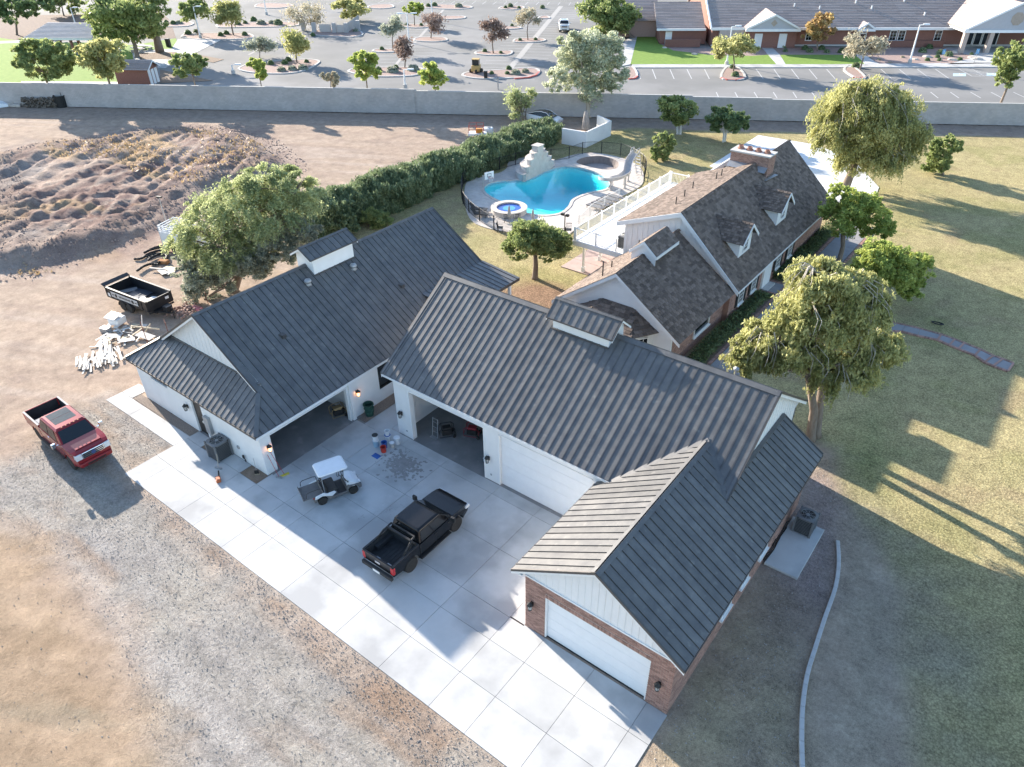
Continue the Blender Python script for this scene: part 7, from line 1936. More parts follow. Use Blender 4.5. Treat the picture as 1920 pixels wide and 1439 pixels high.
def golf_cart():
    t = root('golf_cart', 'white golf cart with roof and black cargo tray standing on the shaded court', 'golf cart', (0,0,0))
    gw_ = M('cart_white', (.70,.71,.72), (.76,.77,.78), rough=.35, coat=.3); gd = M('cart_grey', (.13,.12,.115), (.18,.17,.16), rough=.7)
    sea = M('cart_seat', (.035,.033,.032), (.06,.055,.05), rough=.6)
    mb = MB(); pr = [(-1.25,.3)]+arch(-.82,.25,.32,7)+[(-.4,.22),(.45,.22)]+arch(.86,.25,.32,7)+[(1.3,.3),(1.34,.5),(1.1,.62),(.62,.66),(.5,.34),(-.22,.34),(-.25,.58),(-1.2,.60)]
    mb.extr(pr, -.58, .58); mb.build('underbody', gd, t, bevel=.03)
    mb = MB(); secs = []
    for x, z, w in ((.58,.92,.40),(.7,.93,.5),(.95,.86,.54),(1.16,.74,.50),(1.28,.62,.42)): secs.append([(x,-w,.5),(x,-w,z-.1),(x,-w*.7,z),(x,w*.7,z),(x,w,z-.1),(x,w,.5)])
    mb.loft(secs); mb.build('front_cowl', gw_, t, bevel=.02)
    for s in (-1, 1):
        mb = MB(); mb.extr([(-1.2,.52),(-1.15,.72),(-.7,.8),(-.5,.68),(-.15,.7),(-.05,.58),(-.3,.42),(-.5,.5),(-.8,.62),(-1.0,.55)], s*.56, s*.62); mb.build('side_panel', gw_, t, bevel=.02)
    mb = MB(); mb.box((-.45,-.52,.58), (.05,.52,.74)); mb.build('seat', sea, t, bevel=.05)
    for y in (-.26, .26):
        mb = MB(); mb.obox((-.55,y-.24,.78), (.1,0,0), (0,.48,0), (-.12,0,.45)); mb.build('seat_back', sea, t, bevel=.04)
    mb = MB(); mb.box((.05,-.5,.33), (.6,.5,.36)); mb.build('floor_mat', m_black, t)
    mb = MB(); secs = []
    for z, a, b, y in ((1.83,-.78,.72,.56),(1.87,-.82,.78,.6),(1.93,-.78,.72,.56),(1.95,-.6,.55,.42)):
        pts = []
        for cx, cy, a0 in ((b-.14,y-.14,0),(a+.14,y-.14,math.pi/2),(a+.14,-y+.14,math.pi),(b-.14,-y+.14,math.pi*1.5)):
            for k in range(4): an = a0+k*math.pi/6; pts.append((cx+.14*math.cos(an), cy+.14*math.sin(an), z))
        secs.append(pts)
    mb.loft(secs); mb.build('canopy', gw_, t, bevel=.01)
    for s in (-1, 1):
        mb = MB(); mb.tube([(.66,s*.46,.8),(.45,s*.5,1.3),(.5,s*.52,1.84)], .022, 6); mb.build('front_strut', m_black, t)
        mb = MB(); mb.tube([(-.62,s*.5,.6),(-.66,s*.52,1.84)], .022, 6); mb.build('rear_strut', m_steel, t)
        mb = MB(); mb.tube([(-.72,s*.52,.78),(-.76,s*.54,1.08),(-.95,s*.54,1.12),(-1.45,s*.54,1.1),(-1.58,s*.54,1.02),(-1.6,s*.54,.78)], .018, 6); mb.build('tray_rail', m_black, t)
        for x in (.86, -.82): wheel(t, x, s*.5, .25, .2, s, m_black, spokes=5)
    mb = MB(); mb.box((-1.78,-.56,.66), (-.72,.56,.70)); mb.box((-1.78,-.56,.7), (-1.75,.56,.82)); mb.box((-.75,-.56,.7), (-.72,.56,.95)); mb.build('cargo_tray', gd, t, bevel=.01)
    mb = MB(); mb.tube([(.5,.24,.75),(.36,.24,.98)], .02, 6); pts = [(.34+.05*math.cos(a), .24+.17*math.sin(a), 1.0+.12*math.cos(a)) for a in np.linspace(0, 2*math.pi, 13)[:-1]]; mb.tube(pts, .015, 5, closed=True); mb.build('steering_wheel', m_black, t)
    mb = MB(); mb.tube([(.7,-.5,.9),(.52,-.52,1.05),(.5,.0,1.1),(.52,.52,1.05),(.7,.5,.9)], .018, 6); mb.build('dash_bar', m_black, t)
    for s in (-1, 1):
        mb = MB(); mb.box((-1.26,s*.42-.08,.5), (-1.2,s*.42+.08,.6)); mb.build('tail_lamp', M('tail_lamp', (.45,.02,.025), rough=.3), t)
        mb = MB(); mb.box((1.22,s*.36-.1,.55), (1.31,s*.36+.1,.64)); mb.build('headlight', M('headlight', (.6,.6,.6), rough=.15), t)
    rr_, ff = G(607,945), G(662,925); h = math.atan2(ff.y-rr_.y, ff.x-rr_.x); n = Vector((-math.sin(h), math.cos(h), 0))
    c = (rr_+ff)/2+n*.5; t.location = (c.x, c.y, 0); t.rotation_euler.z = h
golf_cart()

def dump_trailer():
    t = root('dump_trailer', 'black tandem axle dump trailer holding white offcuts, parked on the dirt', 'trailer', (0,0,0))
    L_, W_ = 4.9, 2.15; zb, zt = .72, 1.45; m_b = M('trailer_black', (.018,.018,.02), (.03,.03,.032), rough=.45, coat=.2)
    mb = MB(); mb.box((-L_/2,-W_/2,zb-.1), (L_/2,W_/2,zb)); mb.build('tray_floor', m_b, t)
    for s in (-1, 1):
        y = s*W_/2; mb = MB(); mb.box((-L_/2, min(y, y-s*.06), zb+.001), (L_/2, max(y, y-s*.06), zt)); 
        for k in range(9): x = -L_/2+.05+k*(L_-.1)/8; mb.box((x-.04, min(y, y+s*.05), zb-.05), (x+.04, max(y, y+s*.05), zt-.02))
        mb.box((-L_/2-.03, min(y-s*.08, y+s*.06), zt), (L_/2+.03, max(y-s*.08, y+s*.06), zt+.07)); mb.build('tray_side', m_b, t)
    mb = MB(); mb.box((L_/2-.06,-W_/2+.061,zb+.001), (L_/2,W_/2-.061,zt)); mb.box((L_/2+.001,-W_/2,zb-.25), (L_/2+.06,W_/2,zb-.12)); mb.build('front_panel', m_b, t)
    mb = MB(); mb.box((-L_/2,-W_/2+.061,zb+.001), (-L_/2+.05,W_/2-.061,zt)); mb.obox((-L_/2-.05,-W_/2-.05,zt+.07), (-.3,0,.12), (0,W_+.1,0), (0,0,.05)); mb.build('tailgate', m_b, t)
    for s in (-1, 1):
        for x in (-.62, .18): wheel(t, x, s*(W_/2+.0), .37, .24, s, m_rim, spokes=5)
        mb = MB(); y = s*(W_/2+.0); pts = arch(-.62,.37,.46,6,math.pi,math.pi*.45)+arch(.18,.37,.46,6,math.pi*.55,0); 
        outer = [(x, z) for x, z in pts]; inner = [(x, z-.03) for x, z in reversed(pts)]; mb.extr(outer+inner, y-s*.12, y+s*.14); mb.build('mudguard', m_b, t)
    mb = MB(); mb.box((-L_/2+.1,-W_/2+.4,.42), (L_/2+.3,W_/2-.4,.6)); mb.build('chassis', m_b, t)
    mb = MB(); mb.bar((L_/2+.2,-.5,.5), (L_/2+1.5,0,.5), .1, .12); mb.bar((L_/2+.2,.5,.5), (L_/2+1.5,0,.5), .1, .12); mb.cbox((L_/2+.8,0,.5), .5, .5, .45); mb.tube([(L_/2+1.3,.0,0),(L_/2+1.3,0,.9)], .04, 8); mb.build('drawbar', m_b, t)
    mb = MB(); mb.box((-1.75,-W_/2-.065,zb+.16), (1.45,-W_/2-.052,zt-.12)); sg = mb.build('side_sign', M('sign_grey', (.42,.42,.42), (.5,.5,.5), rough=.4), t)
    mb = MB()
    for x in (-1.15, .85): mb.lathe([(.15,.0),(.15,-.008)], (x,-W_/2-.066,zb+.38), 12, 'y')
    for k in range(8): mb.box((-.8+k*.18,-W_/2-.074,zb+.3), (-.69+k*.18,-W_/2-.066,zb+.46))
    mb.box((-1.6,-W_/2-.074,zb+.33),(-1.38,-W_/2-.066,zb+.42)); mb.box((1.1,-W_/2-.074,zb+.33),(1.34,-W_/2-.066,zb+.42)); mb.build('sign_print', m_black, sg)
    for x in (-2.2,):
        mb = MB(); mb.box((x,-W_/2-.065,zb+.1), (x+.25,-W_/2-.052,zb+.38)); mb.build('decal', m_white, t)
    mb = MB(); mb.box((L_/2+.001,.5,zb+.3), (L_/2+.012,.8,zb+.5)); mb.build('decal', m_white, t)
    # load
    t.location = (-53.0, 21.85, 0); t.rotation_euler.z = R_(6)
    lo = root('scrap_load', 'white panels and dark sheeting lying inside the black trailer', 'scrap', (-53.0, 21.85, .73))
    c, s = math.cos(R_(6)), math.sin(R_(6))
    def W(x, y, z): return Vector((-53.0+c*x-s*y, 21.85+s*x+c*y, z))
    for x, y, z, a, b, rz, m_ in ((1.4,.1,.73,1.1,1.3,.3,m_white),(.6,-.3,.76,1.0,.8,-.2,m_white),(1.2,-.5,.85,.7,.5,.6,M('tan_board', (.45,.42,.33), rough=.8)),(-.5,.2,.73,1.6,1.5,.1,M('blue_black_sheet', (.04,.05,.07), rough=.3)),(-1.8,.2,.73,.6,1.4,-.5,M('grey_board', (.28,.26,.25), rough=.8)),(-.2,-.5,.82,.9,.5,.9,M('blue_black_sheet', (.04,.05,.07)))):
        mb = MB(); mb.cbox(W(x, y, z), a, b, .06, rz+.1); mb.build('sheet', m_, lo)
dump_trailer()

def white_car():
    t = root('white_car', 'white hatchback car with dark glass roof parked under the feathery tree', 'car', (0,0,0))
    L_, W_ = 4.75, 1.92; w = W_/2
    mb = MB(); secs = []
    st = [(-2.38,.55,.95,.78),(-2.25,.40,1.08,.90),(-1.5,.30,1.12,.96),(0,.28,1.02,.96),(1.0,.30,.98,.95),(1.8,.32,.86,.92),(2.25,.38,.70,.82),(2.38,.45,.60,.66)]
    for x, z0, z1, hw in st: secs.append([(x,-hw*.9,z0),(x,-hw,z0+.2),(x,-hw,z1-.15),(x,-hw*.86,z1),(x,hw*.86,z1),(x,hw,z1-.15),(x,hw,z0+.2),(x,hw*.9,z0)])
    mb.loft(secs); mb.build('body', m_whitecar, t, smooth=False, bevel=.03)
    mb = MB(); secs = []
    for x, z, hw in ((-2.2,1.08,.72),(-1.7,1.32,.68),(-1.0,1.52,.66),(-.2,1.60,.66),(.5,1.52,.66),(1.0,1.28,.70),(1.45,.98,.78)): secs.append([(x,-.86,.95),(x,-hw,z-.06),(x,-hw*.85,z),(x,hw*.85,z),(x,hw,z-.06),(x,.86,.95)])
    mb.loft(secs); mb.build('glass_roof', m_glass, t, bevel=.02)
    for s in (-1, 1):
        mb = MB(); mb.tube([(1.45,s*.80,.98),(.55,s*.70,1.50),(-.2,s*.69,1.585),(-1.0,s*.69,1.5),(-1.9,s*.74,1.2)], .035, 6); mb.build('roof_pillar', m_whitecar, t)
        for x in (1.45,-1.42): wheel(t, x, s*(w-.1), .35, .24, s, m_rim, 5)
        mb = MB(); mb.obox((.7,s*w,.95), (.15,0,0), (0,s*.2,0), (0,0,.14)); mb.build('wing_mirror', m_whitecar, t, bevel=.03)
        mb = MB(); mb.box((2.1,s*.55-.18,.62), (2.33,s*.55+.18,.70)); mb.build('headlight', M('headlight', (.6,.6,.6), rough=.15), t)
    p = G(1016, 233); t.location = (p.x, p.y+.6, 0); t.rotation_euler.z = R_(9)
white_car()
# ================================================================== smaller things
def condenser(label, c, rz=0, s=1.0):
    t = root('air_conditioner', label, 'ac unit', c); c = Vector(c)
    w = .86*s; h = .98*s; m_c = M('condenser_grey', (.13,.135,.14), (.17,.175,.18), rough=.6)
    X = Vector((math.cos(rz), math.sin(rz), 0)); Y = Vector((-X.y, X.x, 0))
    mb = MB(); mb.cbox(c+Vector((0,0,.03)), w-.06, w-.06, h-.06, rz); mb.build('core', M('condenser_core', (.03,.03,.03), rough=.8), t)
    for sx, sy in ((-1,-1),(1,-1),(1,1),(-1,1)):
        mb = MB(); mb.cbox(c+X*sx*(w/2-.04)+Y*sy*(w/2-.04), .09, .09, h, rz); mb.build('corner_post', m_c, t)
    for k in range(11):
        z = .08+k*(h-.18)/10; mb = MB()
        for a, b in ((X, Y), (Y, X)):
            for s_ in (-1, 1): mb.bar(c+a*s_*(w/2-.01)-b*(w/2-.06)+Vector((0,0,z)), c+a*s_*(w/2-.01)+b*(w/2-.06)+Vector((0,0,z)), .018, .022)
        mb.build('louvre', m_c, t)
    # top with fan
    mb = MB(); n = 24; ring = []; sq = []
    for k in range(n):
        a = 2*math.pi*k/n; ca, sa = math.cos(a), math.sin(a); m_ = max(abs(ca), abs(sa)); ring.append(c+X*ca*w*.39+Y*sa*w*.39+Vector((0,0,h+.03))); q = min(1/m_, 1.2)*w*.5; sq.append(c+X*ca*q+Y*sa*q+Vector((0,0,h)))
    mb.add(ring+sq+[p-Vector((0,0,.07)) for p in sq]+[p-Vector((0,0,.2)) for p in ring], [(k, n+k, n+(k+1) % n, (k+1) % n) for k in range(n)]+[(n+k, 2*n+k, 2*n+(k+1) % n, n+(k+1) % n) for k in range(n)]+[(k, (k+1) % n, 3*n+(k+1) % n, 3*n+k) for k in range(n)])
    mb.build('top_cover', m_c, t)
    for k in range(4):
        a = k*math.pi/2+.3; d = X*math.cos(a)+Y*math.sin(a); e = Vector((-d.y, d.x, 0))
        mb = MB(); mb.add([c+d*.05+Vector((0,0,h-.06)), c+d*w*.36-e*.1+Vector((0,0,h-.09)), c+d*w*.36+e*.12+Vector((0,0,h-.03)), c+d*.05+e*.05+Vector((0,0,h-.05))], [(0,1,2,3)]); mb.build('fan_blade', m_steel, t)
    mb = MB(); mb.lathe([(.09,h-.08),(.09,h+.02),(.02,h+.03)], c, 10)
    for r_ in (.14,.22,.3): mb.tube([c+X*math.cos(a)*r_*s+Y*math.sin(a)*r_*s+Vector((0,0,h+.035)) for a in np.linspace(0, 2*math.pi, 19)[:-1]], .006, 4, closed=True)
    for k in range(8): a = k*math.pi/4; d = X*math.cos(a)+Y*math.sin(a); mb.bar(c+Vector((0,0,h+.035)), c+d*w*.4+Vector((0,0,h+.03)), .01)
    mb.build('fan_guard', m_steel, t)
    return t
condenser('grey air conditioner on the court slab under the electrical box', (-32.75, 14.95, .0), 0, 1.15)
condenser('tall grey air conditioner on the concrete pad beside the brick wall', (-4.35, 29.0, .09), 0, 1.05)
condenser('air conditioner with dark louvres standing on the white upper deck', (-25.45, 47.2, 3.0), 0, 1.0)

def elec_box():
    t = root('electrical_box', 'grey electrical panel box with meter fixed on the white gable wall', 'electrical box', (-34.1, 15.5, .62))
    mb = MB(); mb.box((-34.38,15.30,.7), (-33.9,15.49,1.85)); mb.build('panel_box', m_steel, t, bevel=.01)
    mb = MB(); mb.lathe([(.1,0),(.1,-.08),(.03,-.1)], (-34.48,15.4,1.35), 12, 'y'); mb.build('meter', M('lamp_glass', (.4,.4,.4)), t)
    for x in (-34.28, -34.12): 
        mb = MB(); mb.tube([(x,15.42,0),(x,15.42,.7)], .025, 8); mb.build('conduit', m_steel, t)
elec_box()
t = root('wall_vent', 'small round grey vent cover low on the white gable wall', 'vent', (-31.56,15.49,.85))
mb = MB(); mb.lathe([(.13,.005),(.13,-.03),(.1,-.05)], (-31.56,15.49,.85), 14, 'y'); mb.build('vent_cover', m_steel, t)
t = root('hose_bib', 'black hose tap and pipe sticking from the white wall by the gravel bed', 'tap', (-31.1,15.49,.35))
mb = MB(); mb.tube([(-31.1,15.45,.05),(-31.1,15.4,.5)], .03, 6); mb.cbox((-31.1,15.38,.35), .12, .08, .2); mb.build('tap_body', m_black, t)

def broom(label, foot, top, stick, head, headmat, rz, grp=None, nm='broom'):
    t = root(nm, label, nm.replace('_', ' '), foot); f = Vector(foot); tp = Vector(top)
    mb = MB(); mb.tube([f+Vector((0,0,.06)), tp], .014, 6); mb.build('handle', stick, t)
    mb = MB(); mb.cbox(f, head[0], head[1], head[2], rz); mb.build('broom_head', headmat, t)
    mb = MB(); X = Vector((math.cos(rz), math.sin(rz), 0))
    for k in range(10): mb.cbox(f+X*(head[0]*(k/9-.5)*.95), head[0]/14, head[1]*1.1, .055, rz)
    mb.build('bristles', m_steel if headmat is m_steel else m_wood, t)
m_redh = M('red_handle', (.45,.05,.05), rough=.5); m_yel = M('yellow_plastic', (.55,.48,.05), (.6,.52,.08), rough=.6)
broom('red handled broom with grey head leaning on the corner pier', (-28.55,15.75,0), (-29.15,15.75,1.35), m_redh, (.34,.1,.1), m_steel, .4)
broom('broom with wide yellow head leaning beside the red handled one', (-28.45,16.05,0), (-29.15,15.92,1.5), m_redh, (.5,.12,.09), m_yel, 1.3)
broom('push broom laid against the air conditioner on the court', (-31.9,14.2,0), (-32.55,14.75,1.15), m_wood, (.42,.1,.1), m_steel, .3)
broom('dark spade stuck in the small gravel bed at the garage corner', (-29.75,15.2,.0), (-30.0,15.35,.95), m_steel, (.24,.04,.28), m_black, .8, nm='spade')
def chainsaw():
    t = root('chainsaw', 'orange chainsaw lying on the shaded slab by the air conditioner', 'chainsaw', (-31.2,13.75,0))
    c = Vector((-31.0,13.6,0)); mo = M('orange_plastic', (.40,.10,.04), (.46,.14,.06), rough=.6)
    mb = MB(); mb.cbox(c, .38, .24, .2, -.5); mb.build('engine_body', mo, t, bevel=.03)
    mb = MB(); mb.obox(c+Vector((-.15,.1,.08)), (-.5,.3,0), (.03,.07,0), (0,0,.03)); mb.build('guide_bar', m_black, t)
    mb = MB(); mb.tube([c+Vector((-.15,-.1,.1)), c+Vector((-.12,-.06,.27)), c+Vector((-.02,.12,.27)), c+Vector((-.05,.15,.1))], .015, 6); mb.build('grip', m_black, t)
chainsaw()
def bin_():
    c = Vector((-28.75, 22.7, 0)); t = root('dark_green_bin', 'dark green round rubbish bin against the white wall under a lit lantern', 'bin', c)
    mb = MB(); mb.lathe([(.24,0),(.29,.75),(.33,.76),(.33,.82),(.27,.82),(.22,.1)], c, 20); mb.build('barrel', M('bin_green', (.02,.06,.045), (.03,.08,.06), rough=.55), t)
    for z in (.25,.5):
        mb = MB(); mb.lathe([(.262+z*.06,z),(.285+z*.06,z+.02),(.262+z*.06,z+.05)], c, 20); mb.build('rib', MATS['bin_green'], t)
    for s in (-1, 1):
        mb = MB(); mb.cbox(c+Vector((s*.34,0,.66)), .08, .16, .05); mb.build('handle', MATS['bin_green'], t)
bin_()
def bucket(label, c, r, h, mat, lidmat=None, name='bucket', z=0):
    c = Vector((*c, z)); t = root(name, label, name.split('_')[-1], c, 'paint pails by the garage pier')
    mb = MB(); mb.lathe([(r*.86,0),(r,h*.97),(r*1.07,h*.97),(r*1.07,h),(r*.9,h)] + ([] if lidmat else [(r*.8,h*.3)]), c, 16); mb.build('pail', mat, t)
    if lidmat:
        mb = MB(); mb.lathe([(r*1.05,h+.001),(r*1.05,h+.03),(r*.2,h+.035)], c, 16); mb.build('lid', lidmat, t)
    mb = MB(); mb.tube([c+Vector((math.cos(a)*r*1.05, .0, h*.75-abs(math.sin(a))*h*.35)) for a in np.linspace(0, math.pi, 9)], .008, 4); mb.build('bail', m_steel, t)
m_bred = M('red_pail', (.42,.04,.03), (.5,.06,.04), rough=.5); m_bblue = M('blue_plastic', (.03,.10,.32), (.05,.14,.4), rough=.5); m_pail = M('white_pail', (.6,.62,.64), (.68,.69,.7), rough=.5); m_pblue = M('pale_blue_pail', (.28,.42,.52), (.34,.48,.58), rough=.5)
bucket('red bucket in front of the other paint pails', (-25.55,20.75), .17, .36, m_bred)
bucket('blue bucket tucked behind the red one', (-25.78,21.05), .17, .40, m_bblue)
bucket('pale blue pail at the outer end of the paint pails', (-26.25,20.85), .18, .42, m_pblue, m_pail)
bucket('white pail stacked on the pale blue one', (-26.25,20.85), .17, .34, m_pail, m_black, z=.456)
bucket('blue lidded white pail nearest the white wall', (-26.05,21.6), .17, .42, m_pail, m_bblue)
bucket('white pail standing on the blue lidded one', (-26.05,21.6), .15, .3, m_pail, z=.452)
bucket('white splashed pail against the pier', (-25.45,21.75), .18, .42, m_pail, m_pail)
bucket('small grey pail next to the splashed white one', (-25.45,21.35), .14, .3, m_plasticgrey, m_pail)
t = root('blue_cloth', 'crumpled blue cloth dropped on the slab before the red bucket', 'cloth', (-25.6,20.2,0))
mb = MB(); g = random.Random(3); P = [[Vector((-25.85+i*.07, 20.05+j*.07, .005+.07*g.random()*(0 < i < 7 and 0 < j < 5))) for i in range(8)] for j in range(6)]
mb.add([p for r_ in P for p in r_], [(j*8+i, j*8+i+1, (j+1)*8+i+1, (j+1)*8+i) for j in range(5) for i in range(7)]); mb.build('rag', m_bblue, t, smooth=True)
# inside the open bays
def machine(label, c, rz, col, nm='generator'):
    t = root(nm, label, nm.replace('_', ' '), c); c = Vector(c); X = Vector((math.cos(rz), math.sin(rz), 0)); Y = Vector((-X.y, X.x, 0))
    mb = MB()
    for s in (-1, 1):
        pts = [c+X*a+Y*s*.28+Vector((0,0,z)) for a, z in ((-.45,.12),(-.45,.62),(-.3,.75),(.3,.75),(.45,.6),(.45,.12))]; mb.tube(pts, .02, 6, closed=True)
    for a, z in ((-.45,.3),(.45,.3),(.3,.75),(-.3,.75)): mb.tube([c+X*a-Y*.28+Vector((0,0,z)), c+X*a+Y*.28+Vector((0,0,z))], .018, 6)
    mb.build('tube_frame', col, t)
    mb = MB(); mb.cbox(c+Vector((0,0,.16)), .6, .4, .34, rz); mb.build('engine', m_black, t, bevel=.04)
    mb = MB(); mb.cbox(c+Vector((0,0,.52)), .5, .38, .16, rz); mb.build('tank', col, t, bevel=.05)
    for s in (-1, 1):
        mb = MB(); w0 = c+X*.4+Y*s*.3+Vector((0,0,.13)); mb.lathe([(.13,-.03),(.13,.03)], w0, 14, 'x' if abs(Y.x) > abs(Y.y) else 'y'); mb.build('wheel', m_rubber, t)
machine('black hand truck style generator standing just inside the open middle bay', (-23.6,24.0,.012), .9, m_black)
machine('red framed generator behind the black one in the open bay', (-22.4,24.9,.012), .4, M('machine_red', (.28,.03,.04), rough=.5))
machine('tan and black pressure washer in the left bay beside the jamb', (-30.2,21.5,.012), 1.2, M('machine_tan', (.35,.24,.12), rough=.6), 'pressure_washer')
t = root('hand_truck', 'black folding hand truck leaning beside the generator', 'hand truck', (-24.1,23.6,.012))
mb = MB()
for s in (-.2,.2): mb.tube([(-24.1+s,23.5,.05),(-24.2+s,23.75,1.15)], .02, 6)
for z in (.3,.6,.9,1.12): mb.tube([(-24.32-(z*.08)+.0,23.52+z*.2,z),(-23.92-(z*.08),23.52+z*.2,z)], .015, 6)
mb.box((-24.35,23.3,.0+.012), (-23.85,23.52,.03)); mb.build('truck_frame', m_steel, t)
t = root('cooler_box', 'blue and green plastic crate on the bay floor near the closed door', 'crate', (-20.1,24.0,.012))
mb = MB(); mb.cbox((-20.1,23.7,.012), .62, .4, .1, .3); mb.build('base', m_black, t)
mb = MB(); mb.cbox((-20.1,23.7,.112), .66, .42, .2, .3); mb.build('crate', m_pblue, t, bevel=.02)
mb = MB(); mb.cbox((-20.18,23.5,.15), .28, .03, .14, .3); mb.build('label_patch', m_bblue, t)
mb = MB(); mb.cbox((-19.93,23.58,.15), .14, .03, .12, .3); mb.build('green_patch', M('green_patch', (.05,.3,.12), rough=.5), t)
mb = MB(); mb.cbox((-20.1,23.7,.312), .7, .46, .05, .3); mb.build('lid', m_pail, t, bevel=.02)

# ---------------------------------------------------------------- building leftovers on the dirt
def heap(label, cx, cy, n, L_, spread, ang, mat, grp, nm='timber_offcut', z=.0):
    c = G(cx, cy); rr_ = random.Random(n*7+int(cx))
    t = root(nm+'_pile', label, 'timber pile', (c.x, c.y, 0))
    for k in range(n):
        a = ang+rr_.gauss(0, .12); p = c+Vector((rr_.uniform(-1,1)*spread[0], rr_.uniform(-1,1)*spread[1], z+.02+.035*(k % 5))); l = L_*rr_.uniform(.45, 1); w = rr_.uniform(.08, .17)
        d = Vector((math.cos(a), math.sin(a), rr_.uniform(-.02,.03))); s = Vector((-d.y, d.x, 0))*w; mb = MB(); mb.obox(p-d*l/2, d*l, s, (0,0,.03)); mb.build('plank', mat, t)
heap('near pile of pale sawn boards strewn on the dirt below the scrap heap', 170, 680, 34, 1.5, (.75,.75), R_(-28), m_palewood, None)
heap('long fan of white painted boards beside the garage skirt roof', 203, 664, 40, 2.6, (.9,.5), R_(-22), m_palewood, None)
def scrap_heap():
    c = G(228, 632); t = root('scrap_heap', 'jumbled heap of white sheathing and broken boards topped by a white basin', 'scrap heap', (c.x, c.y, 0)); rr_ = random.Random(12)
    for k in range(34):
        p = c+Vector((rr_.gauss(0,.8), rr_.gauss(0,.8), .02+rr_.random()*.3)); a = rr_.random()*3.1; l = rr_.uniform(.3,1.3); w = rr_.uniform(.1,.7) if k % 3 == 0 else rr_.uniform(.05,.15)
        d = Vector((math.cos(a), math.sin(a), rr_.uniform(-.15,.15))); s = Vector((-d.y, d.x, rr_.uniform(-.1,.1)))*w; mb = MB(); mb.obox(p-d*l/2, d*l, s, (0,0,.025)); mb.build('board', [m_palewood, m_wood, m_white, m_plasticgrey][k % 4], t)
    b = G(205, 612)+Vector((0,0,.1)); mb = MB(); mb.obox(b, (.85,.3,.0), (-.25,.8,0), (.05,0,.55)); mb.build('white_basin', m_white, t, bevel=.05)
    mb = MB(); mb.obox(b+Vector((-.2,-.1,.56)), (1.1,.2,.05), (-.3,.8,.1), (0,0,.06)); mb.build('basin_top', m_white, t, bevel=.02)
    b = G(200, 622); mb = MB(); mb.cbox(b, .7, .5, .35, .3); mb.build('metal_unit', m_steel, t, bevel=.02)
scrap_heap()
def crossed_stake():
    c = G(279, 650); t = root('survey_stakes', 'crossed timber batter boards with a rusty pole beside the garage', 'stakes', (c.x, c.y, 0)); mr = M('rusty_steel', (.14,.05,.035), (.22,.09,.06), rough=.9)
    mb = MB(); a = G(249,619)+Vector((0,0,.3)); b = G(301,624)+Vector((0,0,.3)); mb.bar(a, b, .05, .12); mb.build('cross_board', m_wood, t)
    mb = MB(); mb.bar(G(272,626)+Vector((0,0,.1)), G(285,617)+Vector((0,0,.45)), .05, .1); mb.build('cross_board', m_wood, t)
    mb = MB(); mb.tube([c, c+Vector((0,0,2.0))], .025, 6); mb.build('pole', mr, t)
    p = above(c, 268, 601); mb = MB(); mb.bar(p+Vector((-.55,.25,.1)), p+Vector((.45,-.35,-.1)), .04, .06); mb.build('top_bar', m_palewood, t)
crossed_stake()
def rusty_pole(label, px, py, h):
    c = G(px, py); t = root('rusty_pole', label, 'pole', (c.x, c.y, 0)); mb = MB(); mb.tube([c, c+Vector((0,0,h))], .025, 6); mb.build('pole', M('rusty_steel', (.14,.05,.035)), t)
    mb = MB(); mb.bar(c+Vector((-.25,.1,h)), c+Vector((.25,-.1,h-.05)), .04); mb.build('cross_bar', MATS['rusty_steel'], t)
rusty_pole('thin rusty pole standing in front of the grey green shrub', 396, 590, 1.9)
rusty_pole('thin rusty pole in the trailer shadow near the garage eave', 318, 632, 1.3)
def rubble():
    c = G(345, 582); t = root('rubble_pile', 'small pile of red brown rubble and pink sacks beside the shrub', 'rubble pile', (c.x, c.y, 0)); rr_ = random.Random(8); mt = M('rubble', (.22,.13,.11), (.42,.32,.28), rough=1, rand=.3); mb = MB()
    for k in range(120): p = c+Vector((rr_.gauss(0,.55), rr_.gauss(0,.5), 0)); mb.cbox(p, rr_.uniform(.05,.18), rr_.uniform(.05,.16), rr_.uniform(.04,.22), rr_.random()*3)
    mb.build('rubble', mt, t, kind='stuff')
    for k in range(3): p = c+Vector((.5+k*.25, .7, 0)); mb = MB(); mb.cbox(p, .5, .32, .22, k*.7); mb.build('sack', M('pink_sack', (.5,.12,.15), (.55,.3,.28), rough=.7), t, bevel=.08)
rubble()
def black_pipes():
    c = G(290, 492); t = root('drain_pipe_coil', 'loose coil of black corrugated drain pipe on the dirt', 'pipe coil', (c.x, c.y, 0)); mp = M('black_pipe', (.02,.02,.02), (.035,.033,.03), rough=.7); rr_ = random.Random(2)
    paths = [[(252,488),(266,487),(280,478),(300,472),(314,476)], [(258,512),(272,503),(285,499),(298,500)], [(272,480),(285,474),(305,470),(312,474),(300,482),(284,490),(280,494)], [(276,484),(292,478),(310,478),(314,484),(300,494),(284,497)], [(280,488),(296,482),(312,482),(312,490),(298,497)], [(282,474),(300,468),(316,468),(318,474)]]
    for k, p in enumerate(paths):
        pts = [tuple(G(*q)+Vector((0,0,.1+.09*(k % 3)))) for q in p]; mb = MB(); sm = smooth_ring(pts, 5, closed=False); mb.tube(sm, [.11 if i % 2 else .095 for i in range(len(sm))], 8); mb.build('pipe_length', mp, t)
    b = G(308, 494); mb = MB(); mb.cbox(b, .9, .5, .3, .4); mb.build('rusty_bundle', M('rust_orange', (.35,.16,.07), (.42,.22,.1), rough=1), t, bevel=.08)
black_pipes()
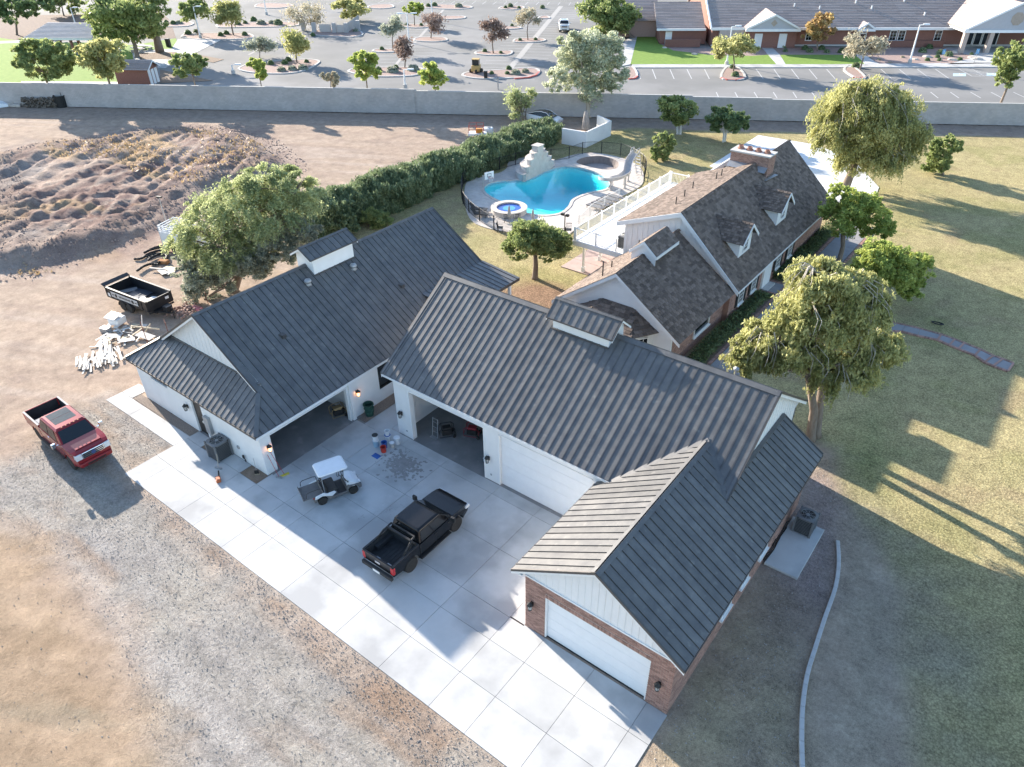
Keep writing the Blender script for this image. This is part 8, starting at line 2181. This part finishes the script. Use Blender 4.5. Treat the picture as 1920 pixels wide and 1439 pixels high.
def boards2():
    c = G(315, 510); t = root('plywood_stack', 'weathered plywood sheets stacked at the foot of the big feathery tree', 'board stack', (c.x, c.y, 0))
    for k, (px, py, a, b, rz) in enumerate(((318,506,1.3,.9,.25),(312,511,1.5,.7,.1),(306,513,1.1,.5,-.2),(298,508,1.6,.16,.45))):
        mb = MB(); p = G(px, py)+Vector((0,0,.03+.05*k)); mb.cbox(p, a, b, .04, rz); mb.build('sheet', [m_wood, m_palewood, m_plasticgrey, m_palewood][k], t)
boards2()
def stock_trailer():
    c = G(312, 468); t = root('white_trailer_box', 'white open topped box trailer with slatted rim half hidden by the feathery tree', 'trailer', (c.x, c.y, 0))
    a = G(308,470); b = G(352,470); L_ = 3.6; D = Vector((.95,.3,0)).normalized(); N_ = Vector((-D.y, D.x, 0)); z = Vector((0,0,1))
    for s in (0, 1):
        mb = MB(); mb.obox(a+N_*s*2+z*.4, D*L_, N_*.05, z*1.35); mb.build('side_panel', m_white, t)
        for k in range(3):
            mb = MB(); mb.obox(a+N_*s*2+z*(1.85+k*.2), D*L_, N_*.04, z*.09); mb.build('rim_slat', m_white, t)
    for s in (0, 1):
        mb = MB(); mb.obox(a+D*s*L_+z*.4, N_*2.05, D*.05, z*1.35); mb.build('end_panel', m_white, t)
        for k in range(3):
            mb = MB(); mb.obox(a+D*s*L_+z*(1.85+k*.2), N_*2.0, D*.04, z*.09); mb.build('rim_slat', m_white, t)
    for s in (0, 1):
        for q in (0, .5, 1): mb = MB(); mb.obox(a+D*q*(L_-.06)+N_*s*1.98+z*.3, D*.06, N_*.06, z*2.05); mb.build('corner_post', m_white, t)
    mb = MB(); mb.obox(a+z*.35, D*L_, N_*2, z*.06); mb.build('floor', m_white, t)
    for k in (1.3, 2.2):
        for s in (-.1, 2.1): mb = MB(); p = a+D*k+N_*s; mb.lathe([(.34,-.1),(.34,.1)], (p.x,p.y,.34), 16, 'y'); mb.build('wheel', m_rubber, t)
stock_trailer()
def mast(label, px, py, px2, py2):
    c = G(px, py); q = above(c, px2, py2); t = root('light_mast', label, 'mast', (c.x, c.y, 0)); mb = MB(); mb.tube([c, (c.x, c.y, q.z)], .05, 8); mb.build('mast', m_steel, t); mb = MB(); mb.cbox((c.x, c.y, q.z), .5, .2, .12, .3); mb.build('lamp_head', m_black, t)
mast('thin steel mast with small head rising beside the white box trailer', 320, 445, 299, 371)
# things along the block wall
def wall_junk():
    c = G(92, 192); t = root('firewood_stack', 'long rough firewood stack against the block wall', 'firewood stack', (c.x, c.y, 0)); rr_ = random.Random(4); a = G(56,197)-WN*1.3; b = G(118,198)-WN*1.3; d = (b-a); n = WN
    mb = MB()
    for k in range(520):
        p = a+d*rr_.random()+n*rr_.uniform(0,.8)+Vector((0,0,rr_.random()*1.3)); e = d.normalized()*rr_.uniform(-.3,.3)+n*.5+Vector((0,0,rr_.uniform(-.2,.2))); mb.tube([p, p-e*.7], rr_.uniform(.05,.11), 5)
    mb.build('logs', M('old_logs', (.10,.085,.07), (.24,.20,.165), rough=1, scale=2, rand=.25), t, kind='stuff')
    c = G(126,197)-WN*1.1; t = root('black_barrel', 'black open barrel at the end of the firewood stack', 'barrel', (c.x, c.y, 0)); mb = MB(); mb.lathe([(.7,0),(.8,1.5),(.84,1.5),(.84,1.6),(.74,1.6),(.6,.2)], (c.x,c.y,0), 18); mb.build('drum', m_black, t)
    for s in (-1, 1): mb = MB(); mb.tube([(c.x+s*.8,c.y,0),(c.x+s*.8,c.y,2.1)], .04, 6); mb.build('stake', m_black, t)
    c = G(8,193)-WN*2.2; t = root('white_boat', 'white upturned dinghy under a rusty frame at the block wall', 'boat', (c.x, c.y, 0)); secs = []
    D = (G(22,196)-G(-14,196)).normalized(); N2 = Vector((-D.y, D.x, 0))
    for k, (f, w, h) in enumerate(((-2.4,.5,.5),(-1.2,1.0,.7),(0,1.1,.75),(1.2,.9,.65),(2.3,.15,.3))): secs.append([c+D*f+N2*w, c+D*f+N2*w*.7+Vector((0,0,h)), c+D*f-N2*w*.7+Vector((0,0,h)), c+D*f-N2*w])
    mb = MB(); mb.loft(secs); mb.build('hull', m_white, t, bevel=.05)
    mb = MB(); mb.obox(c+D*.2+N2*1.0, D*1.6, N2*.1, (0,0,1.5)); mb.build('rusty_panel', M('rusty_steel', (.14,.05,.035)), t)
    c = G(42,194)-WN*1.8; t = root('rock_pile', 'pile of pale rubble sacks by the wall between dinghy and firewood', 'rock pile', (c.x, c.y, 0)); mb = MB()
    for k in range(14): p = c+D*rr_.uniform(-1.1,1.1)+N2*rr_.uniform(-.3,.4); mb.cbox(p, rr_.uniform(.4,.9), rr_.uniform(.3,.6), rr_.uniform(.2,.5), rr_.random()*3)
    mb.build('stones', m_rock, t, kind='stuff', bevel=.06)
wall_junk()
# small machine trailer by the hedge
def util_trailer():
    c = G(893, 262); t = root('utility_trailer', 'small white trailer with rusty rail cage and orange engine beside the hedge', 'trailer', (c.x, c.y, 0)); z = Vector((0,0,1)); X = Vector((.8,.6,0)); Y = Vector((-.6,.8,0))
    mb = MB(); mb.obox(c+z*.45-X*1.0, X*2.3, Y*1.3, z*.22); mb.build('tray', m_white, t)
    mb = MB()
    for a in (-.9,.0,.9):
        for b in (0.05,1.25): mb.tube([c+X*a+Y*b+z*.67, c+X*a+Y*b+z*1.7], .03, 6)
    for b in (.05,1.25):
        for h in (1.2,1.7): mb.tube([c-X*.9+Y*b+z*h, c+X*.9+Y*b+z*h], .03, 6)
    mb.build('rail_cage', M('cage_red', (.30,.08,.06), rough=.8), t)
    mb = MB(); mb.obox(c+X*.0+Y*.3+z*.68, X*.8, Y*.6, z*.5); mb.build('engine', M('orange_engine', (.6,.25,.04), rough=.5), t, bevel=.06)
    for s in (-.1, 1.35): mb = MB(); p = c+Y*s; mb.lathe([(.3,-.1),(.3,.1)], (p.x,p.y,.3), 14, 'y'); mb.build('wheel', m_rubber, t)
    c2 = G(915,254); t2 = root('white_tank', 'white boxy tank standing behind the hedge near the small trailer', 'tank', (c2.x, c2.y, 0)); mb = MB(); mb.cbox(c2, 1.3, 1.0, .95, .6); mb.build('tank_body', m_white, t2, bevel=.15); mb = MB(); mb.cbox(c2+Vector((.2,0,.95)), .4, .3, .1); mb.build('tank_cap', m_steel, t2, bevel=.03)
util_trailer()
t = root('marker_post', 'short white post at the end of the oleander hedge', 'post', G(1037,250)); p = G(1037,250); mb = MB(); mb.tube([p, p+Vector((0,0,.95))], .06, 8); mb.build('post', m_white, t); mb = MB(); mb.lathe([(.09,.95),(.09,1.05),(.01,1.07)], p, 8); mb.build('post_cap', m_white, t)
def statue():
    p = G(1098,243); t = root('covered_statue', 'grey slender boulder standing upright against the white wall', 'standing stone', p)
    mb = MB(); rr_ = random.Random(5); secs = []
    for z, r_ in ((0,.5),(.6,.48),(1.2,.42),(1.8,.34),(2.3,.2)): secs.append([(p.x+math.cos(a)*r_*rr_.uniform(.8,1.2), p.y+math.sin(a)*r_*rr_.uniform(.8,1.2), z) for a in np.linspace(0, 2*math.pi, 9)[:-1]])
    mb.loft(secs); mb.build('stone', M('grey_stone', (.22,.21,.20), (.3,.28,.27), rough=1), t, bevel=.06)
statue()

# ---------------------------------------------------------------- pool side
FENCE = smooth_ring(GP([(870,350),(878,385),(900,412),(945,440),(1000,450),(1050,452)]), 6, closed=False)
def iron_fence(label, path, h=1.35, step=.14, post=2.4, mat=m_black, nm='iron_fence', grp=None):
    t = root(nm, label, 'fence', (*path[0], 0)); d_ = [0]
    for a, b in zip(path, path[1:]): d_.append(d_[-1]+math.hypot(b[0]-a[0], b[1]-a[1]))
    def at_(s):
        for i in range(len(path)-1):
            if s <= d_[i+1] or i == len(path)-2:
                f = (s-d_[i])/max(d_[i+1]-d_[i], 1e-6); return Vector((path[i][0]+(path[i+1][0]-path[i][0])*f, path[i][1]+(path[i+1][1]-path[i][1])*f, 0))
    n = max(1, round(d_[-1]/post))
    for k in range(n+1):
        p = at_(d_[-1]*k/n); mb = MB(); mb.cbox(p, .07, .07, h+.08); mb.build('fence_post', mat, t)
    mb = MB()
    for z in (h, .12):
        mb.tube([Vector((*p, z)) for p in path], .022, 5)
    mb.build('fence_rail', mat, t)
    mb = MB(); s = step
    while s < d_[-1]:
        p = at_(s); mb.bar(p+Vector((0,0,.1)), p+Vector((0,0,h)), .016); s += step
    mb.build('picket', mat, t, kind='stuff')
    return t
iron_fence('black iron picket fence curving round the near side of the pool', smooth_ring(GP([(868,350),(866,375),(880,400),(912,424),(950,442),(1000,455),(1060,455)]), 6, closed=False))
iron_fence('black iron picket fence running behind the basin at the lawn', smooth_ring(GP([(905,327),(940,318),(1000,302),(1035,303),(1068,298),(1096,289),(1135,289),(1170,294),(1198,308),(1210,322),(1207,340)]), 6, closed=False))
iron_fence('black iron picket fence against the hedge at the basketball hoop', smooth_ring(GP([(868,350),(880,336),(905,327)]), 5, closed=False))
iron_fence('white picket railing between the sunny paving and the white deck', [tuple(G(1085,428)[:2]), tuple(G(1110,405)[:2]), tuple(G(1160,377)[:2])], mat=m_white, nm='picket_railing', h=1.2)
def lounger(label, p, rz, back=.0, col=None):
    t = root('pool_lounger', label, 'lounger', p, None); p = Vector(p); X = Vector((math.cos(rz), math.sin(rz), 0)); Y = Vector((-X.y, X.x, 0)); z = Vector((0,0,1)); col = col or M('sling_grey', (.12,.12,.125), (.17,.17,.175), rough=.7)
    mb = MB(); mb.obox(p-X*.65-Y*.3+z*.30, X*1.3, Y*.6, z*.03); mb.build('seat', col, t)
    mb = MB(); mb.obox(p+X*.66-Y*.3+z*.31, X*.62*math.cos(back)+z*.62*math.sin(back), Y*.6, z*.03); mb.build('backrest', col, t)
    mb = MB()
    for s in (-.32, .29): mb.obox(p-X*.68+Y*s+z*.26, X*1.38, Y*.03, z*.05)
    mb.build('side_rail', m_black, t)
    for a in (-.55, .55):
        for s in (-.3, .27): mb = MB(); mb.obox(p+X*a+Y*s, X*.03, Y*.03, z*.27); mb.build('leg', m_black, t)
for k in range(5):
    p = G(1112+k*9.2, 392-k*4.6); nm = ['first', 'second', 'third', 'fourth', 'fifth'][k]
    lounger('grey flat pool lounger, %s of the row counted from the open paving corner' % nm, (p.x, p.y, .046), R_(-5), .02)
lounger('black lounger with raised back near the fence corner by the spa', (*G(901,398)[:2], .046), R_(200), .9, M('sling_black', (.03,.032,.035), rough=.6))
lounger('black lounger with raised back, lower one by the spa fence', (*G(903,407)[:2], .046), R_(200), .9, MATS['sling_black'])
def parasol(label, px, py, tx, ty):
    c = G(px, py); q = above(c, tx, ty); h = q.z; t = root('closed_parasol', label, 'parasol', (c.x, c.y, .03)); c = Vector((c.x, c.y, .03))
    mb = MB(); mb.lathe([(.3,0),(.3,.06),(.05,.1)], c, 14); mb.build('base', m_plasticgrey, t)
    mb = MB(); mb.tube([c, c+Vector((0,0,h))], .025, 6); mb.build('pole', m_steel, t)
    mb = MB(); mb.lathe([(.10,h*.42),(.17,h*.5),(.14,h*.7),(.08,h*.92),(.02,h)], c, 9); mb.build('folded_canopy', M('parasol_cloth', (.33,.31,.29), (.4,.38,.36), rough=.9), t)
parasol('closed grey parasol in front of the spa', 955, 421, 954, 386)
parasol('closed grey parasol right of the spa above the round tree', 999, 425, 999, 393)
def hoop():
    c = G(906, 352); t = root('basketball_hoop', 'poolside basketball hoop with white board and red ring', 'basketball hoop', (c.x, c.y, 0)); b = above(G(915,350), 917, 330)
    mb = MB(); mb.tube([c, (c.x, c.y, 1.3)], .05, 8); mb.tube([(c.x, c.y, 1.2), (b.x-.05, b.y+.15, b.z-.1)], .05, 8); mb.build('pole', m_plasticgrey, t)
    X = Vector((.35,.94,0)); N_ = Vector((.94,-.35,0)); z = Vector((0,0,1))
    mb = MB(); mb.obox(b-X*.55-z*.35, X*1.1, N_*.04, z*.78); bd = mb.build('backboard', m_white, t)
    mb = MB(); f = b+N_*.041
    for a, e in ((-.22,.22),): 
        mb.obox(f-X*.24-z*.1, X*.04, N_*.006, z*.34); mb.obox(f+X*.2-z*.1, X*.04, N_*.006, z*.34); mb.obox(f-X*.2+z*.2, X*.4, N_*.006, z*.04); mb.obox(f-X*.2-z*.1, X*.4, N_*.006, z*.04)
    mb.build('target_square', m_black, bd)
    k = b+N_*.35-z*.12; mb = MB(); mb.tube([k+Vector((math.cos(a)*.25, math.sin(a)*.25, 0)) for a in np.linspace(0, 2*math.pi, 15)[:-1]], .02, 5, closed=True); mb.bar(b-z*.12, k-N_*.24, .05); mb.build('ring', M('ring_red', (.45,.05,.04), rough=.4), t)
    mb = MB()
    for j in range(10): a = j*math.pi/5; mb.bar(k+Vector((math.cos(a)*.25, math.sin(a)*.25, 0)), k+Vector((math.cos(a+.4)*.14, math.sin(a+.4)*.14, -.42)), .012); mb.bar(k+Vector((math.cos(a)*.25, math.sin(a)*.25, 0)), k+Vector((math.cos(a-.4)*.14, math.sin(a-.4)*.14, -.42)), .012)
    mb.build('net', m_white, t)
hoop()
def slide():
    top = Vector((-37.2, 68.6, 2.45)); t = root('water_slide', 'grey curving water slide with ladder dropping into the pool', 'water slide', (-37.2, 67, 0)); ms = M('slide_grey', (.38,.37,.36), (.45,.44,.43), rough=.45)
    path = [(-36.9,69.3,2.5),(-36.8,68.6,2.4),(-36.7,67.6,2.05),(-36.3,66.6,1.75),(-35.9,65.7,1.5),(-36.1,64.8,1.25),(-36.9,64.3,1.0),(-37.7,64.5,.78),(-38.3,65.0,.55),(-38.7,65.5,.35)]
    sm = smooth_ring(path, 5, closed=False); mb = MB(); secs = []
    for i, p in enumerate(sm):
        p = Vector(p); d = (Vector(sm[min(i+1, len(sm)-1)])-Vector(sm[max(i-1, 0)])).normalized(); s = Vector((-d.y, d.x, 0)).normalized()
        pr = [(-.42,.42),(-.36,.1),(-.2,0),(.2,0),(.36,.1),(.42,.42),(.36,.42),(.3,.13),(.17,.05),(-.17,.05),(-.3,.13),(-.36,.42)]
        secs.append([p+s*a+Vector((0,0,b)) for a, b in pr])
    mb.loft(secs); mb.build('chute', ms, t, smooth=False)
    for px, py, h in ((-36.7,67.6,2.05),(-35.95,65.6,1.5),(-36.9,64.35,1.0),(-36.6,66.6,1.8)):
        mb = MB(); mb.tube([(px,py,.04),(px,py,h)], .11, 8); mb.lathe([(.2,.04),(.2,.12)], (px,py,0), 8); mb.build('support_post', ms, t)
    mb = MB()
    for s in (-.32,.32): mb.tube([(-36.9+s,70.3,.04),(-36.9+s,69.5,2.45),(-36.9+s,69.3,3.2),(-36.9+s,68.7,3.15),(-36.9+s,68.5,2.7)], .04, 6)
    mb.build('ladder_rail', ms, t)
    for k in range(6):
        f = (k+.7)/6.5; mb = MB(); mb.obox((-37.22,70.3-.8*f-.08,.05+2.4*f), (.64,0,0), (0,.2,0), (0,0,.04)); mb.build('ladder_step', ms, t)
slide()
def patio_set(label, px, py, nm='garden_chair', rz=0):
    p = G(px, py); t = root(nm, label, 'chair', (p.x, p.y, .03)); p = Vector((p.x, p.y, .04)); X = Vector((math.cos(rz), math.sin(rz), 0)); Y = Vector((-X.y, X.x, 0)); z = Vector((0,0,1))
    mb = MB(); mb.obox(p-X*.25-Y*.25+z*.42, X*.5, Y*.5, z*.04); mb.build('seat', m_black, t)
    mb = MB()
    for k in range(5): mb.obox(p-X*.25-Y*(.24-k*.115)+z*.46, X*.03, Y*.03, z*.48-X*.08)
    mb.obox(p-X*.33-Y*.26+z*.9, X*.04, Y*.54, z*.05); mb.build('backrest', m_black, t)
    for a in (-.23,.2):
        for b in (-.23,.2): mb = MB(); mb.obox(p+X*a+Y*b, X*.03, Y*.03, z*.42); mb.build('leg', m_black, t)
    for s in (-.26,.24):
        mb = MB(); mb.tube([p-X*.22+Y*s+z*.44, p-X*.22+Y*s+z*.66, p+X*.22+Y*s+z*.66, p+X*.22+Y*s+z*.44], .015, 5); mb.build('armrest', m_black, t)
patio_set('black iron chair left of the pair at the near fence', 938, 436, rz=.5)
patio_set('black iron chair tucked right behind the near parasol', 951, 418, rz=2.0)
patio_set('black iron chair by the spa rim and fence', 969, 418, rz=2.6)
patio_set('black iron chair on the sunny paving right of the round tree top', 1012, 431, rz=2.4)
patio_set('black iron chair between round tree and white deck', 1066, 440, rz=-1.0)
t = root('lamp_stand', 'black outdoor stand with two small heads beside the white deck', 'stand', G(1058,452)); p = G(1058,452); mb = MB(); mb.tube([p, p+Vector((0,0,2.4))], .05, 8); mb.build('pole', m_black, t)
for s in (-.25,.25): mb = MB(); mb.cbox(p+Vector((s,0,2.35)), .3, .25, .2); mb.build('lamp_head', m_black, t, bevel=.02)
mb = MB(); mb.bar(p+Vector((-.3,0,2.33)), p+Vector((.3,0,2.33)), .04); mb.build('cross_arm', m_black, t)
# ---------------------------------------------------------------- lamp posts and signs of the lot
def lamp_post(label, bx, by, tx, ty, double=False, arm=1.4):
    c = G(bx, by); q = above(c, tx, ty); h = q.z; t = root('lamp_post', label, 'lamp post', (c.x, c.y, 0), 'parking lot lamp posts')
    mb = MB(); mb.lathe([(.32,0),(.32,.6)], c, 12); mb.build('footing', m_kerb, t)
    mb = MB(); mb.tube([c+Vector((0,0,.5)), (c.x, c.y, h)], [.15,.1], 8); mb.build('pole', m_white, t)
    for s in ((-1, 1) if double else (1,)):
        d = Vector((CR.x, CR.y, 0)).normalized()*s; mb = MB(); mb.bar((c.x, c.y, h-.05), Vector((c.x, c.y, h+.05))+d*arm*.5, .1); mb.build('arm', m_white, t)
        mb = MB(); a = Vector((c.x, c.y, h))+d*arm*.4; mb.loft([[a+d*f+Vector((-d.y, d.x, 0))*w_+Vector((0,0,z)) for w_, z in ((-b,0),(-b*.6,.18),(b*.6,.18),(b,0))] for f, b in ((0,.12),(.3,.3),(arm*.7,.22))]); mb.build('lamp_head', m_white, t)
for a in (('lamp post with curved head rising behind the picnic shelter', 146, 60, 136, 15), ('lamp post beside the dark green tree on the park walk island', 376, 72, 365, 13), ('short headed lamp post showing between park trees by the shed', 225, 98, 218, 72), ('lamp post near the wall left of the round island', 438, 139, 435, 122),
          ('lamp post peeking over the wall between two lime trees', 760, 166, 757, 131), ('lamp post rising from the church lawn behind the olive tree', 1362, 122, 1376, 50), ('tall leaning lamp post in the church gravel bed', 1705, 119, 1723, 47)):
    lamp_post(*a)
lamp_post('double armed lamp post in the middle of the lot', 767, 80, 762, 26, double=True, arm=1.8)
lamp_post('tall lamp post cut by the frame top above the first gutter', 500, 28, 494, -12)
lamp_post('tall lamp post behind the bare tan tree', 580, 14, 576, -20)
lamp_post('slim lamp post at the frame top in mid lot', 811, 40, 809, -20)
for k, (px, py, tx, ty, lab) in enumerate(((1763,120,1771,95,'blue accessible parking sign before the green church shrubs'),(1826,119,1834,93,'blue accessible parking sign nearest the church entrance'))):
    c = G(px, py); q = above(c, tx, ty); t = root('parking_sign', lab, 'sign', (c.x, c.y, .1)); mb = MB(); mb.tube([c, (c.x, c.y, 2.1)], .04, 6); mb.build('sign_post', m_steel, t)
    X = Vector((CR.x, CR.y, 0)).normalized(); N_ = Vector((-CF.x, -CF.y, 0)).normalized(); o_ = Vector((c.x, c.y, 1.5))+N_*.05
    mb = MB(); mb.obox(o_-X*.25, X*.5, N_*.02, (0,0,.75)); sp = mb.build('sign_plate', M('sign_blue', (.08,.28,.5), (.1,.32,.55), rough=.5), t)
    mb = MB(); o2 = o_+N_*.021; mb.obox(o2-X*.03+Vector((0,0,.32)), X*.06, N_*.006, (0,0,.26)); mb.obox(o2-X*.03+Vector((0,0,.38)), X*.18, N_*.006, (0,0,.05)); mb.tube([o2+X*math.cos(a)*.14+Vector((0,0,.26+math.sin(a)*.14)) for a in np.linspace(2.2, 6.6, 10)], .02, 4); mb.build('sign_symbol', m_white, sp)
def trash_small(): pass
c = G(893,137); t = root('skid_loader', 'small yellow machine parked at the edge of the red kerb island', 'machine', (c.x, c.y, 0)); my = M('machine_yellow', (.42,.28,.10), (.5,.34,.14), rough=.6)
mb = MB(); mb.cbox(c+Vector((0,0,.35)), 1.3, 1.8, .9, .5); mb.build('body', my, t, bevel=.08)
mb = MB(); mb.cbox(c+Vector((0,0,1.26)), 1.1, 1.1, .85, .5); mb.build('cab', m_glass, t, bevel=.05)
mb = MB(); mb.cbox(c+Vector((0,0,2.12)), 1.2, 1.2, .08, .5); mb.build('roof', my, t)
for sx in (-.6,.6):
    for sy in (-.6,.6): mb = MB(); q = Vector((c.x+sx, c.y+sy, .35)); mb.lathe([(.35,-.12),(.35,.12)], q, 12, 'x'); mb.build('wheel', m_rubber, t)
for k, (px, py) in enumerate(((911,148),(934,168),(317,88))):
    c = G(px, py); t = root('waste_post', ['dark waste bin post on the red kerb island', 'slender grey sign post at the block wall in mid lot', 'black waste bin on the park walk'][k], 'post', (c.x, c.y, 0)); mb = MB(); w_ = (.5,.15,.7)[k]; mb.cbox(c, w_, w_, (1.1,1.6,1.4)[k], .5); mb.build('post', m_black if k != 1 else m_steel, t); mb = MB(); mb.cbox(c+Vector((0,0,(1.1,1.6,1.4)[k])), w_*1.15, w_*1.15, .08, .5); mb.build('lid', m_black, t)
# picnic tables by the shelter
for k, (px, py) in enumerate(((262,92),(275,94),(258,98),(142,103))):
    c = G(px, py); t = root('picnic_table', ['grey picnic table between the big trunks', 'grey picnic table nearest the park walk', 'grey picnic table in front of the big trunks', 'grey picnic table by the shelter between the two near trees'][k], 'picnic table', (c.x, c.y, 0)); mb = MB(); mb.cbox(c+Vector((0,0,.74)), 2.4, .8, .06, .55); mb.build('table_top', m_plasticgrey, t)
    N_ = Vector((-math.sin(.55), math.cos(.55), 0)); X = Vector((math.cos(.55), math.sin(.55), 0))
    for s in (-.75,.75): mb = MB(); mb.cbox(c+N_*s+Vector((0,0,.43)), 2.4, .3, .05, .55); mb.build('bench', m_plasticgrey, t)
    for s in (-.8,.8): mb = MB(); mb.cbox(c+X*s, .1, 1.4, .42, .55); mb.build('leg', m_steel, t)
# massive trunks that stand by the big park tree
for k, (px, py, tx, ty) in enumerate(((300,98,288,48),)):
    c = G(px, py); q = above(c, tx, ty); t = root('tree_trunk', 'thick bare trunk rising beside the park walk into the dark green crown', 'trunk', (c.x, c.y, 0)); mb = MB(); mb.tube([c, c.lerp(q, .5), q], [.85,.65,.55], 10); mb.build('trunk', m_bark, t, smooth=True)
# small yard things on the right lawn
t = root('garden_light', 'small white globe light on the brick edge by the front door', 'light', G(1452,514)); p = G(1452,514); mb = MB(); mb.tube([p, p+Vector((0,0,.35))], .04, 8); mb.build('stem', m_black, t); mb = MB(); mb.lathe([(.03,.33),(.14,.4),(.14,.5),(.03,.56)], p, 10); mb.build('globe', m_white, t)
t = root('hose_reel', 'small heap of black irrigation parts lying beside the stepped walk', 'hose', G(1757,608)); p = G(1757,608); mb = MB(); mb.tube([p+Vector((math.cos(a)*.3*(1+a*.03), math.sin(a)*.15, .05+a*.004)) for a in np.linspace(0, 14, 40)], .03, 5); mb.build('hose', m_black, t)
t = root('wall_hose', 'black garden hose and taps fixed low on the brick wall by the pad', 'hose', (-5.1,26.4,.1))
for v in (25.9, 27.0, 28.4): mb = MB(); mb.tube([(-5.17,v,.1),(-5.1,v,.6),(-5.0,v+.1,.7)], .03, 6); mb.build('tap', m_black, t)
mb = MB(); mb.tube([(-5.08,25.9,.14),(-5.02,26.8,.12),(-5.08,27.8,.14),(-5.05,28.6,.12)], .03, 6); mb.build('hose', m_black, t)
# loose stones of the gravel yard: real pebbles near the camera
def pebbles():
    g = np.random.default_rng(2); V = []; F = []; R3 = []
    zones = [(z_gravel, 5200, .012, .03), (z_soilC, 900, .015, .04), (z_slabside, 1200, .015, .035), (z_orange, 200, .015, .04)]
    mb = MB()
    for poly, n, a, b in zones:
        P_ = np.array(poly); lo = P_.min(0); hi = P_.max(0); pts = g.uniform(lo, hi, (n*3, 2)); m_ = sdf(poly, pts[:,0], pts[:,1]) > 0; pts = pts[m_][:n]
        on = (pts[:,0] > -35.8) & (pts[:,0] < -5.1) & (pts[:,1] > 10.76) & (pts[:,1] < 30); on |= (pts[:,0] > -43.4) & (pts[:,0] < -35.7) & (pts[:,1] > 13.7) & (pts[:,1] < 30)
        for x, y in pts[~on]:
            s = g.uniform(a, b); q = [(x+math.cos(k*1.257+s*99)*s*g.uniform(.6,1.1), y+math.sin(k*1.257+s*99)*s*g.uniform(.6,1.1), -.03) for k in range(5)]
            mb.add(q+[(x+s*.2, y, s*.6-.01)], [(k, (k+1) % 5, 5) for k in range(5)])
    o = mb.build('loose_gravel', M('loose_stone', (.24,.22,.20), (.44,.41,.38), rough=1, scale=3, rand=.3, world_co=True)); tag(o, 'pale loose stones scattered over the gravel yard', 'gravel', kind='stuff')
pebbles()
def clods():
    g = np.random.default_rng(6); P_ = np.array(z_mound); lo = P_.min(0); hi = P_.max(0); pts = g.uniform(lo, hi, (9000, 2)); m_ = sdf(z_mound, pts[:,0], pts[:,1]); pts = pts[(m_ > -1.5) & (m_ < 5)]
    mb = MB(); gm_ = bpy.data.objects['ground']
    from mathutils.bvhtree import BVHTree
    dz = None
    for x, y in pts[:3200]:
        s = g.uniform(.06, .2); hit, loc, nn, _ = gm_.ray_cast(Vector((x, y, 10)), Vector((0,0,-1)))
        z = loc.z if hit else 0
        q = [(x+math.cos(k*1.257+s*99)*s*g.uniform(.6,1.1), y+math.sin(k*1.257+s*99)*s*g.uniform(.6,1.1), z-.05) for k in range(5)]
        mb.add(q+[(x+s*.2, y, z+s*.7)], [(k, (k+1) % 5, 5) for k in range(5)])
    o = mb.build('dirt_clods', M('clod', (.24,.17,.14), (.40,.30,.245), rough=1, rand=.25)); tag(o, 'brown dirt clods littering the edges of the graded mounds', 'dirt', kind='stuff')
clods()
def weeds():
    g = np.random.default_rng(8); cl = [(150,290,1.6),(215,278,2.2),(232,285,2.0),(260,292,1.2),(380,262,1.5),(395,318,2),(420,310,2.2),(440,300,1.8),(350,345,1.2),(300,305,1.4),(265,330,.8),(455,280,1.5),(205,300,1.0),(60,510,.6)]
    P = []; gm_ = bpy.data.objects['ground']
    for px, py, r_ in cl:
        c = G(px, py)
        for k in range(int(75*r_)):
            x = c.x+g.normal()*r_*1.3; y = c.y+g.normal()*r_*.8; hit, loc, nn, _ = gm_.ray_cast(Vector((x, y, 10)), Vector((0,0,-1))); P.append((x, y, (loc.z if hit else 0)+g.random()*.16))
    t = root('dry_weeds', 'dry orange weeds growing over the graded dirt', 'weeds', (0,0,0)); tag(t, kind='stuff')
    o = leaf_mesh('weed_blades', np.array(P), .16, leaf_mat('leaf_dry_weed', (.34,.23,.12), (.50,.38,.22), .3), t, tilt=np.array([0,0,1.0]), elong=2.5, up=0, seed=1); o['kind'] = 'stuff'
weeds()
